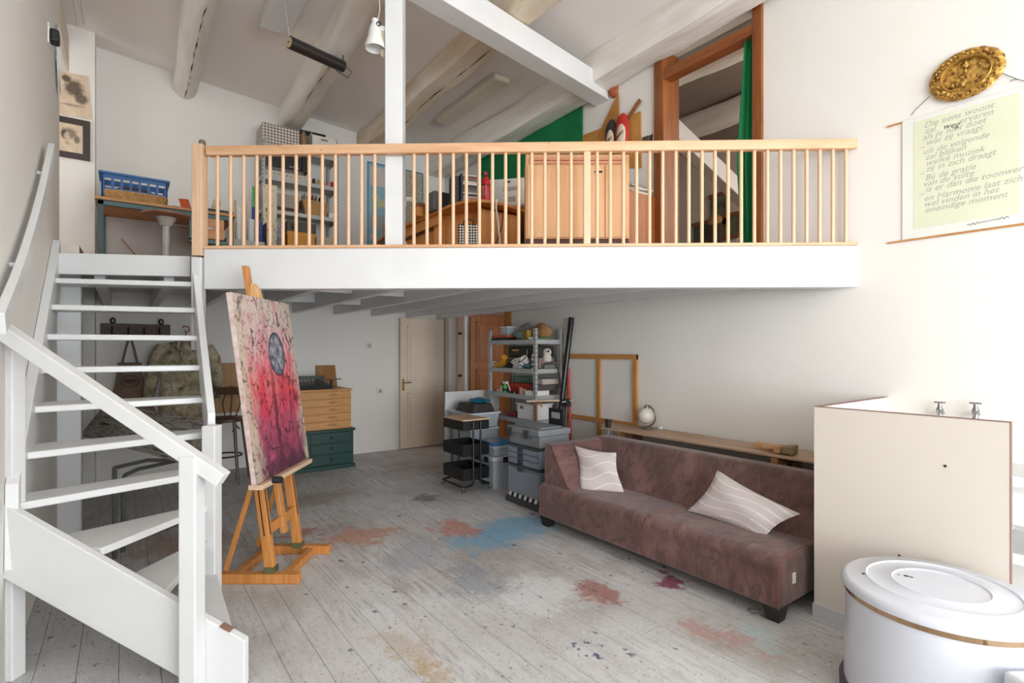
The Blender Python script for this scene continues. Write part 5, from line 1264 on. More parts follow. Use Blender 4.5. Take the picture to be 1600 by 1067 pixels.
# tilted streaked canvas on a tubular stand behind the stairs
def streak():
    m, nt, b = nodes_of('streaked_painting')
    n1 = noise(nt, coords(nt, 'UV', (1.6, 13, 1), (0, 0, 0), (0, 0, R(10))), 2.0, 6, 0.65, 0.6)
    base = ramp(nt, n1, [(0.36, lin((64, 58, 52))), (0.44, lin((150, 140, 130))), (0.52, lin((206, 198, 188))), (0.58, lin((110, 102, 92))), (0.68, lin((216, 210, 202)))])
    n2 = noise(nt, coords(nt, 'UV', (4, 5, 1), (5, 1, 0)), 1.6, 4)
    base = mixc(nt, ramp(nt, n2, [(0.55, (0, 0, 0, 1)), (0.75, (0.5, 0.5, 0.5, 1))]), base, lin((136, 138, 84)))
    nt.links.new(base, b.inputs['Base Color']); b.inputs['Roughness'].default_value = 0.6
    return m
A = P(125, 680, 4.85); Bp = P(300, 727, 3.98); Cc = A+Vector((0.945*0.13, 0.326*0.13, 0.187))
wv = (Cc-A)*1.55; t = thing('streaked_canvas', 'long dark streaked canvas with a white edge lying tilted behind the stair treads', 'painting', (A.x, A.y, 0.7))
nv = (Bp-A).cross(wv).normalized(); nv = nv if nv.z > 0 else -nv
m = MB(); m.slab([A, Bp, Bp+wv, A+wv], -nv*0.025); m.build('canvas_edge', white_m, t)
m = MB(); m.add([A+nv*0.001, Bp+nv*0.001, Bp+wv+nv*0.001, A+wv+nv*0.001], [(0, 1, 2, 3)]); m.uv = [(0, 0), (2, 0), (2, 0.5), (0, 0.5)]; m.build('painted_face', streak(), t)
ts = thing('tubular_stand', 'old paint-splashed tubular steel stand behind the stair treads', 'stand', (0.05, 4.8, 0))
tm = M('splashed_tube', (84, 72, 66), (96, 104, 92), 24, 0.5, metal=0.1, contrast=0.9)
f1, f2 = PZ(179, 868, 0.02), PZ(193, 860, 0.02)
A2, B2_ = f1.lerp(f2, 0.5), Vector((0.62, 4.95, 0.02))
g = A.lerp(Bp, 0.30); g2_ = A.lerp(Bp, 0.75)
MB().tube([(f1.x, f1.y, 0.0), (f1.x, f1.y, g.z-0.03)], 0.015, 8).build('leg', tm, ts, smooth=True)
MB().tube([(f1.x+0.05, f1.y+0.05, 0.02), (f1.x+0.05, f1.y+0.05, 0.55), (f1.x+0.06, f1.y+0.06, 0.58), (f1.x+0.14, f1.y+0.13, 0.60), (f1.x+0.45, f1.y+0.35, 0.60), (f1.x+0.50, f1.y+0.40, 0.57), (f1.x+0.60, f1.y+0.3, 0.02)], 0.015, 8).build('bent_leg', tm, ts, smooth=True)
MB().tube([(f1.x, f1.y, 0.10), (f1.x+0.25, f1.y+0.12, 0.10), (f1.x+0.56, f1.y+0.28, 0.14)], 0.014, 8).build('foot_tube', tm, ts, smooth=True)
MB().tube([(f1.x, f1.y, g.z-0.035), (f1.x+0.2, f1.y+0.15, g.z-0.03), (f1.x+0.48, f1.y+0.38, 0.58)], 0.014, 8).build('top_tube', tm, ts, smooth=True)

# ================================================================== loft: left side
DZ = 2.93
dk = thing('workshop_desk', 'wooden-topped desk with a teal steel frame on the loft by the stairs', 'desk', (0.4, 6.55, ZF))
teal = M('teal_steel', (74, 112, 112), (60, 96, 98), 6, 0.45)
MB().box(-0.22, 6.18, DZ-0.028, 0.95, 6.95, DZ).build('desktop', wood('desk_top', (196, 146, 96), (170, 116, 68), 'x', 0.8, 0.5), dk, bevel=0.003)
for z in (DZ-0.072,): MB().box(-0.20, 6.20, z, 0.93, 6.24, DZ-0.03).build('front_bar', teal, dk, bevel=0.003)
for u in (-0.20, 0.885):
    for v in (6.20, 6.88): MB().box(u, v, ZF, u+0.045, v+0.045, DZ-0.03).build('leg', M('dark_teal_steel', (46, 72, 72), None, 6, 0.45), dk)
MB().box(0.53, 6.20, 2.62, 0.555, 6.24, DZ-0.07).build('drawer_frame', teal, dk); MB().box(0.53, 6.20, 2.60, 0.90, 6.24, 2.635).build('drawer_frame', teal, dk)
d = MB().box(0.56, 6.19, 2.645, 0.84, 6.60, 2.855).build('drawer', wood('drawer_front', (206, 150, 98), (180, 122, 70), 'x', 0.8, 0.5), dk, bevel=0.003)
MB().box(0.67, 6.175, 2.74, 0.73, 6.19, 2.76).build('handle', galv_m, d)
MB().box(-0.15, 6.90, 2.50, 0.88, 6.915, DZ-0.04).build('modesty_panel', M('panel_grey', (178, 172, 168), None, 3, 0.6), dk)
DG = 'things on the loft desk'
bt = thing('blue_crate', 'blue slotted plastic crate of cables on the left end of the loft desk', 'crate', (0.06, 6.62, DZ), 0, DG)
bm_ = M('blue_plastic', (42, 104, 168), (34, 90, 150), 5, 0.4)
x0, x1, y0_, y1_, h = -0.24, 0.30, -0.16, 0.16, 0.31
m = MB(); m.box(x0+0.02, y0_+0.02, 0, x1-0.02, y1_-0.02, 0.01)
for (xa, xb, ya, yb) in ((x0+0.005, x1-0.005, y0_, y0_+0.012), (x0+0.005, x1-0.005, y1_-0.012, y1_), (x0, x0+0.012, y0_, y1_), (x1-0.012, x1, y0_, y1_)):
    m.box(xa, ya, 0.0, xb, yb, 0.16); m.box(xa, ya, 0.255, xb, yb, h)
    nx = 7
    for i in range(nx+1):
        if xb-xa > 0.1: xx = xa+(xb-xa-0.02)*i/nx; m.box(xx, ya, 0.16, xx+0.02, yb, 0.255)
        else: yy = ya+(yb-ya-0.02)*i/nx; m.box(xa, yy, 0.16, xb, yy+0.02, 0.255)
m.build('basket', bm_, bt, local=True)
m = MB(); m.box(x0-0.02, y0_-0.02, h-0.02, x1+0.02, y0_, h); m.box(x0-0.02, y1_, h-0.02, x1+0.02, y1_+0.02, h); m.box(x0-0.02, y0_, h-0.02, x0, y1_, h); m.box(x1, y0_, h-0.02, x1+0.02, y1_, h)
m.build('rim', bm_, bt, local=True)
bag_o = MB().ball((0.03, 0, 0.12), (0.22, 0.12, 0.11), 14, 8); bag_o.build('cable_tangle', M('cables', (52, 44, 44), (90, 70, 60), 26, 0.7, bump=0.8), bt, local=True, smooth=True)
wick = M('wicker', (206, 164, 108), (160, 116, 66), 40, 0.75, bump=0.8, contrast=0.5)
wt = thing('wicker_tray', 'shallow wicker tray in front of the blue crate on the loft desk', 'basket', (0.10, 6.33, DZ), 0, DG)
m = MB()
for k in range(4):
    z = 0.012+k*0.022; s = 1+0.02*k
    m.tube([(0.23*s*math.copysign(abs(math.cos(a))**0.4, math.cos(a)), 0.10*s*math.copysign(abs(math.sin(a))**0.4, math.sin(a)), z) for a in [i*math.pi/16+0.01 for i in range(32)]], 0.013, 6, closed=True)
m.build('woven_wall', wick, wt, local=True, smooth=True)
MB().box(-0.21, -0.09, 0.0, 0.21, 0.09, 0.012).build('woven_base', wick, wt, local=True)
bag('beret', (0.42, 6.42, DZ+0.025), (0.09, 0.06, 0.03), blackp_m, 'flat black beret lying on the loft desk beside the wicker tray', 'hat', 41, DG, 0.1)
sp = MB().slab([(0.50, 6.50, DZ), (0.58, 6.46, DZ), (0.54, 6.52, DZ+0.17), (0.46, 6.54, DZ+0.17)], (0.01, 0.012, 0))
tag(sp.build('orange_sheet', M('orange_card', (212, 88, 48), None, 6, 0.5)), 'orange upright sheet standing on the loft desk beside the rail post', 'sheet', DG)
m = MB()
tag(MB().cyl((0.40, 6.55, DZ+0.015), (0.80, 6.72, DZ+0.02), 0.014, n=10).build('black_rod', black_m, smooth=True), 'thin black rod lying across the loft desk', 'rod', DG)
tag(MB().cyl((0.78, 6.55, DZ), (0.83, 6.62, DZ+0.22), 0.038, n=14).build('paper_towel', M('towel_roll', (232, 222, 206), (206, 180, 140), 9, 0.8), smooth=True), 'white printed kitchen roll leaning behind the rail post', 'roll', DG)
bx('flat_case', blackp_m, (0.68, 6.22, DZ), (0.93, 6.50, DZ+0.035), 'closed black flat case at the right end of the loft desk', 'case', DG)
# round stool
rs = thing('round_stool', 'swivel stool with a round wooden seat in front of the loft desk', 'stool', (0.32, 5.92, ZF))
MB().lathe([(0, 0.535), (0.18, 0.54), (0.198, 0.552), (0.198, 0.566), (0.18, 0.572), (0, 0.566)], n=32).build('seat', wood('stool_seat', (150, 104, 78), (122, 80, 58), 'x', 0.6, 0.45), rs, local=True, smooth=True)
MB().cyl((0, 0, 0.10), (0, 0, 0.50), 0.03, n=14).build('column', galv_m, rs, local=True, smooth=True)
MB().cyl((0, 0, 0.46), (0, 0, 0.54), 0.045, 0.085, 14).build('seat_mount', galv_m, rs, local=True, smooth=True)
for q in range(4):
    a = q*math.pi/2+0.4; MB().beam((0, 0, 0.10), (0.22*math.cos(a), 0.22*math.sin(a), 0.015), 0.03, 0.025).build('foot', galv_m, rs, local=True)
bx('grey_box', M('grey_plinth', (120, 114, 112), None, 5, 0.6), (0.38, 6.55, ZF), (0.80, 6.80, ZF+0.14), 'low grey box on the loft floor under the desk', 'box', 'things under the loft desk')
tag(MB().cyl((-0.02, 6.80, ZF+0.45), (0.28, 6.60, ZF), 0.006, n=8).build('thin_stick', wood('thin_stick', (150, 112, 76), (120, 86, 56), 'z', 1, 0.6)), 'thin wooden stick leaning under the loft desk', 'stick', 'things under the loft desk')
c = PV(108, 380, 6.3)
cb = thing('white_carton', 'white carton with a torn brown flap on the loft at the head of the stairs', 'carton', (c.x, 6.25, ZF))
MB().box(c.x-0.11, 6.18, ZF, c.x+0.08, 6.34, ZF+0.24).build('carton', paper_m, cb, bevel=0.004)
MB().slab([(c.x+0.08, 6.18, ZF), (c.x+0.14, 6.24, ZF), (c.x+0.11, 6.24, ZF+0.18), (c.x+0.08, 6.18, ZF+0.24)], (0, 0.012, 0)).build('flap', M('brown_card', (150, 106, 84), (120, 78, 60), 9, 0.8), cb)
# drawings on the pier
def sketch(name, seed):
    m, nt, b = nodes_of(name)
    v = coords(nt, 'UV')
    base = ramp(nt, noise(nt, coords(nt, 'UV', (2, 2, 1)), 1.5, 4), [(0.35, lin((208, 184, 156))), (0.65, lin((226, 206, 180)))])
    def blob(cx, cy, rx, ry, col, k, ns=9.0, e0=0.55, e1=1.05):
        nonlocal base
        mp = nn(nt, 'ShaderNodeMapping'); mp.vector_type = 'TEXTURE'; mp.inputs['Location'].default_value = (cx, cy, 0); mp.inputs['Scale'].default_value = (rx, ry, 1)
        nt.links.new(v, mp.inputs[0]); ln = nn(nt, 'ShaderNodeVectorMath', operation='LENGTH'); nt.links.new(mp.outputs[0], ln.inputs[0])
        d = mth(nt, 'ADD', ln.outputs['Value'], mth(nt, 'MULTIPLY', mth(nt, 'SUBTRACT', noise(nt, coords(nt, 'UV', (1, 1, 1), (seed, cx, 0)), ns, 5), 0.5), 0.7))
        f = ramp(nt, d, [(e0, (1, 1, 1, 1)), (e1, (0, 0, 0, 1))])
        base = mixc(nt, mth(nt, 'MULTIPLY', f, k), base, lin(col))
    if seed == 1:      # head with curls, looking down left
        blob(0.62, 0.66, 0.30, 0.24, (84, 68, 60), 0.9, 14); blob(0.42, 0.86, 0.16, 0.10, (80, 64, 58), 0.9, 14)
        blob(0.78, 0.44, 0.2, 0.16, (84, 68, 60), 0.85, 14); blob(0.16, 0.60, 0.06, 0.10, (96, 80, 72), 0.7, 10)
        blob(0.3, 0.52, 0.17, 0.16, (206, 184, 160), 0.6, 5); blob(0.10, 0.2, 0.18, 0.10, (140, 120, 106), 0.6, 8); blob(0.55, 0.26, 0.4, 0.035, (128, 108, 96), 0.6, 6)
    else:              # small portrait head
        blob(0.50, 0.66, 0.34, 0.24, (120, 104, 92), 0.85, 12); blob(0.32, 0.62, 0.13, 0.20, (64, 54, 50), 0.9, 9); blob(0.42, 0.56, 0.14, 0.17, (214, 194, 170), 0.8, 4)
        blob(0.34, 0.62, 0.05, 0.02, (70, 60, 56), 0.8, 4); blob(0.50, 0.60, 0.04, 0.02, (70, 60, 56), 0.8, 4); blob(0.40, 0.46, 0.05, 0.018, (96, 78, 70), 0.8, 4)
        blob(0.78, 0.48, 0.14, 0.16, (84, 72, 66), 0.8, 12); blob(0.42, 0.32, 0.10, 0.08, (140, 122, 110), 0.5, 8)
    nt.links.new(base, b.inputs['Base Color']); b.inputs['Roughness'].default_value = 0.8
    return m
def sheet(name, corners, mat, parent=None, t=0.003, out=(0, -1, 0)):
    out = Vector(out); m = MB(); c = [Vector(p) for p in corners]
    m.add(c+[p+out*t for p in c], [(4, 5, 6, 7), (0, 1, 5, 4), (1, 2, 6, 5), (2, 3, 7, 6), (3, 0, 4, 7)])
    m.uv = [(0, 0), (1, 0), (1, 1), (0, 1)]*2
    return m.build(name, mat, parent)
VD = 7.118
cs_ = [PV(78, 176, VD), PV(144, 187.5, VD), PV(137.5, 119.5, VD), PV(78, 108, VD)]
tag(sheet('charcoal_drawing', cs_, sketch('charcoal_head', 1)), 'unframed charcoal drawing of a curly head pinned above the framed portrait', 'drawing')
fd_ = thing('framed_portrait', 'dark framed charcoal portrait on the pier at the head of the stairs', 'picture', (-0.5, VD, 3.2))
a, b_ = PV(78, 247, VD), PV(141, 191, VD); bb = PV(141, 252.5, VD)
z0, z1 = bb.z, b_.z; x0, x1 = a.x-0.02, b_.x
fr = 0.06
for q in ((x0, z0, x1, z0+fr), (x0, z1-fr, x1, z1), (x0, z0+fr, x0+fr, z1-fr), (x1-fr, z0+fr, x1, z1-fr)):
    MB().box(q[0], VD-0.02, q[1], q[2], VD, q[3]).build('frame_bar', M('dark_frame', (66, 54, 50), (56, 46, 42), 6, 0.5), fd_)
sheet('drawing', [(x0+fr, VD-0.004, z0+fr), (x1-fr, VD-0.004, z0+fr), (x1-fr, VD-0.004, z1-fr), (x0+fr, VD-0.004, z1-fr)], sketch('charcoal_portrait', 2), fd_)
# things high on the left wall
c = PU(76, 56, UL)
t = thing('motion_sensor', 'small black sensor on a white plate high on the left wall', 'sensor', (UL, c.y, c.z))
MB().box(0.0, -0.06, -0.07, 0.008, 0.06, 0.07).build('plate', white_pl, t, local=True)
MB().prism([(-0.05, -0.045), (0.05, -0.045), (0.05, 0.045), (-0.05, 0.045)], 'x', 0.008, 0.06).build('sensor_head', blackp_m, t, local=True, bevel=0.015)
c = PU(89, 72, UL+0.02)
t = thing('oval_mirror', 'narrow oval mirror on the end of the left wall', 'mirror', (UL, 5.5, c.z))
m = MB().lathe([(0, 0), (0.26, 0), (0.27, 0.006), (0.26, 0.014), (0, 0.014)], n=28, sy=0.75); m.tf(Matrix.Rotation(R(90), 4, 'Y'))
m.build('glass', M('mirror_glass', (206, 212, 222), None, 2, 0.08, metal=0.9), t, local=True, smooth=True)
# sheets and laths stored on the first beam
for i, (du, zz, vv0, vv1, cc_) in enumerate(((0.16, 4.28, 5.74, 6.75, (226, 206, 188)), (0.24, 4.32, 5.74, 6.95, (232, 220, 204)))):
    o = MB().box(-0.70+du-0.01, vv0, zz, -0.70+du+0.01, vv1, zz+0.34).build('stored_panel', M('stored_panel_%d' % i, cc_, None, 3, 0.7))
    tag(o, ['pinkish panel stored high beside the first ceiling beam at the left', 'cream panel stored high beside the first ceiling beam at the left'][i], 'panel', 'panels stored under the ceiling')
for i in range(2):
    tag(MB().cyl((-0.36+0.05*i, 3.9, 4.62+0.02*i), (-0.36+0.05*i, 6.6, 4.66+0.02*i), 0.012, n=8).build('ceiling_pipe', white_pl, smooth=True), ['white conduit under the ceiling beside the first beam', 'second white conduit under the ceiling beside the first beam'][i], 'pipe', 'conduits')

# ================================================================== loft: steel rack on the back wall
KU0, KU1, KV0, KV1 = 1.36, 2.30, 7.0, 7.42
kr = thing('loft_shelf_rack', 'grey steel shelf rack against the back wall of the loft', 'shelf', (1.83, 7.2, ZF))
for u in (KU0, KU1-0.035):
    for v in (KV0, KV1-0.035):
        m = MB(); m.box(u, v, ZF, u+0.035, v+0.003, 4.12); m.box(u, v, ZF, u+0.003, v+0.035, 4.12); m.build('upright', galv_m, kr)
m = MB()
for i in range(37): m.box(KU0+0.013, KV0-0.0006, ZF+0.05+i*0.05, KU0+0.021, KV0, ZF+0.068+i*0.05)
for i in range(37): m.box(KU1-0.022, KV0-0.0006, ZF+0.05+i*0.05, KU1-0.014, KV0, ZF+0.068+i*0.05)
m.build('slot_row', dark_m, kr)
KZ = [2.45, 3.25, 3.66, 4.06]
for z in KZ:
    m = MB(); m.box(KU0+0.004, KV0+0.004, z-0.004, KU1-0.004, KV1-0.004, z); m.box(KU0+0.03, KV0-0.002, z-0.05, KU1-0.03, KV0+0.002, z); m.box(KU0-0.002, KV0+0.03, z-0.05, KU0+0.002, KV1-0.03, z); m.box(KU1-0.002, KV0+0.03, z-0.05, KU1+0.002, KV1-0.03, z)
    m.build('shelf', galv_m, kr)
KG = 'things on the loft rack'
def checker(name, c1, c2, s, rot=R(45)):
    m, nt, b = nodes_of(name)
    ch = nn(nt, 'ShaderNodeTexChecker'); ch.inputs['Scale'].default_value = s; ch.inputs['Color1'].default_value = lin(c1); ch.inputs['Color2'].default_value = lin(c2)
    nt.links.new(coords(nt, 'Object', (1, 0.01, 1), (0, 0.003, 0), (0, rot, 0)), ch.inputs['Vector'])
    nt.links.new(ch.outputs[0], b.inputs['Base Color']); b.inputs['Roughness'].default_value = 0.8
    return m
t = thing('patterned_box', 'open box with a grey diamond pattern on top of the loft rack', 'box', (1.58, 7.2, 4.06), 0, KG)
m = MB(); m.box(1.37, 7.02, 4.06, 1.80, 7.38, 4.07)
m.box(1.37, 7.02, 4.07, 1.80, 7.03, 4.31); m.box(1.37, 7.37, 4.07, 1.80, 7.38, 4.31); m.box(1.37, 7.03, 4.07, 1.38, 7.37, 4.31); m.box(1.79, 7.03, 4.07, 1.80, 7.37, 4.31)
m.build('box_walls', checker('diamond_pattern', (222, 214, 202), (132, 122, 114), 38), t)
bag('brown_bag', (1.88, 7.18, 4.20), (0.075, 0.10, 0.15), M('kraft_sack', (186, 158, 118), (150, 120, 84), 9, 0.8, bump=0.4), 'crumpled brown sack between the two boxes on top of the loft rack', 'bag', 51, KG)
t = thing('archive_box', 'white open archive box with a grip hole on top of the loft rack', 'box', (2.14, 7.2, 4.06), 0, KG)
m = MB(); m.box(1.96, 7.04, 4.06, 2.29, 7.36, 4.07); m.box(1.96, 7.04, 4.07, 2.29, 7.048, 4.31); m.box(1.96, 7.352, 4.07, 2.29, 7.36, 4.35); m.box(1.96, 7.04, 4.07, 1.968, 7.36, 4.33); m.box(2.282, 7.04, 4.07, 2.29, 7.36, 4.33)
m.build('box_walls', paper_m, t)
MB().box(2.08, 7.037, 4.255, 2.17, 7.041, 4.28).build('grip_hole_shade', M('grip_shadow', (150, 138, 122), None, 4, 0.8), t)  # flat patch, shade inside the grip hole put into its colour
z = 3.66
o = bx('hifi_amplifier', M('black_hifi', (40, 36, 36), (30, 27, 27), 6, 0.4), (1.42, 7.04, z+0.13), (1.84, 7.36, z+0.30), 'black hi-fi unit on the fourth loft rack shelf above the silver deck', 'hi-fi', KG)
for i in range(4): MB().cyl((1.70+0.03*i, 7.04, z+0.17), (1.70+0.03*i, 7.03, z+0.17), 0.01, n=8).build('knob', galv_m, o)
o = bx('silver_deck', M('silver_hifi', (206, 198, 184), (186, 178, 166), 6, 0.4), (1.41, 7.03, z), (1.88, 7.36, z+0.10), 'long silver cassette deck with small knobs on the fourth loft rack shelf', 'hi-fi', KG)
for i in range(8): MB().cyl((1.46+0.05*i, 7.03, z+0.045), (1.46+0.05*i, 7.02, z+0.045), 0.009, n=8).build('knob', M('deck_knob', (150, 140, 124), None, 6, 0.4), o)
MB().box(1.41, 7.026, z+0.085, 1.88, 7.03, z+0.095).build('trim_line', blackp_m, o)
bx('grey_receiver', M('grey_hifi', (116, 110, 104), None, 6, 0.4), (1.42, 7.04, z+0.10), (1.86, 7.36, z+0.13), 'flat grey receiver between the silver deck and the black hi-fi', 'hi-fi', KG)
bx('black_speaker', blackp_m, (1.85, 7.06, z+0.14), (1.93, 7.2, z+0.34), 'small black loudspeaker on the fourth loft rack shelf', 'speaker', KG)
for i, (x, cc) in enumerate(((2.0, (60, 52, 50)), (2.06, (206, 176, 120)), (2.12, (70, 64, 64)), (2.19, (214, 160, 150)), (2.24, (186, 44, 52)))):
    m = MB().ball((x, 7.08, z+0.028), 0.028, 10, 7); m.ball((x, 7.08, z+0.07), 0.022, 10, 7)
    tag(m.build('figurine', M('figurine_%d' % i, cc, None, 8, 0.5), smooth=True), ['tiny dark figurine at the left of the row on the loft rack', 'tiny ochre figurine second in the row on the loft rack', 'tiny black figurine third in the row on the loft rack', 'tiny pink figurine fourth in the row on the loft rack', 'tiny red figurine at the right of the row on the loft rack'][i], 'figurine', 'figurines')
z = 3.25
bx('grey_folder_box', M('grey_folders', (176, 170, 160), (156, 150, 142), 6, 0.7), (1.55, 7.10, z+0.05), (1.82, 7.36, z+0.24), 'pale grey folder box on the middle loft rack shelf', 'box', KG)
bx('dark_book_pile', M('dark_books', (92, 66, 64), (64, 50, 50), 14, 0.7, stretch=(1, 1, 10)), (1.50, 7.03, z), (1.86, 7.34, z+0.055), 'flat pile of dark books on the middle loft rack shelf', 'books', KG)
t = thing('wicker_basket', 'wicker basket of magazines on the middle loft rack shelf', 'basket', (2.02, 7.18, z), 0, KG)
m = MB().add([(-0.13, -0.12, 0), (0.13, -0.12, 0), (0.13, 0.12, 0), (-0.13, 0.12, 0), (-0.17, -0.14, 0.2), (0.15, -0.14, 0.2), (0.15, 0.14, 0.2), (-0.17, 0.14, 0.2)], [(0, 3, 2, 1), (0, 1, 5, 4), (1, 2, 6, 5), (2, 3, 7, 6), (3, 0, 4, 7)])
m.build('woven_body', wick, t, local=True)
for i, cc in enumerate(((196, 190, 178), (176, 170, 160), (206, 128, 72), (226, 222, 214), (90, 80, 72), (224, 220, 212))):
    m = MB().obox((-0.11+i*0.045, 0, 0.19), (0.006, 0, 0.002), (0, 0.10, 0), (0.02*(i-2)*0.4, 0, 0.10)); m.build('magazine', M('mag_%d' % i, cc, None, 8, 0.6), t, local=True)
bx('small_white_bin', white_pl, (2.19, 7.06, z), (2.28, 7.2, z+0.08), 'small translucent bin at the right of the middle loft rack shelf', 'bin', KG)
z = 2.45
o = bx('yellow_crate', M('yellow_crate', (224, 158, 38), (206, 138, 26), 5, 0.5), (1.66, 7.02, z), (2.0, 7.34, z+0.56), 'tall yellow crate on the bottom loft rack shelf', 'crate', KG)
MB().box(1.655, 7.015, z+0.50, 2.005, 7.345, z+0.56).build('lid', M('yellow_crate', (1, 1, 1)), o)
bx('cream_box', M('cream_card', (206, 190, 168), None, 4, 0.8), (2.02, 7.03, z), (2.26, 7.34, z+0.54), 'cream cardboard box beside the yellow crate', 'box', KG)
bx('grey_tool_bag', M('grey_bag', (150, 148, 148), (74, 82, 96), 8, 0.8), (1.42, 7.03, z), (1.62, 7.30, z+0.46), 'grey and white bag on the bottom loft rack shelf', 'bag', KG)
bx('blue_folder_pile', M('blue_folders', (72, 96, 128), (206, 204, 200), 12, 0.7, stretch=(1, 1, 8)), (1.42, 7.05, z+0.462), (1.62, 7.30, z+0.60), 'pile of blue and white folders on the grey bag in the loft rack', 'folders', KG)
z = 3.012
o = bx('slide_projector', M('projector_grey', (84, 80, 78), (70, 66, 64), 6, 0.5), (1.66, 7.04, z), (2.02, 7.30, z+0.13), 'dark grey projector with a round lens on top of the yellow crate', 'projector', KG)
MB().cyl((1.75, 7.04, z+0.065), (1.75, 7.00, z+0.065), 0.04, n=16).build('lens', blackp_m, o, smooth=True)
c = PV(424, 310, 6.985)
pr = thing('figure_study', 'cream paper with ink figures pinned to the left side of the loft rack', 'drawing', (1.46, 6.98, 2.9))
def ink():
    m, nt, b = nodes_of('ink_figures')
    f = ramp(nt, noise(nt, coords(nt, 'UV', (5, 9, 1)), 1.4, 5, 0.6, 0.6), [(0.36, lin((64, 56, 50))), (0.40, lin((226, 212, 182))), (0.66, lin((230, 216, 188))), (0.72, lin((190, 140, 96)))])
    nt.links.new(f, b.inputs['Base Color']); b.inputs['Roughness'].default_value = 0.8
    return m
sheet('sheet', [(1.38, 6.99, 2.75), (1.52, 6.97, 2.75), (1.53, 6.98, 3.54), (1.36, 6.99, 3.54)], ink(), pr)
sheet('sheet', [(1.37, 6.985, 2.32), (1.55, 6.965, 2.32), (1.50, 6.97, 2.80), (1.39, 6.985, 2.80)], ink(), pr)
a, b_ = PV(436, 199, VB-0.03), PV(508, 215, VB-0.03)
tag(MB().beam(a, b_, 0.05, 0.06).build('black_wall_bar', black_m, bevel=0.004), 'long black bar fixed to the wall above the loft rack', 'bar')
# rolls of paper in a crate
pb = thing('paper_roll_crate', 'grey crate standing on the loft floor left of the rack', 'crate', (1.13, 6.85, ZF))
m = MB(); m.box(0.92, 6.70, ZF, 1.34, 6.95, ZF+0.01); m.box(0.92, 6.70, ZF, 1.34, 6.71, ZF+0.56); m.box(0.92, 6.94, ZF, 1.34, 6.95, ZF+0.56); m.box(0.92, 6.70, ZF, 0.93, 6.95, ZF+0.56); m.box(1.33, 6.70, ZF, 1.34, 6.95, ZF+0.56)
m.build('crate_walls', M('crate_grey', (196, 194, 188), None, 5, 0.6), pb)
for i, (x, v, h, r, cc, lb) in enumerate(((0.97, 6.80, 0.80, 0.032, (236, 236, 234), 'white paper roll at the left of the roll crate'), (1.03, 6.84, 1.04, 0.014, (206, 190, 160), 'thin wooden rod standing among the paper rolls'),
        (1.07, 6.80, 0.95, 0.03, (240, 238, 234), 'tall white paper roll in the middle of the roll crate'), (1.14, 6.86, 1.02, 0.022, (222, 206, 170), 'cream paper roll in the middle of the roll crate'),
        (1.20, 6.80, 0.83, 0.036, (234, 234, 232), 'thick white paper roll right of the middle of the crate'), (1.24, 6.88, 1.25, 0.018, (96, 176, 96), 'tall bright green and blue wrapping roll in the roll crate'), (1.30, 6.79, 0.82, 0.02, (78, 92, 170), 'short blue and white wrapping roll at the right of the crate'))):
    o = tag(MB().cyl((x, v, ZF+0.012), (x+0.01, v+0.02, ZF+h), r, n=12).build('paper_roll', M('roll_%d' % i, cc, None, 6, 0.7), smooth=True), lb, 'paper roll', 'paper rolls in the crate')
    if i >= 5: MB().cyl((x+0.005, v+0.012, ZF+h*0.62), (x+0.007, v+0.015, ZF+h*0.80), r+0.0015, n=12).build('printed_band', M('band_blue', (62, 78, 168), None, 6, 0.6), o, smooth=True)
bx('black_portfolio', blackp_m, (1.345, 6.72, ZF), (1.358, 6.98, ZF+0.80), 'black portfolio folder standing against the left side of the loft rack', 'portfolio', 'things on the loft')

# ================================================================== loft: maps and desk
def map_mat():
    m, nt, b = nodes_of('printed_map')
    v = coords(nt, 'UV')
    sea, land, city = lin((150, 190, 206)), lin((206, 206, 150)), lin((190, 184, 160))
    sep = nn(nt, 'ShaderNodeSeparateXYZ'); nt.links.new(v, sep.inputs[0])
    n1 = noise(nt, coords(nt, 'UV', (2, 2, 1)), 2.2, 5)
    x = mth(nt, 'ADD', sep.outputs[0], mth(nt, 'MULTIPLY', mth(nt, 'SUBTRACT', n1, 0.5), 0.25))
    base = mixc(nt, ramp(nt, x, [(0.5, (0, 0, 0, 1)), (0.53, (1, 1, 1, 1))]), sea, city)
    vo = nn(nt, 'ShaderNodeTexVoronoi'); vo.feature = 'DISTANCE_TO_EDGE'; vo.inputs['Scale'].default_value = 24; nt.links.new(v, vo.inputs['Vector'])
    streets = mth(nt, 'MULTIPLY', ramp(nt, vo.outputs['Distance'], [(0.03, (1, 1, 1, 1)), (0.09, (0, 0, 0, 1))]), ramp(nt, x, [(0.5, (0, 0, 0, 1)), (0.54, (0.7, 0.7, 0.7, 1))]))
    base = mixc(nt, streets, base, lin((112, 104, 96)))
    nl = noise(nt, coords(nt, 'UV', (3, 3, 1), (3, 0, 0)), 1.8, 4)
    lm = mth(nt, 'MULTIPLY', ramp(nt, nl, [(0.5, (0, 0, 0, 1)), (0.53, (1, 1, 1, 1))]), ramp(nt, sep.outputs[1], [(0.45, (0, 0, 0, 1)), (0.5, (1, 1, 1, 1)), (0.72, (1, 1, 1, 1)), (0.76, (0, 0, 0, 1))]))
    base = mixc(nt, mth(nt, 'MULTIPLY', lm, ramp(nt, sep.outputs[0], [(0.4, (1, 1, 1, 1)), (0.45, (0, 0, 0, 1))])), base, land)
    nt.links.new(base, b.inputs['Base Color']); b.inputs['Roughness'].default_value = 0.5
    return m
VM = VB-0.004
a, b_ = PV(575, 252, VM), PV(660, 268, VM)
mp_ = thing('wall_map', 'large blue-bordered wall map on the loft back wall behind the white post', 'map', ((a.x+b_.x)/2, VM, 3.1))
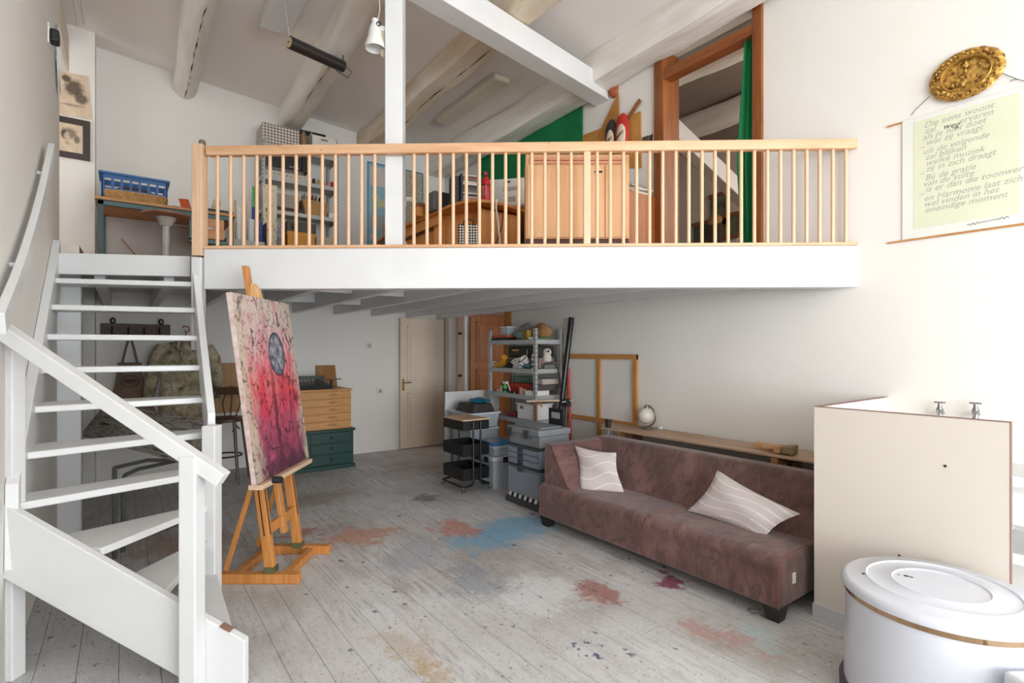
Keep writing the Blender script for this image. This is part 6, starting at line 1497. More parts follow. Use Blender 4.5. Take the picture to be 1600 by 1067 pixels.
sheet('map_sheet', [(a.x, VM, 3.05), (b_.x, VM, 3.05), (b_.x, VM, a.z-0.02), (a.x, VM, a.z-0.02)], map_mat(), mp_)
for q in ((a.x-0.012, 3.04, a.x+0.004, a.z), (b_.x-0.004, 3.04, b_.x+0.012, a.z), (a.x, a.z-0.02, b_.x, a.z)):
    MB().box(q[0], VM-0.006, q[1], q[2], VM-0.003, q[3]).build('border', M('map_border', (70, 132, 150), None, 5, 0.5), mp_)
for (z0, z1, cc) in ((a.z-0.34, a.z-0.06, (222, 206, 200)), (3.14, 3.20, (222, 160, 60)), (3.32, 3.50, (176, 180, 180))):
    MB().box(a.x+0.03, VM-0.0055, z0, a.x+0.03+(0.30 if z1-z0 > 0.1 else 0.08), VM-0.0045, z1).build('map_inset', M('inset_%d' % cc[0], cc, None, 18, 0.6), mp_)
OZ = 2.95
front = [(600, 366), (626, 352), (652, 342), (680, 330), (700, 320), (722, 313), (746, 310), (770, 313), (798, 320), (818, 326)]
fp = [PZ(x, y, OZ) for x, y in front]
od = thing('corner_desk', 'orange beech corner desk with a curved front on the loft', 'desk', (3.3, 5.4, ZF))
poly = [(p.x, p.y) for p in fp]+[(4.12, fp[-1].y+0.02), (4.12, 5.5), (3.35, 6.35), (fp[0].x+0.1, fp[0].y+0.6)]
MB().prism(poly, 'z', OZ-0.03, OZ).build('desktop', wood('beech_top', (216, 146, 78), (190, 114, 50), 'x', 0.5, 0.4), od, bevel=0.004)
dsk = orange_m
def vpanel(px0, px1, z0, z1, off, mat, name, t=0.02):
    i0 = PZ(px0, 0, OZ) if False else None
for (i, j, off) in ((0, 3, 0.10), ):
    p, q = fp[i], fp[j]; d = (q-p).normalized(); n_ = Vector((-d.y, d.x, 0)); n_ = n_ if n_.dot(Vector((SN, CS, 0))) > 0 else -n_
    MB().slab([p+n_*off+Vector((0, 0, ZF-OZ)), q+n_*off+Vector((0, 0, ZF-OZ)), q+n_*off+Vector((0, 0, -0.14)), p+n_*off+Vector((0, 0, -0.14))], n_*0.02).build('front_panel', dsk, od)
    MB().slab([p+n_*0.03+Vector((0, 0, -0.13)), q+n_*0.03+Vector((0, 0, -0.13)), q+n_*0.03+Vector((0, 0, -0.03)), p+n_*0.03+Vector((0, 0, -0.03))], n_*0.02).build('apron_panel', dsk, od)
p, q = PZ(674, 334, OZ-0.03), PZ(746, 312, OZ-0.03)
p2, q2 = fp[3]+Vector((0.06, 0.14, 0)), fp[6]+Vector((0.24, 0.26, 0))
MB().slab([(p2.x, p2.y, ZF), (q2.x, q2.y, ZF), (q2.x, q2.y, OZ-0.03), (p2.x, p2.y, OZ-0.03)], (0.012, 0.02, 0)).build('front_panel', dsk, od)
p3, q3 = fp[6]+Vector((0.10, 0.12, 0)), fp[9]+Vector((0.02, 0.10, 0))
MB().slab([(p3.x, p3.y, ZF), (q3.x, q3.y, ZF), (q3.x, q3.y, OZ-0.05), (p3.x, p3.y, OZ-0.05)], (0.3, 0.38, 0)).build('pedestal', dsk, od, bevel=0.003)
OG = 'things on the corner desk'
def on_desk(px, py, Y=None):
    q = PZ(px, py, OZ); return Vector((q.x, q.y, OZ))
# wooden letter boxes
c = on_desk(664, 334)+Vector((0.12, 0.18, 0))
bx('wooden_box', orange_m, (c.x-0.16, c.y-0.07, OZ), (c.x+0.12, c.y+0.08, OZ+0.10), 'low wooden box on the corner desk beside the white post', 'box', OG)
bx('wooden_letter_tray', wood('reddish_box', (176, 104, 60), (146, 80, 40), 'x', 1, 0.5), (c.x-0.05, c.y+0.10, OZ), (c.x+0.20, c.y+0.24, OZ+0.20), 'reddish wooden letter box behind the low box on the corner desk', 'box', OG)
cl_ = fp[0].lerp(fp[1], 0.35)+Vector((0.12, 0.06, 0))
bx('wooden_speaker', wood('speaker_wood', (206, 150, 96), (176, 116, 64), 'z', 1, 0.5), (cl_.x-0.06, cl_.y+0.10, OZ), (cl_.x+0.10, cl_.y+0.30, OZ+0.17), 'light wooden cabinet box half hidden behind the white post', 'box', OG)
c = on_desk(690, 322)+Vector((0.12, 0.2, 0))
t = thing('desk_organiser', 'black and grey desk organiser beside the disc tower', 'organiser', (c.x, c.y, OZ), 0, OG)
MB().box(c.x-0.12, c.y-0.04, OZ, c.x-0.06, c.y+0.16, OZ+0.20).build('grey_side', M('slate_plastic', (92, 94, 100), None, 6, 0.4), t, bevel=0.008)
MB().prism([(c.y-0.05, OZ), (c.y+0.17, OZ), (c.y+0.17, OZ+0.24), (c.y+0.02, OZ+0.22)], 'x', c.x-0.055, c.x+0.16).build('black_body', blackp_m, t, bevel=0.008)
# disc tower
c = on_desk(724, 309)+Vector((0.14, 0.16, 0))
t = thing('disc_tower', 'black tower rack filled with disc cases on the corner desk', 'disc rack', (c.x, c.y, OZ), -YAW+R(18), OG)
MB().box(-0.075, -0.06, 0, -0.055, 0.06, 0.28).build('side', blackp_m, t, local=True); MB().box(-0.16, 0.0, 0.0, -0.075, 0.12, 0.27).build('case', M('tower_black', (48, 46, 46), None, 6, 0.5), t, local=True, bevel=0.006)
MB().box(-0.055, 0.05, 0, 0.10, 0.06, 0.28).build('back', blackp_m, t, local=True)
rg = random.Random(9); z = 0.01; k = 0
while z < 0.265:
    cc = rg.choice(((230, 226, 218), (60, 56, 54), (206, 200, 190), (120, 100, 84), (40, 38, 38), (222, 214, 200), (150, 60, 54)))
    MB().box(-0.053, -0.06+rg.uniform(-0.004, 0.004), z, 0.085, 0.05, z+0.0105).build('disc_case', M('disc_%d' % cc[0], cc, None, 12, 0.4), t, local=True); z += 0.0125
# fire extinguisher
c = on_desk(757, 311)+Vector((0.07, 0.08, 0))
fe = thing('fire_extinguisher', 'small red fire extinguisher standing on the corner desk', 'fire extinguisher', (c.x, c.y, OZ), -YAW, OG)
rm = M('extinguisher_red', (206, 34, 40), (190, 26, 32), 5, 0.3)
MB().lathe([(0, 0), (0.040, 0), (0.043, 0.01), (0.043, 0.19), (0.035, 0.225), (0.018, 0.24), (0.014, 0.25), (0, 0.25)], n=20).build('cylinder', rm, fe, local=True, smooth=True)
MB().box(-0.012, -0.016, 0.25, 0.012, 0.016, 0.285).build('valve', blackp_m, fe, local=True)
MB().beam((-0.05, 0, 0.285), (0.02, 0, 0.30), 0.016, 0.008).build('lever', blackp_m, fe, local=True)
MB().cyl((0.0, -0.018, 0.272), (0.0, -0.03, 0.272), 0.016, n=12).build('gauge', rm, fe, local=True, smooth=True)
MB().lathe([(0.0432, 0.155), (0.0445, 0.156), (0.0445, 0.164), (0.0432, 0.165)], n=20).build('strap', blackp_m, fe, local=True, smooth=True)
MB().slab([(-0.030, -0.0325, 0.05), (0.006, -0.0445, 0.05), (0.006, -0.0445, 0.15), (-0.030, -0.0325, 0.15)], (0, -0.001, 0)).build('label', M('extinguisher_label', (222, 214, 204), (140, 120, 112), 24, 0.5), fe, local=True)
# printer
c = on_desk(792, 320)+Vector((0.16, 0.20, 0))
pn = thing('printer', 'white laser printer on the corner desk beside the fire extinguisher', 'printer', (c.x, c.y, OZ), -YAW+R(-25), OG)
MB().prism([(-0.22, 0), (0.26, 0), (0.26, 0.28), (-0.17, 0.31), (-0.21, 0.28)], 'y', -0.16, 0.2).build('housing', M('printer_white', (222, 220, 214), (212, 210, 204), 4, 0.45), pn, local=True, bevel=0.02, seg=3)
for q in ((0.02, 0.16, 0.20, 0.20), (0.08, 0.05, 0.16, 0.10)): MB().box(q[0], -0.163, q[1], q[2], -0.158, q[3]).build('vent', M('vent_grey', (176, 172, 164), None, 20, 0.5), pn, local=True)
MB().box(0.06, -0.164, 0.245, 0.10, -0.158, 0.262).build('slot', blackp_m, pn, local=True)
t = thing('printer_cable', 'white and black cables hanging down from the printer over the desk edge', 'cable', (c.x, c.y, ZF))
e = PZ(772, 318, OZ); e2 = PZ(780, 330, OZ-0.05)
wht = [P(776, 312, 4.72), P(775, 325, 4.68), P(778, 345, 4.66), P(780, 365, 4.66), P(783, 395, 4.66)]
MB().tube(wht, 0.008, 6).build('white_cable', white_pl, t, smooth=True)
MB().tube([P(786, 335, 4.72), P(784, 355, 4.68), P(777, 375, 4.67), P(770, 394, 4.67)], 0.005, 6).build('black_cable', blackp_m, t, smooth=True)
t = thing('white_cable', 'white power cable dangling beside the white post above the desk', 'cable', (2.9, 5.6, ZF))
MB().tube([P(642, 310, 6.2), P(634, 316, 6.1), P(632, 330, 6.0), P(633, 342, 5.9), P(629, 352, 5.7), P(630, 370, 5.6), P(638, 392, 5.55)], 0.010, 6).build('cable', white_pl, t, smooth=True)
q = P(640, 312, 6.2); MB().box(q.x-0.05, q.y-0.02, q.z-0.03, q.x+0.06, q.y+0.02, q.z+0.03).build('socket_block', white_pl, t, bevel=0.012)
# patterned basket under the desk
c = P(733, 380, 4.62)
pk = thing('patterned_basket', 'black and white patterned handled basket on the loft floor under the curved desk', 'basket', (c.x, c.y, ZF), -YAW)
m = MB(); w, dd, h = 0.09, 0.07, 0.38
m.box(-w, -dd, 0.0, w, dd, 0.01); m.box(-w, -dd, 0, w, -dd+0.008, h); m.box(-w, dd-0.008, 0, w, dd, h); m.box(-w, -dd, 0, -w+0.008, dd, h); m.box(w-0.008, -dd, 0, w, dd, h)
m.build('basket_body', checker('basket_pattern', (36, 34, 36), (214, 206, 196), 60), pk, local=True)
MB().tube([(-0.045, -dd, h-0.01), (-0.04, -dd, h+0.03), (0, -dd, h+0.045), (0.04, -dd, h+0.03), (0.045, -dd, h-0.01)], 0.007, 6).build('handle', blackp_m, pk, local=True, smooth=True)
# pale cabinet back on castors just behind the railing
pa, pb2 = C(0.105, 4.05), C(0.905, 4.05)
kc = thing('pale_cabinet', 'pale wooden cabinet with its back to the railing standing on castors', 'cabinet', ((pa.x+pb2.x)/2, (pa.y+pb2.y)/2, ZF), -YAW)
pal = wood('pale_beech', (232, 184, 136), (216, 160, 108), 'z', 0.6, 0.5)
MB().box(-0.40, 0.0, 0.15, 0.40, 0.42, 0.80).build('carcass', pal, kc, local=True, bevel=0.004)
MB().box(-0.385, -0.012, 0.16, 0.205, 0.0, 0.71).build('back_panel', pal, kc, local=True); MB().box(0.215, -0.012, 0.16, 0.385, 0.0, 0.71).build('back_panel', pal, kc, local=True)
for z in (0.725, 0.752): MB().box(-0.37, -0.014, z, 0.37, 0.0, z+0.02).build('slat', wood('peach_slat', (232, 166, 128), (216, 146, 106), 'x', 0.6, 0.5), kc, local=True, bevel=0.003)
MB().box(-0.40, 0.02, 0.10, 0.40, 0.40, 0.15).build('base', M('dark_brown_base', (84, 54, 40), None, 5, 0.6), kc, local=True)
for x in (-0.34, 0.34):
    for y in (0.06, 0.36): MB().cyl((x-0.02, y, 0.05), (x+0.02, y, 0.05), 0.05, n=16).build('castor', galv_m, kc, local=True, smooth=True)
MB().box(0.13, -0.016, 0.655, 0.19, -0.011, 0.668).build('slot', dark_m, kc, local=True)
# brown cupboard with papers beside the loft doorway
a = PU(986, 305, 3.85); 
bc = thing('brown_cupboard', 'reddish brown cupboard against the right wall beside the loft doorway', 'cupboard', (3.95, 3.55, ZF))
cb_m = wood('cherry_cupboard', (176, 106, 56), (146, 80, 36), 'z', 0.7, 0.4)
vv_ = PU(1024, 340, 4.13).y; v2_ = PU(986, 340, 3.78).y
MB().box(3.74, vv_, ZF, 4.14, vv_+0.5, 2.98).build('carcass', cb_m, bc, bevel=0.004)
MB().box(3.727, vv_+0.02, ZF+0.03, 3.74, vv_+0.48, 2.95).build('door', cb_m, bc, bevel=0.003)
for i in range(6):
    o = MB().obox((3.93+random.uniform(-0.02, 0.02), vv_+0.22, 2.984+0.008+i*0.014), (0.15, random.uniform(-0.03, 0.03), 0), (random.uniform(-0.03, 0.03), 0.19, 0), (0, 0, 0.006)).build('paper_bundle', M('paper_%d' % (i % 3), ((228, 220, 208), (200, 188, 176), (150, 132, 124))[i % 3], None, 8, 0.8))
    tag(o, ['lowest paper bundle', 'second paper bundle from below', 'third paper bundle from below', 'fourth paper bundle from below', 'second paper bundle from the top', 'topmost paper bundle'][i]+' in the pile on the reddish brown cupboard', 'papers', 'papers on the brown cupboard')

# ================================================================== hangings on the right wall of the loft
green_m = M('green_screen_cloth', (0, 128, 72), (0, 118, 64), 2.0, 0.75)
def cloth(name, pts2, u, mat, amp=0.012, n=40, rows=12, parent=None, freq=7):
    # pts2: function of (s,t) -> (v,z)
    vs = []; 
    for sgn in (0, 1):
        for j in range(rows+1):
            for i in range(n+1):
                s, t = i/n, j/rows; v, z = pts2(s, t)
                vs.append((u-amp*(1+math.sin(s*freq*6.28+t*2)*0.9)-sgn*0.004, v, z))
    q = (n+1)*(rows+1); fs = []
    for sd in range(2):
        for j in range(rows):
            for i in range(n): k = sd*q+j*(n+1)+i; fs.append((k, k+1, k+n+2, k+n+1))
    for j in range(rows):
        for e in (0, n): fs.append((j*(n+1)+e, (j+1)*(n+1)+e, q+(j+1)*(n+1)+e, q+j*(n+1)+e))
    for i in range(n):
        for e in (0, rows*(n+1)): fs.append((e+i, e+i+1, q+e+i+1, q+e+i))
    return MB().add(vs, fs).build(name, mat, parent, smooth=True)
gv0 = PU(911, 200, UR-0.01).y; gv1 = PU(751, 250, UR-0.01).y
gs = thing('green_cloth_screen', 'large bright green cloth hung on the right wall under the ceiling beam', 'cloth', (UR-0.02, (gv0+gv1)/2, ZF))
cloth('cloth', lambda s, t: (gv0+(gv1-gv0)*s, ZF+0.02+(4.30-ZF)*t), UR-0.004, green_m, 0.006, parent=gs, freq=3)
MB().slab([(UR-0.022, gv0+0.02, 4.02), (UR-0.022, gv0+0.14, 4.08), (UR-0.024, gv0+0.02, 4.18)], (-0.006, 0, 0)).build('folded_corner', green_m, gs)
cu = thing('green_curtain', 'narrow bright green curtain hanging in the loft doorway', 'curtain', (UR+0.05, UP_V0+0.1, ZF))
def cur(s, t):
    w = 0.05+0.11*(1-abs(t-0.45)*1.1); return (UP_V0+0.015+w*s, ZF+0.05+1.86*t)
cloth('cloth', cur, UR+0.06, green_m, 0.02, 24, 14, cu, 2.2)
def slabU(pix, u, t, mat, name, parent=None, uvs=None):
    m = MB(); m.slab([PU(x, y, u) for x, y in pix], (-t, 0, 0)); return m.build(name, mat, parent)
ply = wood('wall_ply', (206, 152, 78), (186, 128, 56), 'y', 0.6, 0.5)
tag(slabU([(911, 212), (945, 199), (1002, 174), (1003, 262), (911, 262)], UR-0.004, 0.012, ply, 'wall_board'), 'yellow plywood board on the right wall behind the painted masks', 'board', None)
tri = thing('set_square', 'big wooden set square leaning up the wall behind the masks', 'set square', (UR-0.03, 4.2, 3.4))
tw2 = wood('ruler_wood', (196, 136, 64), (164, 104, 42), 'z', 0.6, 0.45)
T = [(967, 146), (966, 216), (936, 216)]
def bar(p, q, w, u, mat, name, parent, t=0.012):
    a, b_ = PU(*p, u), PU(*q, u); d = (b_-a).normalized(); n_ = Vector((1, 0, 0)).cross(d)
    MB().slab([a+n_*w/2, b_+n_*w/2, b_-n_*w/2, a-n_*w/2], (-t, 0, 0)).build(name, mat, parent)
ot = [PU(967, 145, UR-0.018), PU(968, 226, UR-0.018), PU(934, 214, UR-0.018)]
ctr = (ot[0]*0.7+ot[1]*1.1+ot[2]*1.2)/3.0
inn = [ctr+(p-ctr)*k for p, k in zip(ot, (0.50, 0.42, 0.42))]
for q in range(3):
    a, b_ = q, (q+1) % 3
    MB().slab([ot[a], ot[b_], inn[b_], inn[a]], (-0.012, 0, 0)).build('edge_bar', tw2, tri)
rl_ = thing('wooden_ruler', 'wooden ruler sticking up diagonally behind the red mask', 'ruler', (UR-0.03, 4.0, 3.4))
bar((1001, 156), (972, 200), 0.045, UR-0.02, wood('ruler_dark', (160, 106, 60), (134, 82, 42), 'z', 0.6, 0.45), 'ruler', rl_)
def mask(px, py, rv, rz_, face, rim, label, u, t0):
    c = PU(px, py, u)
    m_ = thing('wooden_mask', label, 'mask', (u, c.y, c.z-rz_), 0, 'painted masks on the wall')
    def ell(sv, sz, d0, d1, mat, name, dv=0.0, dz=0.0):
        m = MB().lathe([(0, 0.0), (1.0, 0.0), (0.92, 0.5), (0.6, 0.85), (0, 1.0)], n=28)
        m.v = [Vector((-d0-(d1-d0)*p.z, p.x*sv+dv, p.y*sz+dz)) for p in m.v]
        return m.tf(Matrix.Translation((0, 0, rz_))).build(name, mat, m_, local=True, smooth=True)
    ell(rv, rz_, 0.0, 0.05, rim, 'shell')
    f = ell(rv*0.66, rz_*0.62, 0.036, 0.062, face, 'painted_face', dv=-rv*0.16, dz=-rz_*0.22)
    for k in (-1, 1): MB().tube([(-0.060, rv*0.34, rz_*(0.80+k*0.05)-0.022), (-0.066, -rv*0.16, rz_*(0.80+k*0.05)), (-0.058, -rv*0.70, rz_*(0.80+k*0.05)+0.022)], 0.0022, 5).build('painted_line', blackp_m, m_, local=True)
    for k in range(6):
        yy = rv*0.26-k*rv*0.16; zz_ = rz_*0.80-0.018+k*0.0075
        MB().tube([(-0.064, yy, zz_-rz_*0.045), (-0.064, yy, zz_+rz_*0.045)], 0.002, 5).build('painted_tick', blackp_m, m_, local=True)
fc = M('mask_cream', (232, 216, 188), (220, 202, 172), 6, 0.7)
mask(956, 216, 0.075, 0.20, fc, M('mask_black', (52, 48, 46), None, 5, 0.6), 'black rimmed oval mask with a cream face, the smaller of the pair', UR-0.04, 0)
mask(973, 207, 0.085, 0.20, fc, M('mask_red', (204, 52, 44), (186, 40, 34), 5, 0.6), 'red oval mask with a cream face and toothed line, the larger of the pair', UR-0.05, 0)
c = PU(960, 141, UR)
t = thing('clay_face', 'small reddish clay face mask under the ceiling beam', 'mask', (UR, c.y, c.z-0.08))
m = MB().lathe([(0, 0), (1, 0), (0.9, 0.6), (0.5, 0.95), (0, 1)], n=20); m.v = [Vector((-0.05*p.z, p.x*0.06, p.y*0.085*(1.0 if p.y < 0 else 0.85)+0.08)) for p in m.v]
m.build('face', M('terracotta', (184, 104, 62), (146, 74, 40), 16, 0.7, bump=0.6), t, local=True, smooth=True)
for k in (-1, 1): MB().ball((-0.043, k*0.022, 0.095), (0.006, 0.010, 0.006), 8, 6).build('eye', fc, t, local=True)
MB().ball((-0.05, 0, 0.075), (0.012, 0.010, 0.018), 8, 6).build('nose', MATS['terracotta'], t, local=True, smooth=True)
MB().ball((-0.042, 0, 0.045), (0.007, 0.022, 0.006), 8, 6).build('mouth', M('clay_dark', (110, 52, 32), None, 5, 0.7), t, local=True)
c = PU(1014, 220, UR)
t = thing('wall_bracket', 'small dark wall bracket beside the loft doorway frame', 'bracket', (UR, c.y, c.z))
MB().box(-0.06, -0.035, -0.03, 0.0, 0.035, 0.03).build('block', M('bracket_dark', (54, 48, 40), (90, 80, 60), 9, 0.5), t, local=True, bevel=0.004)
MB().box(-0.004, -0.045, -0.05, 0.0, 0.045, 0.05).build('back_plate', blackp_m, t, local=True)

# things inside the neighbouring room, seen through the doorway
cr_ = thing('cross_rack', 'cross-shaped arrangement of small framed panels on the far wall of the side room', 'wall panel', (7.58, 4.4, 2.9))
fr_m = wood('rack_wood', (150, 100, 56), (120, 76, 40), 'y', 1, 0.5)
def spot(px, py): return PU(px, py, 7.59)
for (px, py, w, h, cc) in ((1125, 330, 0.16, 0.26, (140, 150, 120)), (1100, 364, 0.18, 0.16, (96, 110, 96)), (1148, 352, 0.2, 0.17, (130, 138, 96))):
    q = spot(px, py); MB().box(7.565, q.y-w, q.z-h, 7.585, q.y+w, q.z+h).build('panel', M('panel_%d' % cc[0], cc, (70, 70, 60), 4, 0.7), cr_)
    for s in (-1, 1): MB().box(7.555, q.y-w*1.15, q.z+s*h-0.03, 7.59, q.y+w*1.15, q.z+s*h+0.03).build('frame_bar', fr_m, cr_)
q = spot(1121, 366); MB().ball((7.53, q.y, q.z), (0.06, 0.14, 0.3), 14, 9).build('carved_figure', M('carved_dark', (92, 74, 54), (60, 48, 36), 8, 0.7), cr_, smooth=True)
q = spot(1121, 346); MB().ball((7.52, q.y, q.z), (0.06, 0.13, 0.10), 14, 9).build('figure_head', wood('figure_straw', (190, 146, 86), (160, 112, 60), 'y', 1, 0.6), cr_, smooth=True)
tl_ = thing('tube_lamp', 'slim white strip light hanging in the neighbouring loft room', 'lamp', (6.0, 4.0, 3.4))
MB().beam(PU(1056, 240, 5.4), PU(1125, 284, 6.2), 0.05, 0.03).build('tube', white_pl, tl_)
MB().beam(PU(1056, 238, 5.4)+Vector((0, 0, 0.03)), PU(1125, 282, 6.2)+Vector((0, 0, 0.03)), 0.06, 0.03).build('housing', black_m, tl_)
q = PU(1163, 373, 4.6)
t = thing('small_tap', 'small white tap just inside the loft doorway below the green curtain', 'tap', (4.6, q.y, q.z))
MB().tube([(0.05, 0, 0), (0, 0, 0), (-0.02, 0.05, 0.005), (-0.02, 0.06, -0.02)], 0.012, 8).build('spout', white_pl, t, local=True, smooth=True)
MB().cyl((0, 0, 0), (0, 0, -0.06), 0.018, n=10).build('valve', white_pl, t, local=True, smooth=True)

# ================================================================== poster with handwriting, brass dish
def text_mb(s, size, shear=0.25):
    cu_ = bpy.data.curves.new('txt', 'FONT'); cu_.body = s; cu_.size = size; cu_.shear = shear; cu_.resolution_u = 2
    ob = bpy.data.objects.new('txt', cu_); COLL.objects.link(ob)
    dg = bpy.context.evaluated_depsgraph_get(); me = bpy.data.meshes.new_from_object(ob.evaluated_get(dg))
    vs = [v.co.copy() for v in me.vertices]; fs = [tuple(p.vertices) for p in me.polygons]
    bpy.data.objects.remove(ob); bpy.data.meshes.remove(me); bpy.data.curves.remove(cu_)
    return vs, fs
PUW = UR-0.006
pv0 = PU(1410, 280, PUW).y; pz1 = PU(1410, 190, PUW).z; pz0 = PU(1410, 375, PUW).z
po = thing('handwritten_poster', 'pale yellow poster with a handwritten poem hanging on the right wall', 'poster', (PUW, pv0-0.4, pz0))
PW = 0.80
sheet('cover_sheet', [(PUW, pv0, pz0), (PUW, pv0-PW, pz0), (PUW, pv0-PW, pz1), (PUW, pv0, pz1)], M('poster_sleeve', (232, 232, 224), (226, 226, 217), 2, 0.5), po, 0.002, (-1, 0, 0))
y_in0 = PU(1428, 280, PUW).y; y_in1 = PU(1594, 280, PUW).y
sheet('paper_sheet', [(PUW-0.002, y_in0, pz0+0.06), (PUW-0.002, y_in1, pz0+0.06), (PUW-0.002, y_in1, pz1-0.03), (PUW-0.002, y_in0, pz1-0.03)], M('yellow_paper', (224, 225, 200), (216, 218, 190), 2.5, 0.7), po, 0.001, (-1, 0, 0))
dw_ = wood('dowel_wood', (206, 150, 90), (180, 120, 62), 'y', 1, 0.5)
for z, e in ((pz1-0.006, 0.002), (pz0-0.007, PW)): MB().cyl((PUW-0.002, pv0+0.085, z), (PUW-0.002, pv0-e, z), 0.006, n=8).build('dowel', dw_, po, smooth=True)
ink_m = M('faded_pencil', (178, 180, 170), (166, 168, 160), 9, 0.8); dark_ink = M('dark_ink', (70, 78, 84), None, 9, 0.8)
lines = ['Die eens woont', 'zal        ervaren', 'als je niet doet', 'wat zij vraagt', '', 'uit de volgende', 'zal blijken', 'welke muziek', 'zij in zich draagt', '', 'Bij de gratie', 'van de stilte', 'is er dan die toonwereld', '', 'en Harmonie laat zich', 'wel vinden in het', 'oneindige moment']
zz = pz1-0.085; step = (pz1-pz0-0.15)/len(lines)*1.02
def write(s, y, z, size, mat, name, shear=0.3, tilt=0.03):
    vs, fs = text_mb(s, size, shear)
    m = MB(); m.add([(PUW-0.0036, y-p.x, z+p.y+p.x*tilt) for p in vs], fs); m.build(name, mat, po)
for s in lines:
    if s: write(s, y_in0-0.055+random.uniform(-0.01, 0.01), zz, 0.052, ink_m, 'handwriting')
    else: MB().box(PUW-0.0036, y_in0-0.06, zz+0.03, PUW-0.003, y_in0-0.03, zz+0.033).build('dash', ink_m, po)
    zz -= step*(1.0 if s else 0.45)
write('weg', y_in0-0.15, pz1-0.125, 0.05, dark_ink, 'handwriting', 0.4, -0.1)
sg = []
for i in range(60):
    s = i/59; sg.append((PUW-0.004, y_in0-0.27-0.19*s, pz0+0.035+0.012*s+0.007*math.sin(s*55)*(0.6+0.4*math.sin(s*9))))
MB().tube(sg, 0.0011, 4).build('signature', dark_ink, po)
c = PU(1511, 118, UR)
bd = thing('brass_dish', 'oval embossed brass dish hanging high on the right wall above the poster', 'dish', (UR-0.004, c.y, c.z-0.155))
def brass_relief():
    m, nt, b = nodes_of('embossed_brass')
    v = coords(nt, 'Object')
    vo = nn(nt, 'ShaderNodeTexVoronoi'); vo.feature = 'SMOOTH_F1'; vo.inputs['Scale'].default_value = 34; nt.links.new(coords(nt, 'Object', (1, 1, 1.2)), vo.inputs['Vector'])
    n1 = noise(nt, v, 24, 4, 0.6, 1.5)
    h = mth(nt, 'ADD', mth(nt, 'MULTIPLY', vo.outputs['Distance'], 0.7), mth(nt, 'MULTIPLY', n1, 0.9))
    base = ramp(nt, h, [(0.50, lin((92, 68, 32))), (0.68, lin((168, 126, 60))), (0.9, lin((206, 166, 88)))])
    nt.links.new(base, b.inputs['Base Color']); b.inputs['Metallic'].default_value = 0.75; b.inputs['Roughness'].default_value = 0.36
    bumpn(nt, b, h, 0.9, 0.012)
    return m
brm = brass_relief()
def oval(prof, mat, name, n=64, caps=True):
    m = MB().lathe(prof, n=n, caps=caps)
    a = R(32)
    out = []
    for i, p in enumerate(m.v):
        r = math.hypot(p.x, p.y); t = math.atan2(p.y, p.x); k = 1+(0.012*math.sin(16*t) if r > 0.9 else 0)
        y, z = p.x*k*0.182, p.y*k*0.150
        out.append(Vector((-p.z, y, z+0.155)))
    m.v = out
    return m.build(name, mat, bd, local=True, smooth=True)
oval([(0, 0.012), (0.6, 0.012), (0.64, 0.022), (0.68, 0.034), (0.95, 0.030), (1.0, 0.022), (0.97, 0.016), (0.6, 0.004), (0, 0.004)], brm, 'plate')
oval([(0.60, 0.018), (0.625, 0.034), (0.66, 0.037), (0.68, 0.034)], M('brass_bead', (176, 134, 66), None, 6, 0.35, metal=0.8), 'inner_bead', caps=False)
rg = random.Random(4); m = MB()
for k in range(46):
    t = k/46*2*math.pi; r = 0.83+0.06*math.sin(k*2.4)
    m.ball((-0.036, r*0.182*math.cos(t), r*0.150*math.sin(t)+0.155), (0.007, rg.uniform(0.006, 0.013), rg.uniform(0.006, 0.012)), 8, 6)
m.build('rim_relief', brm, bd, local=True, smooth=True, kind='stuff')
m = MB()
for k in range(16):
    t = rg.uniform(0, 6.28); r = rg.uniform(0, 0.48)
    m.ball((-0.016, r*0.182*math.cos(t), r*0.150*math.sin(t)+0.15), (0.009, rg.uniform(0.008, 0.014), rg.uniform(0.012, 0.026)), 8, 6)
m.build('figure_relief', brm, bd, local=True, smooth=True, kind='stuff')
wr = thing('hanging_wire', 'thin dark wire running behind the brass dish above the poster', 'wire', (UR-0.01, c.y, c.z-0.2))
MB().tube([PU(1424, 180, UR-0.01), PU(1430, 172, UR-0.01), PU(1452, 151, UR-0.012)], 0.0018, 5).build('wire_end', blackp_m, wr)
MB().tube([PU(1567, 115, UR-0.012), PU(1590, 124, UR-0.01), PU(1615, 130, UR-0.01)], 0.0018, 5).build('wire_end', blackp_m, wr)
MB().tube([PU(1578, 127, UR-0.01), PU(1584, 124, UR-0.01), PU(1592, 124, UR-0.01)], 0.0018, 5).build('wire_twist', blackp_m, wr)

# ================================================================== lamps under the ceiling
la, lb = P(452, 66, 4.75), P(536, 104, 5.2)
hl = thing('hanging_tube_lamp', 'black cylindrical tube lamp hanging on chains between the ceiling beams', 'lamp', la)
MB().cyl(la, lb, 0.055, n=24).build('housing', M('lamp_black', (54, 50, 48), (42, 38, 37), 4, 0.35), hl, smooth=True)
dl = (lb-la).normalized()
MB().cyl(la-dl*0.004, la-dl*0.001, 0.045, n=24).build('end_cap', M('lamp_cap', (206, 186, 148), None, 6, 0.4), hl, smooth=True)
MB().cyl(la-dl*0.012, la-dl*0.004, 0.010, n=10).build('screw', chrome_m, hl)
MB().tube([la+Vector((0, 0, 0.05)), la+Vector((-0.02, 0.0, 0.2)), la+Vector((-0.06, 0.01, cz(la.x)-la.z-0.002))], 0.006, 6).build('chain', galv_m, hl)
MB().tube([lb+Vector((0, 0, 0.04)), lb+Vector((0.0, 0, 0.12)), lb+Vector((-0.02, 0.02, 0.17))], 0.005, 6).build('chain', black_m, hl)
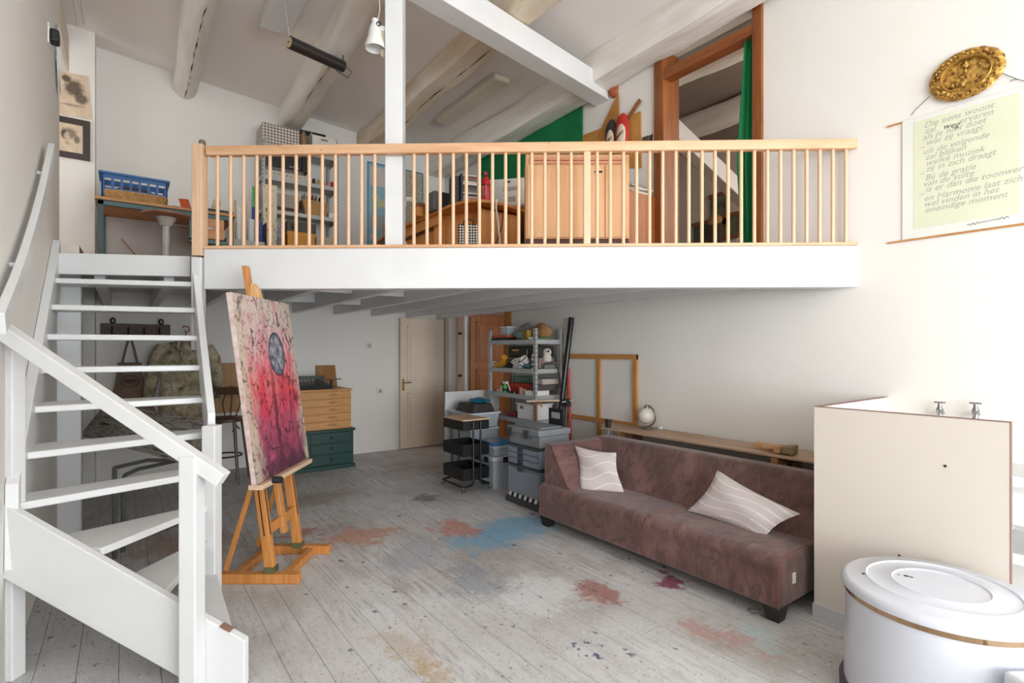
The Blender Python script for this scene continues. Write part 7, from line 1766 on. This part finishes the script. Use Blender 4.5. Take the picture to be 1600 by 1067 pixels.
MB().tube([lb+Vector((0, 0, 0.03))+dl*0.02, lb+dl*0.10+Vector((0, 0, -0.02)), lb+dl*0.06+Vector((0, 0, -0.09)), lb-dl*0.08+Vector((0, 0, -0.07))], 0.004, 6).build('cable', black_m, hl)
# ceiling boxes
q0 = P(450, 8, 5.2)
o = MB().box(1.06, 4.2, cz(1.2)-0.12, 1.32, 5.55, cz(1.2)+0.02).build('ceiling_box', white_m, bevel=0.006)
tag(o, 'white boxed light fitting on the ceiling left of the hanging tube lamp', 'light fitting')
fx = thing('strip_light', 'cream strip light fitting with rounded ends on the ceiling beyond the post', 'lamp', (3.4, 5.6, cz(3.4)-0.1))
MB().box(3.28, 4.75, cz(3.5)-0.09, 3.50, 6.15, cz(3.5)-0.012).build('cover', M('strip_cover', (232, 226, 208), (214, 208, 186), 2, 0.4), fx, bevel=0.035, seg=4)
MB().box(3.30, 4.8, cz(3.5)-0.014, 3.48, 6.1, cz(3.5)-0.001).build('base', white_pl, fx)
# clip lamp on the post
pq = P(586, 55, 3.86)
ln_ = thing('clip_lamp', 'white clip-on spot lamp with a wound cord on the loft post', 'lamp', pq, -YAW)
m = MB().lathe([(0.018, 0.08), (0.03, 0.078), (0.045, 0.04), (0.052, -0.02), (0.070, -0.07), (0.072, -0.10), (0.068, -0.10), (0.064, -0.07), (0.046, -0.02), (0.0, 0.03)], n=24)
m.build('shade', white_pl, ln_, local=True, smooth=True)
MB().cyl((0.0, 0.0, 0.075), (0.0, 0, 0.115), 0.024, n=14).build('lamp_head', white_pl, ln_, local=True, smooth=True)
MB().tube([(0.034+0.016*math.cos(k*0.785), -0.03, 0.065+0.016*math.sin(k*0.785)) for k in range(8)], 0.004, 6, closed=True).build('pivot_ring', black_m, ln_, local=True)
for k in range(4): MB().tube([(0.048+0.009*k, 0.02, 0.06), (0.045+0.009*k, 0.015, -0.04), (0.043+0.009*k, 0.02, -0.14-0.01*(k % 2)), (0.05+0.009*k, 0.026, -0.04), (0.05+0.009*k, 0.024, 0.06)], 0.0045, 6).build('cord_loop', M('cord_cream', (226, 212, 184), None, 5, 0.6), ln_, local=True, smooth=True)
MB().tube([(0.02, 0, 0.11), (0.03, 0.02, 0.2), (0.02, 0.02, 0.42)], 0.004, 6).build('cord', M('cord_cream', (1, 1, 1)), ln_, local=True)
MB().box(0.03, 0.01, 0.04, 0.075, 0.05, 0.075).build('clip', white_pl, ln_, local=True)
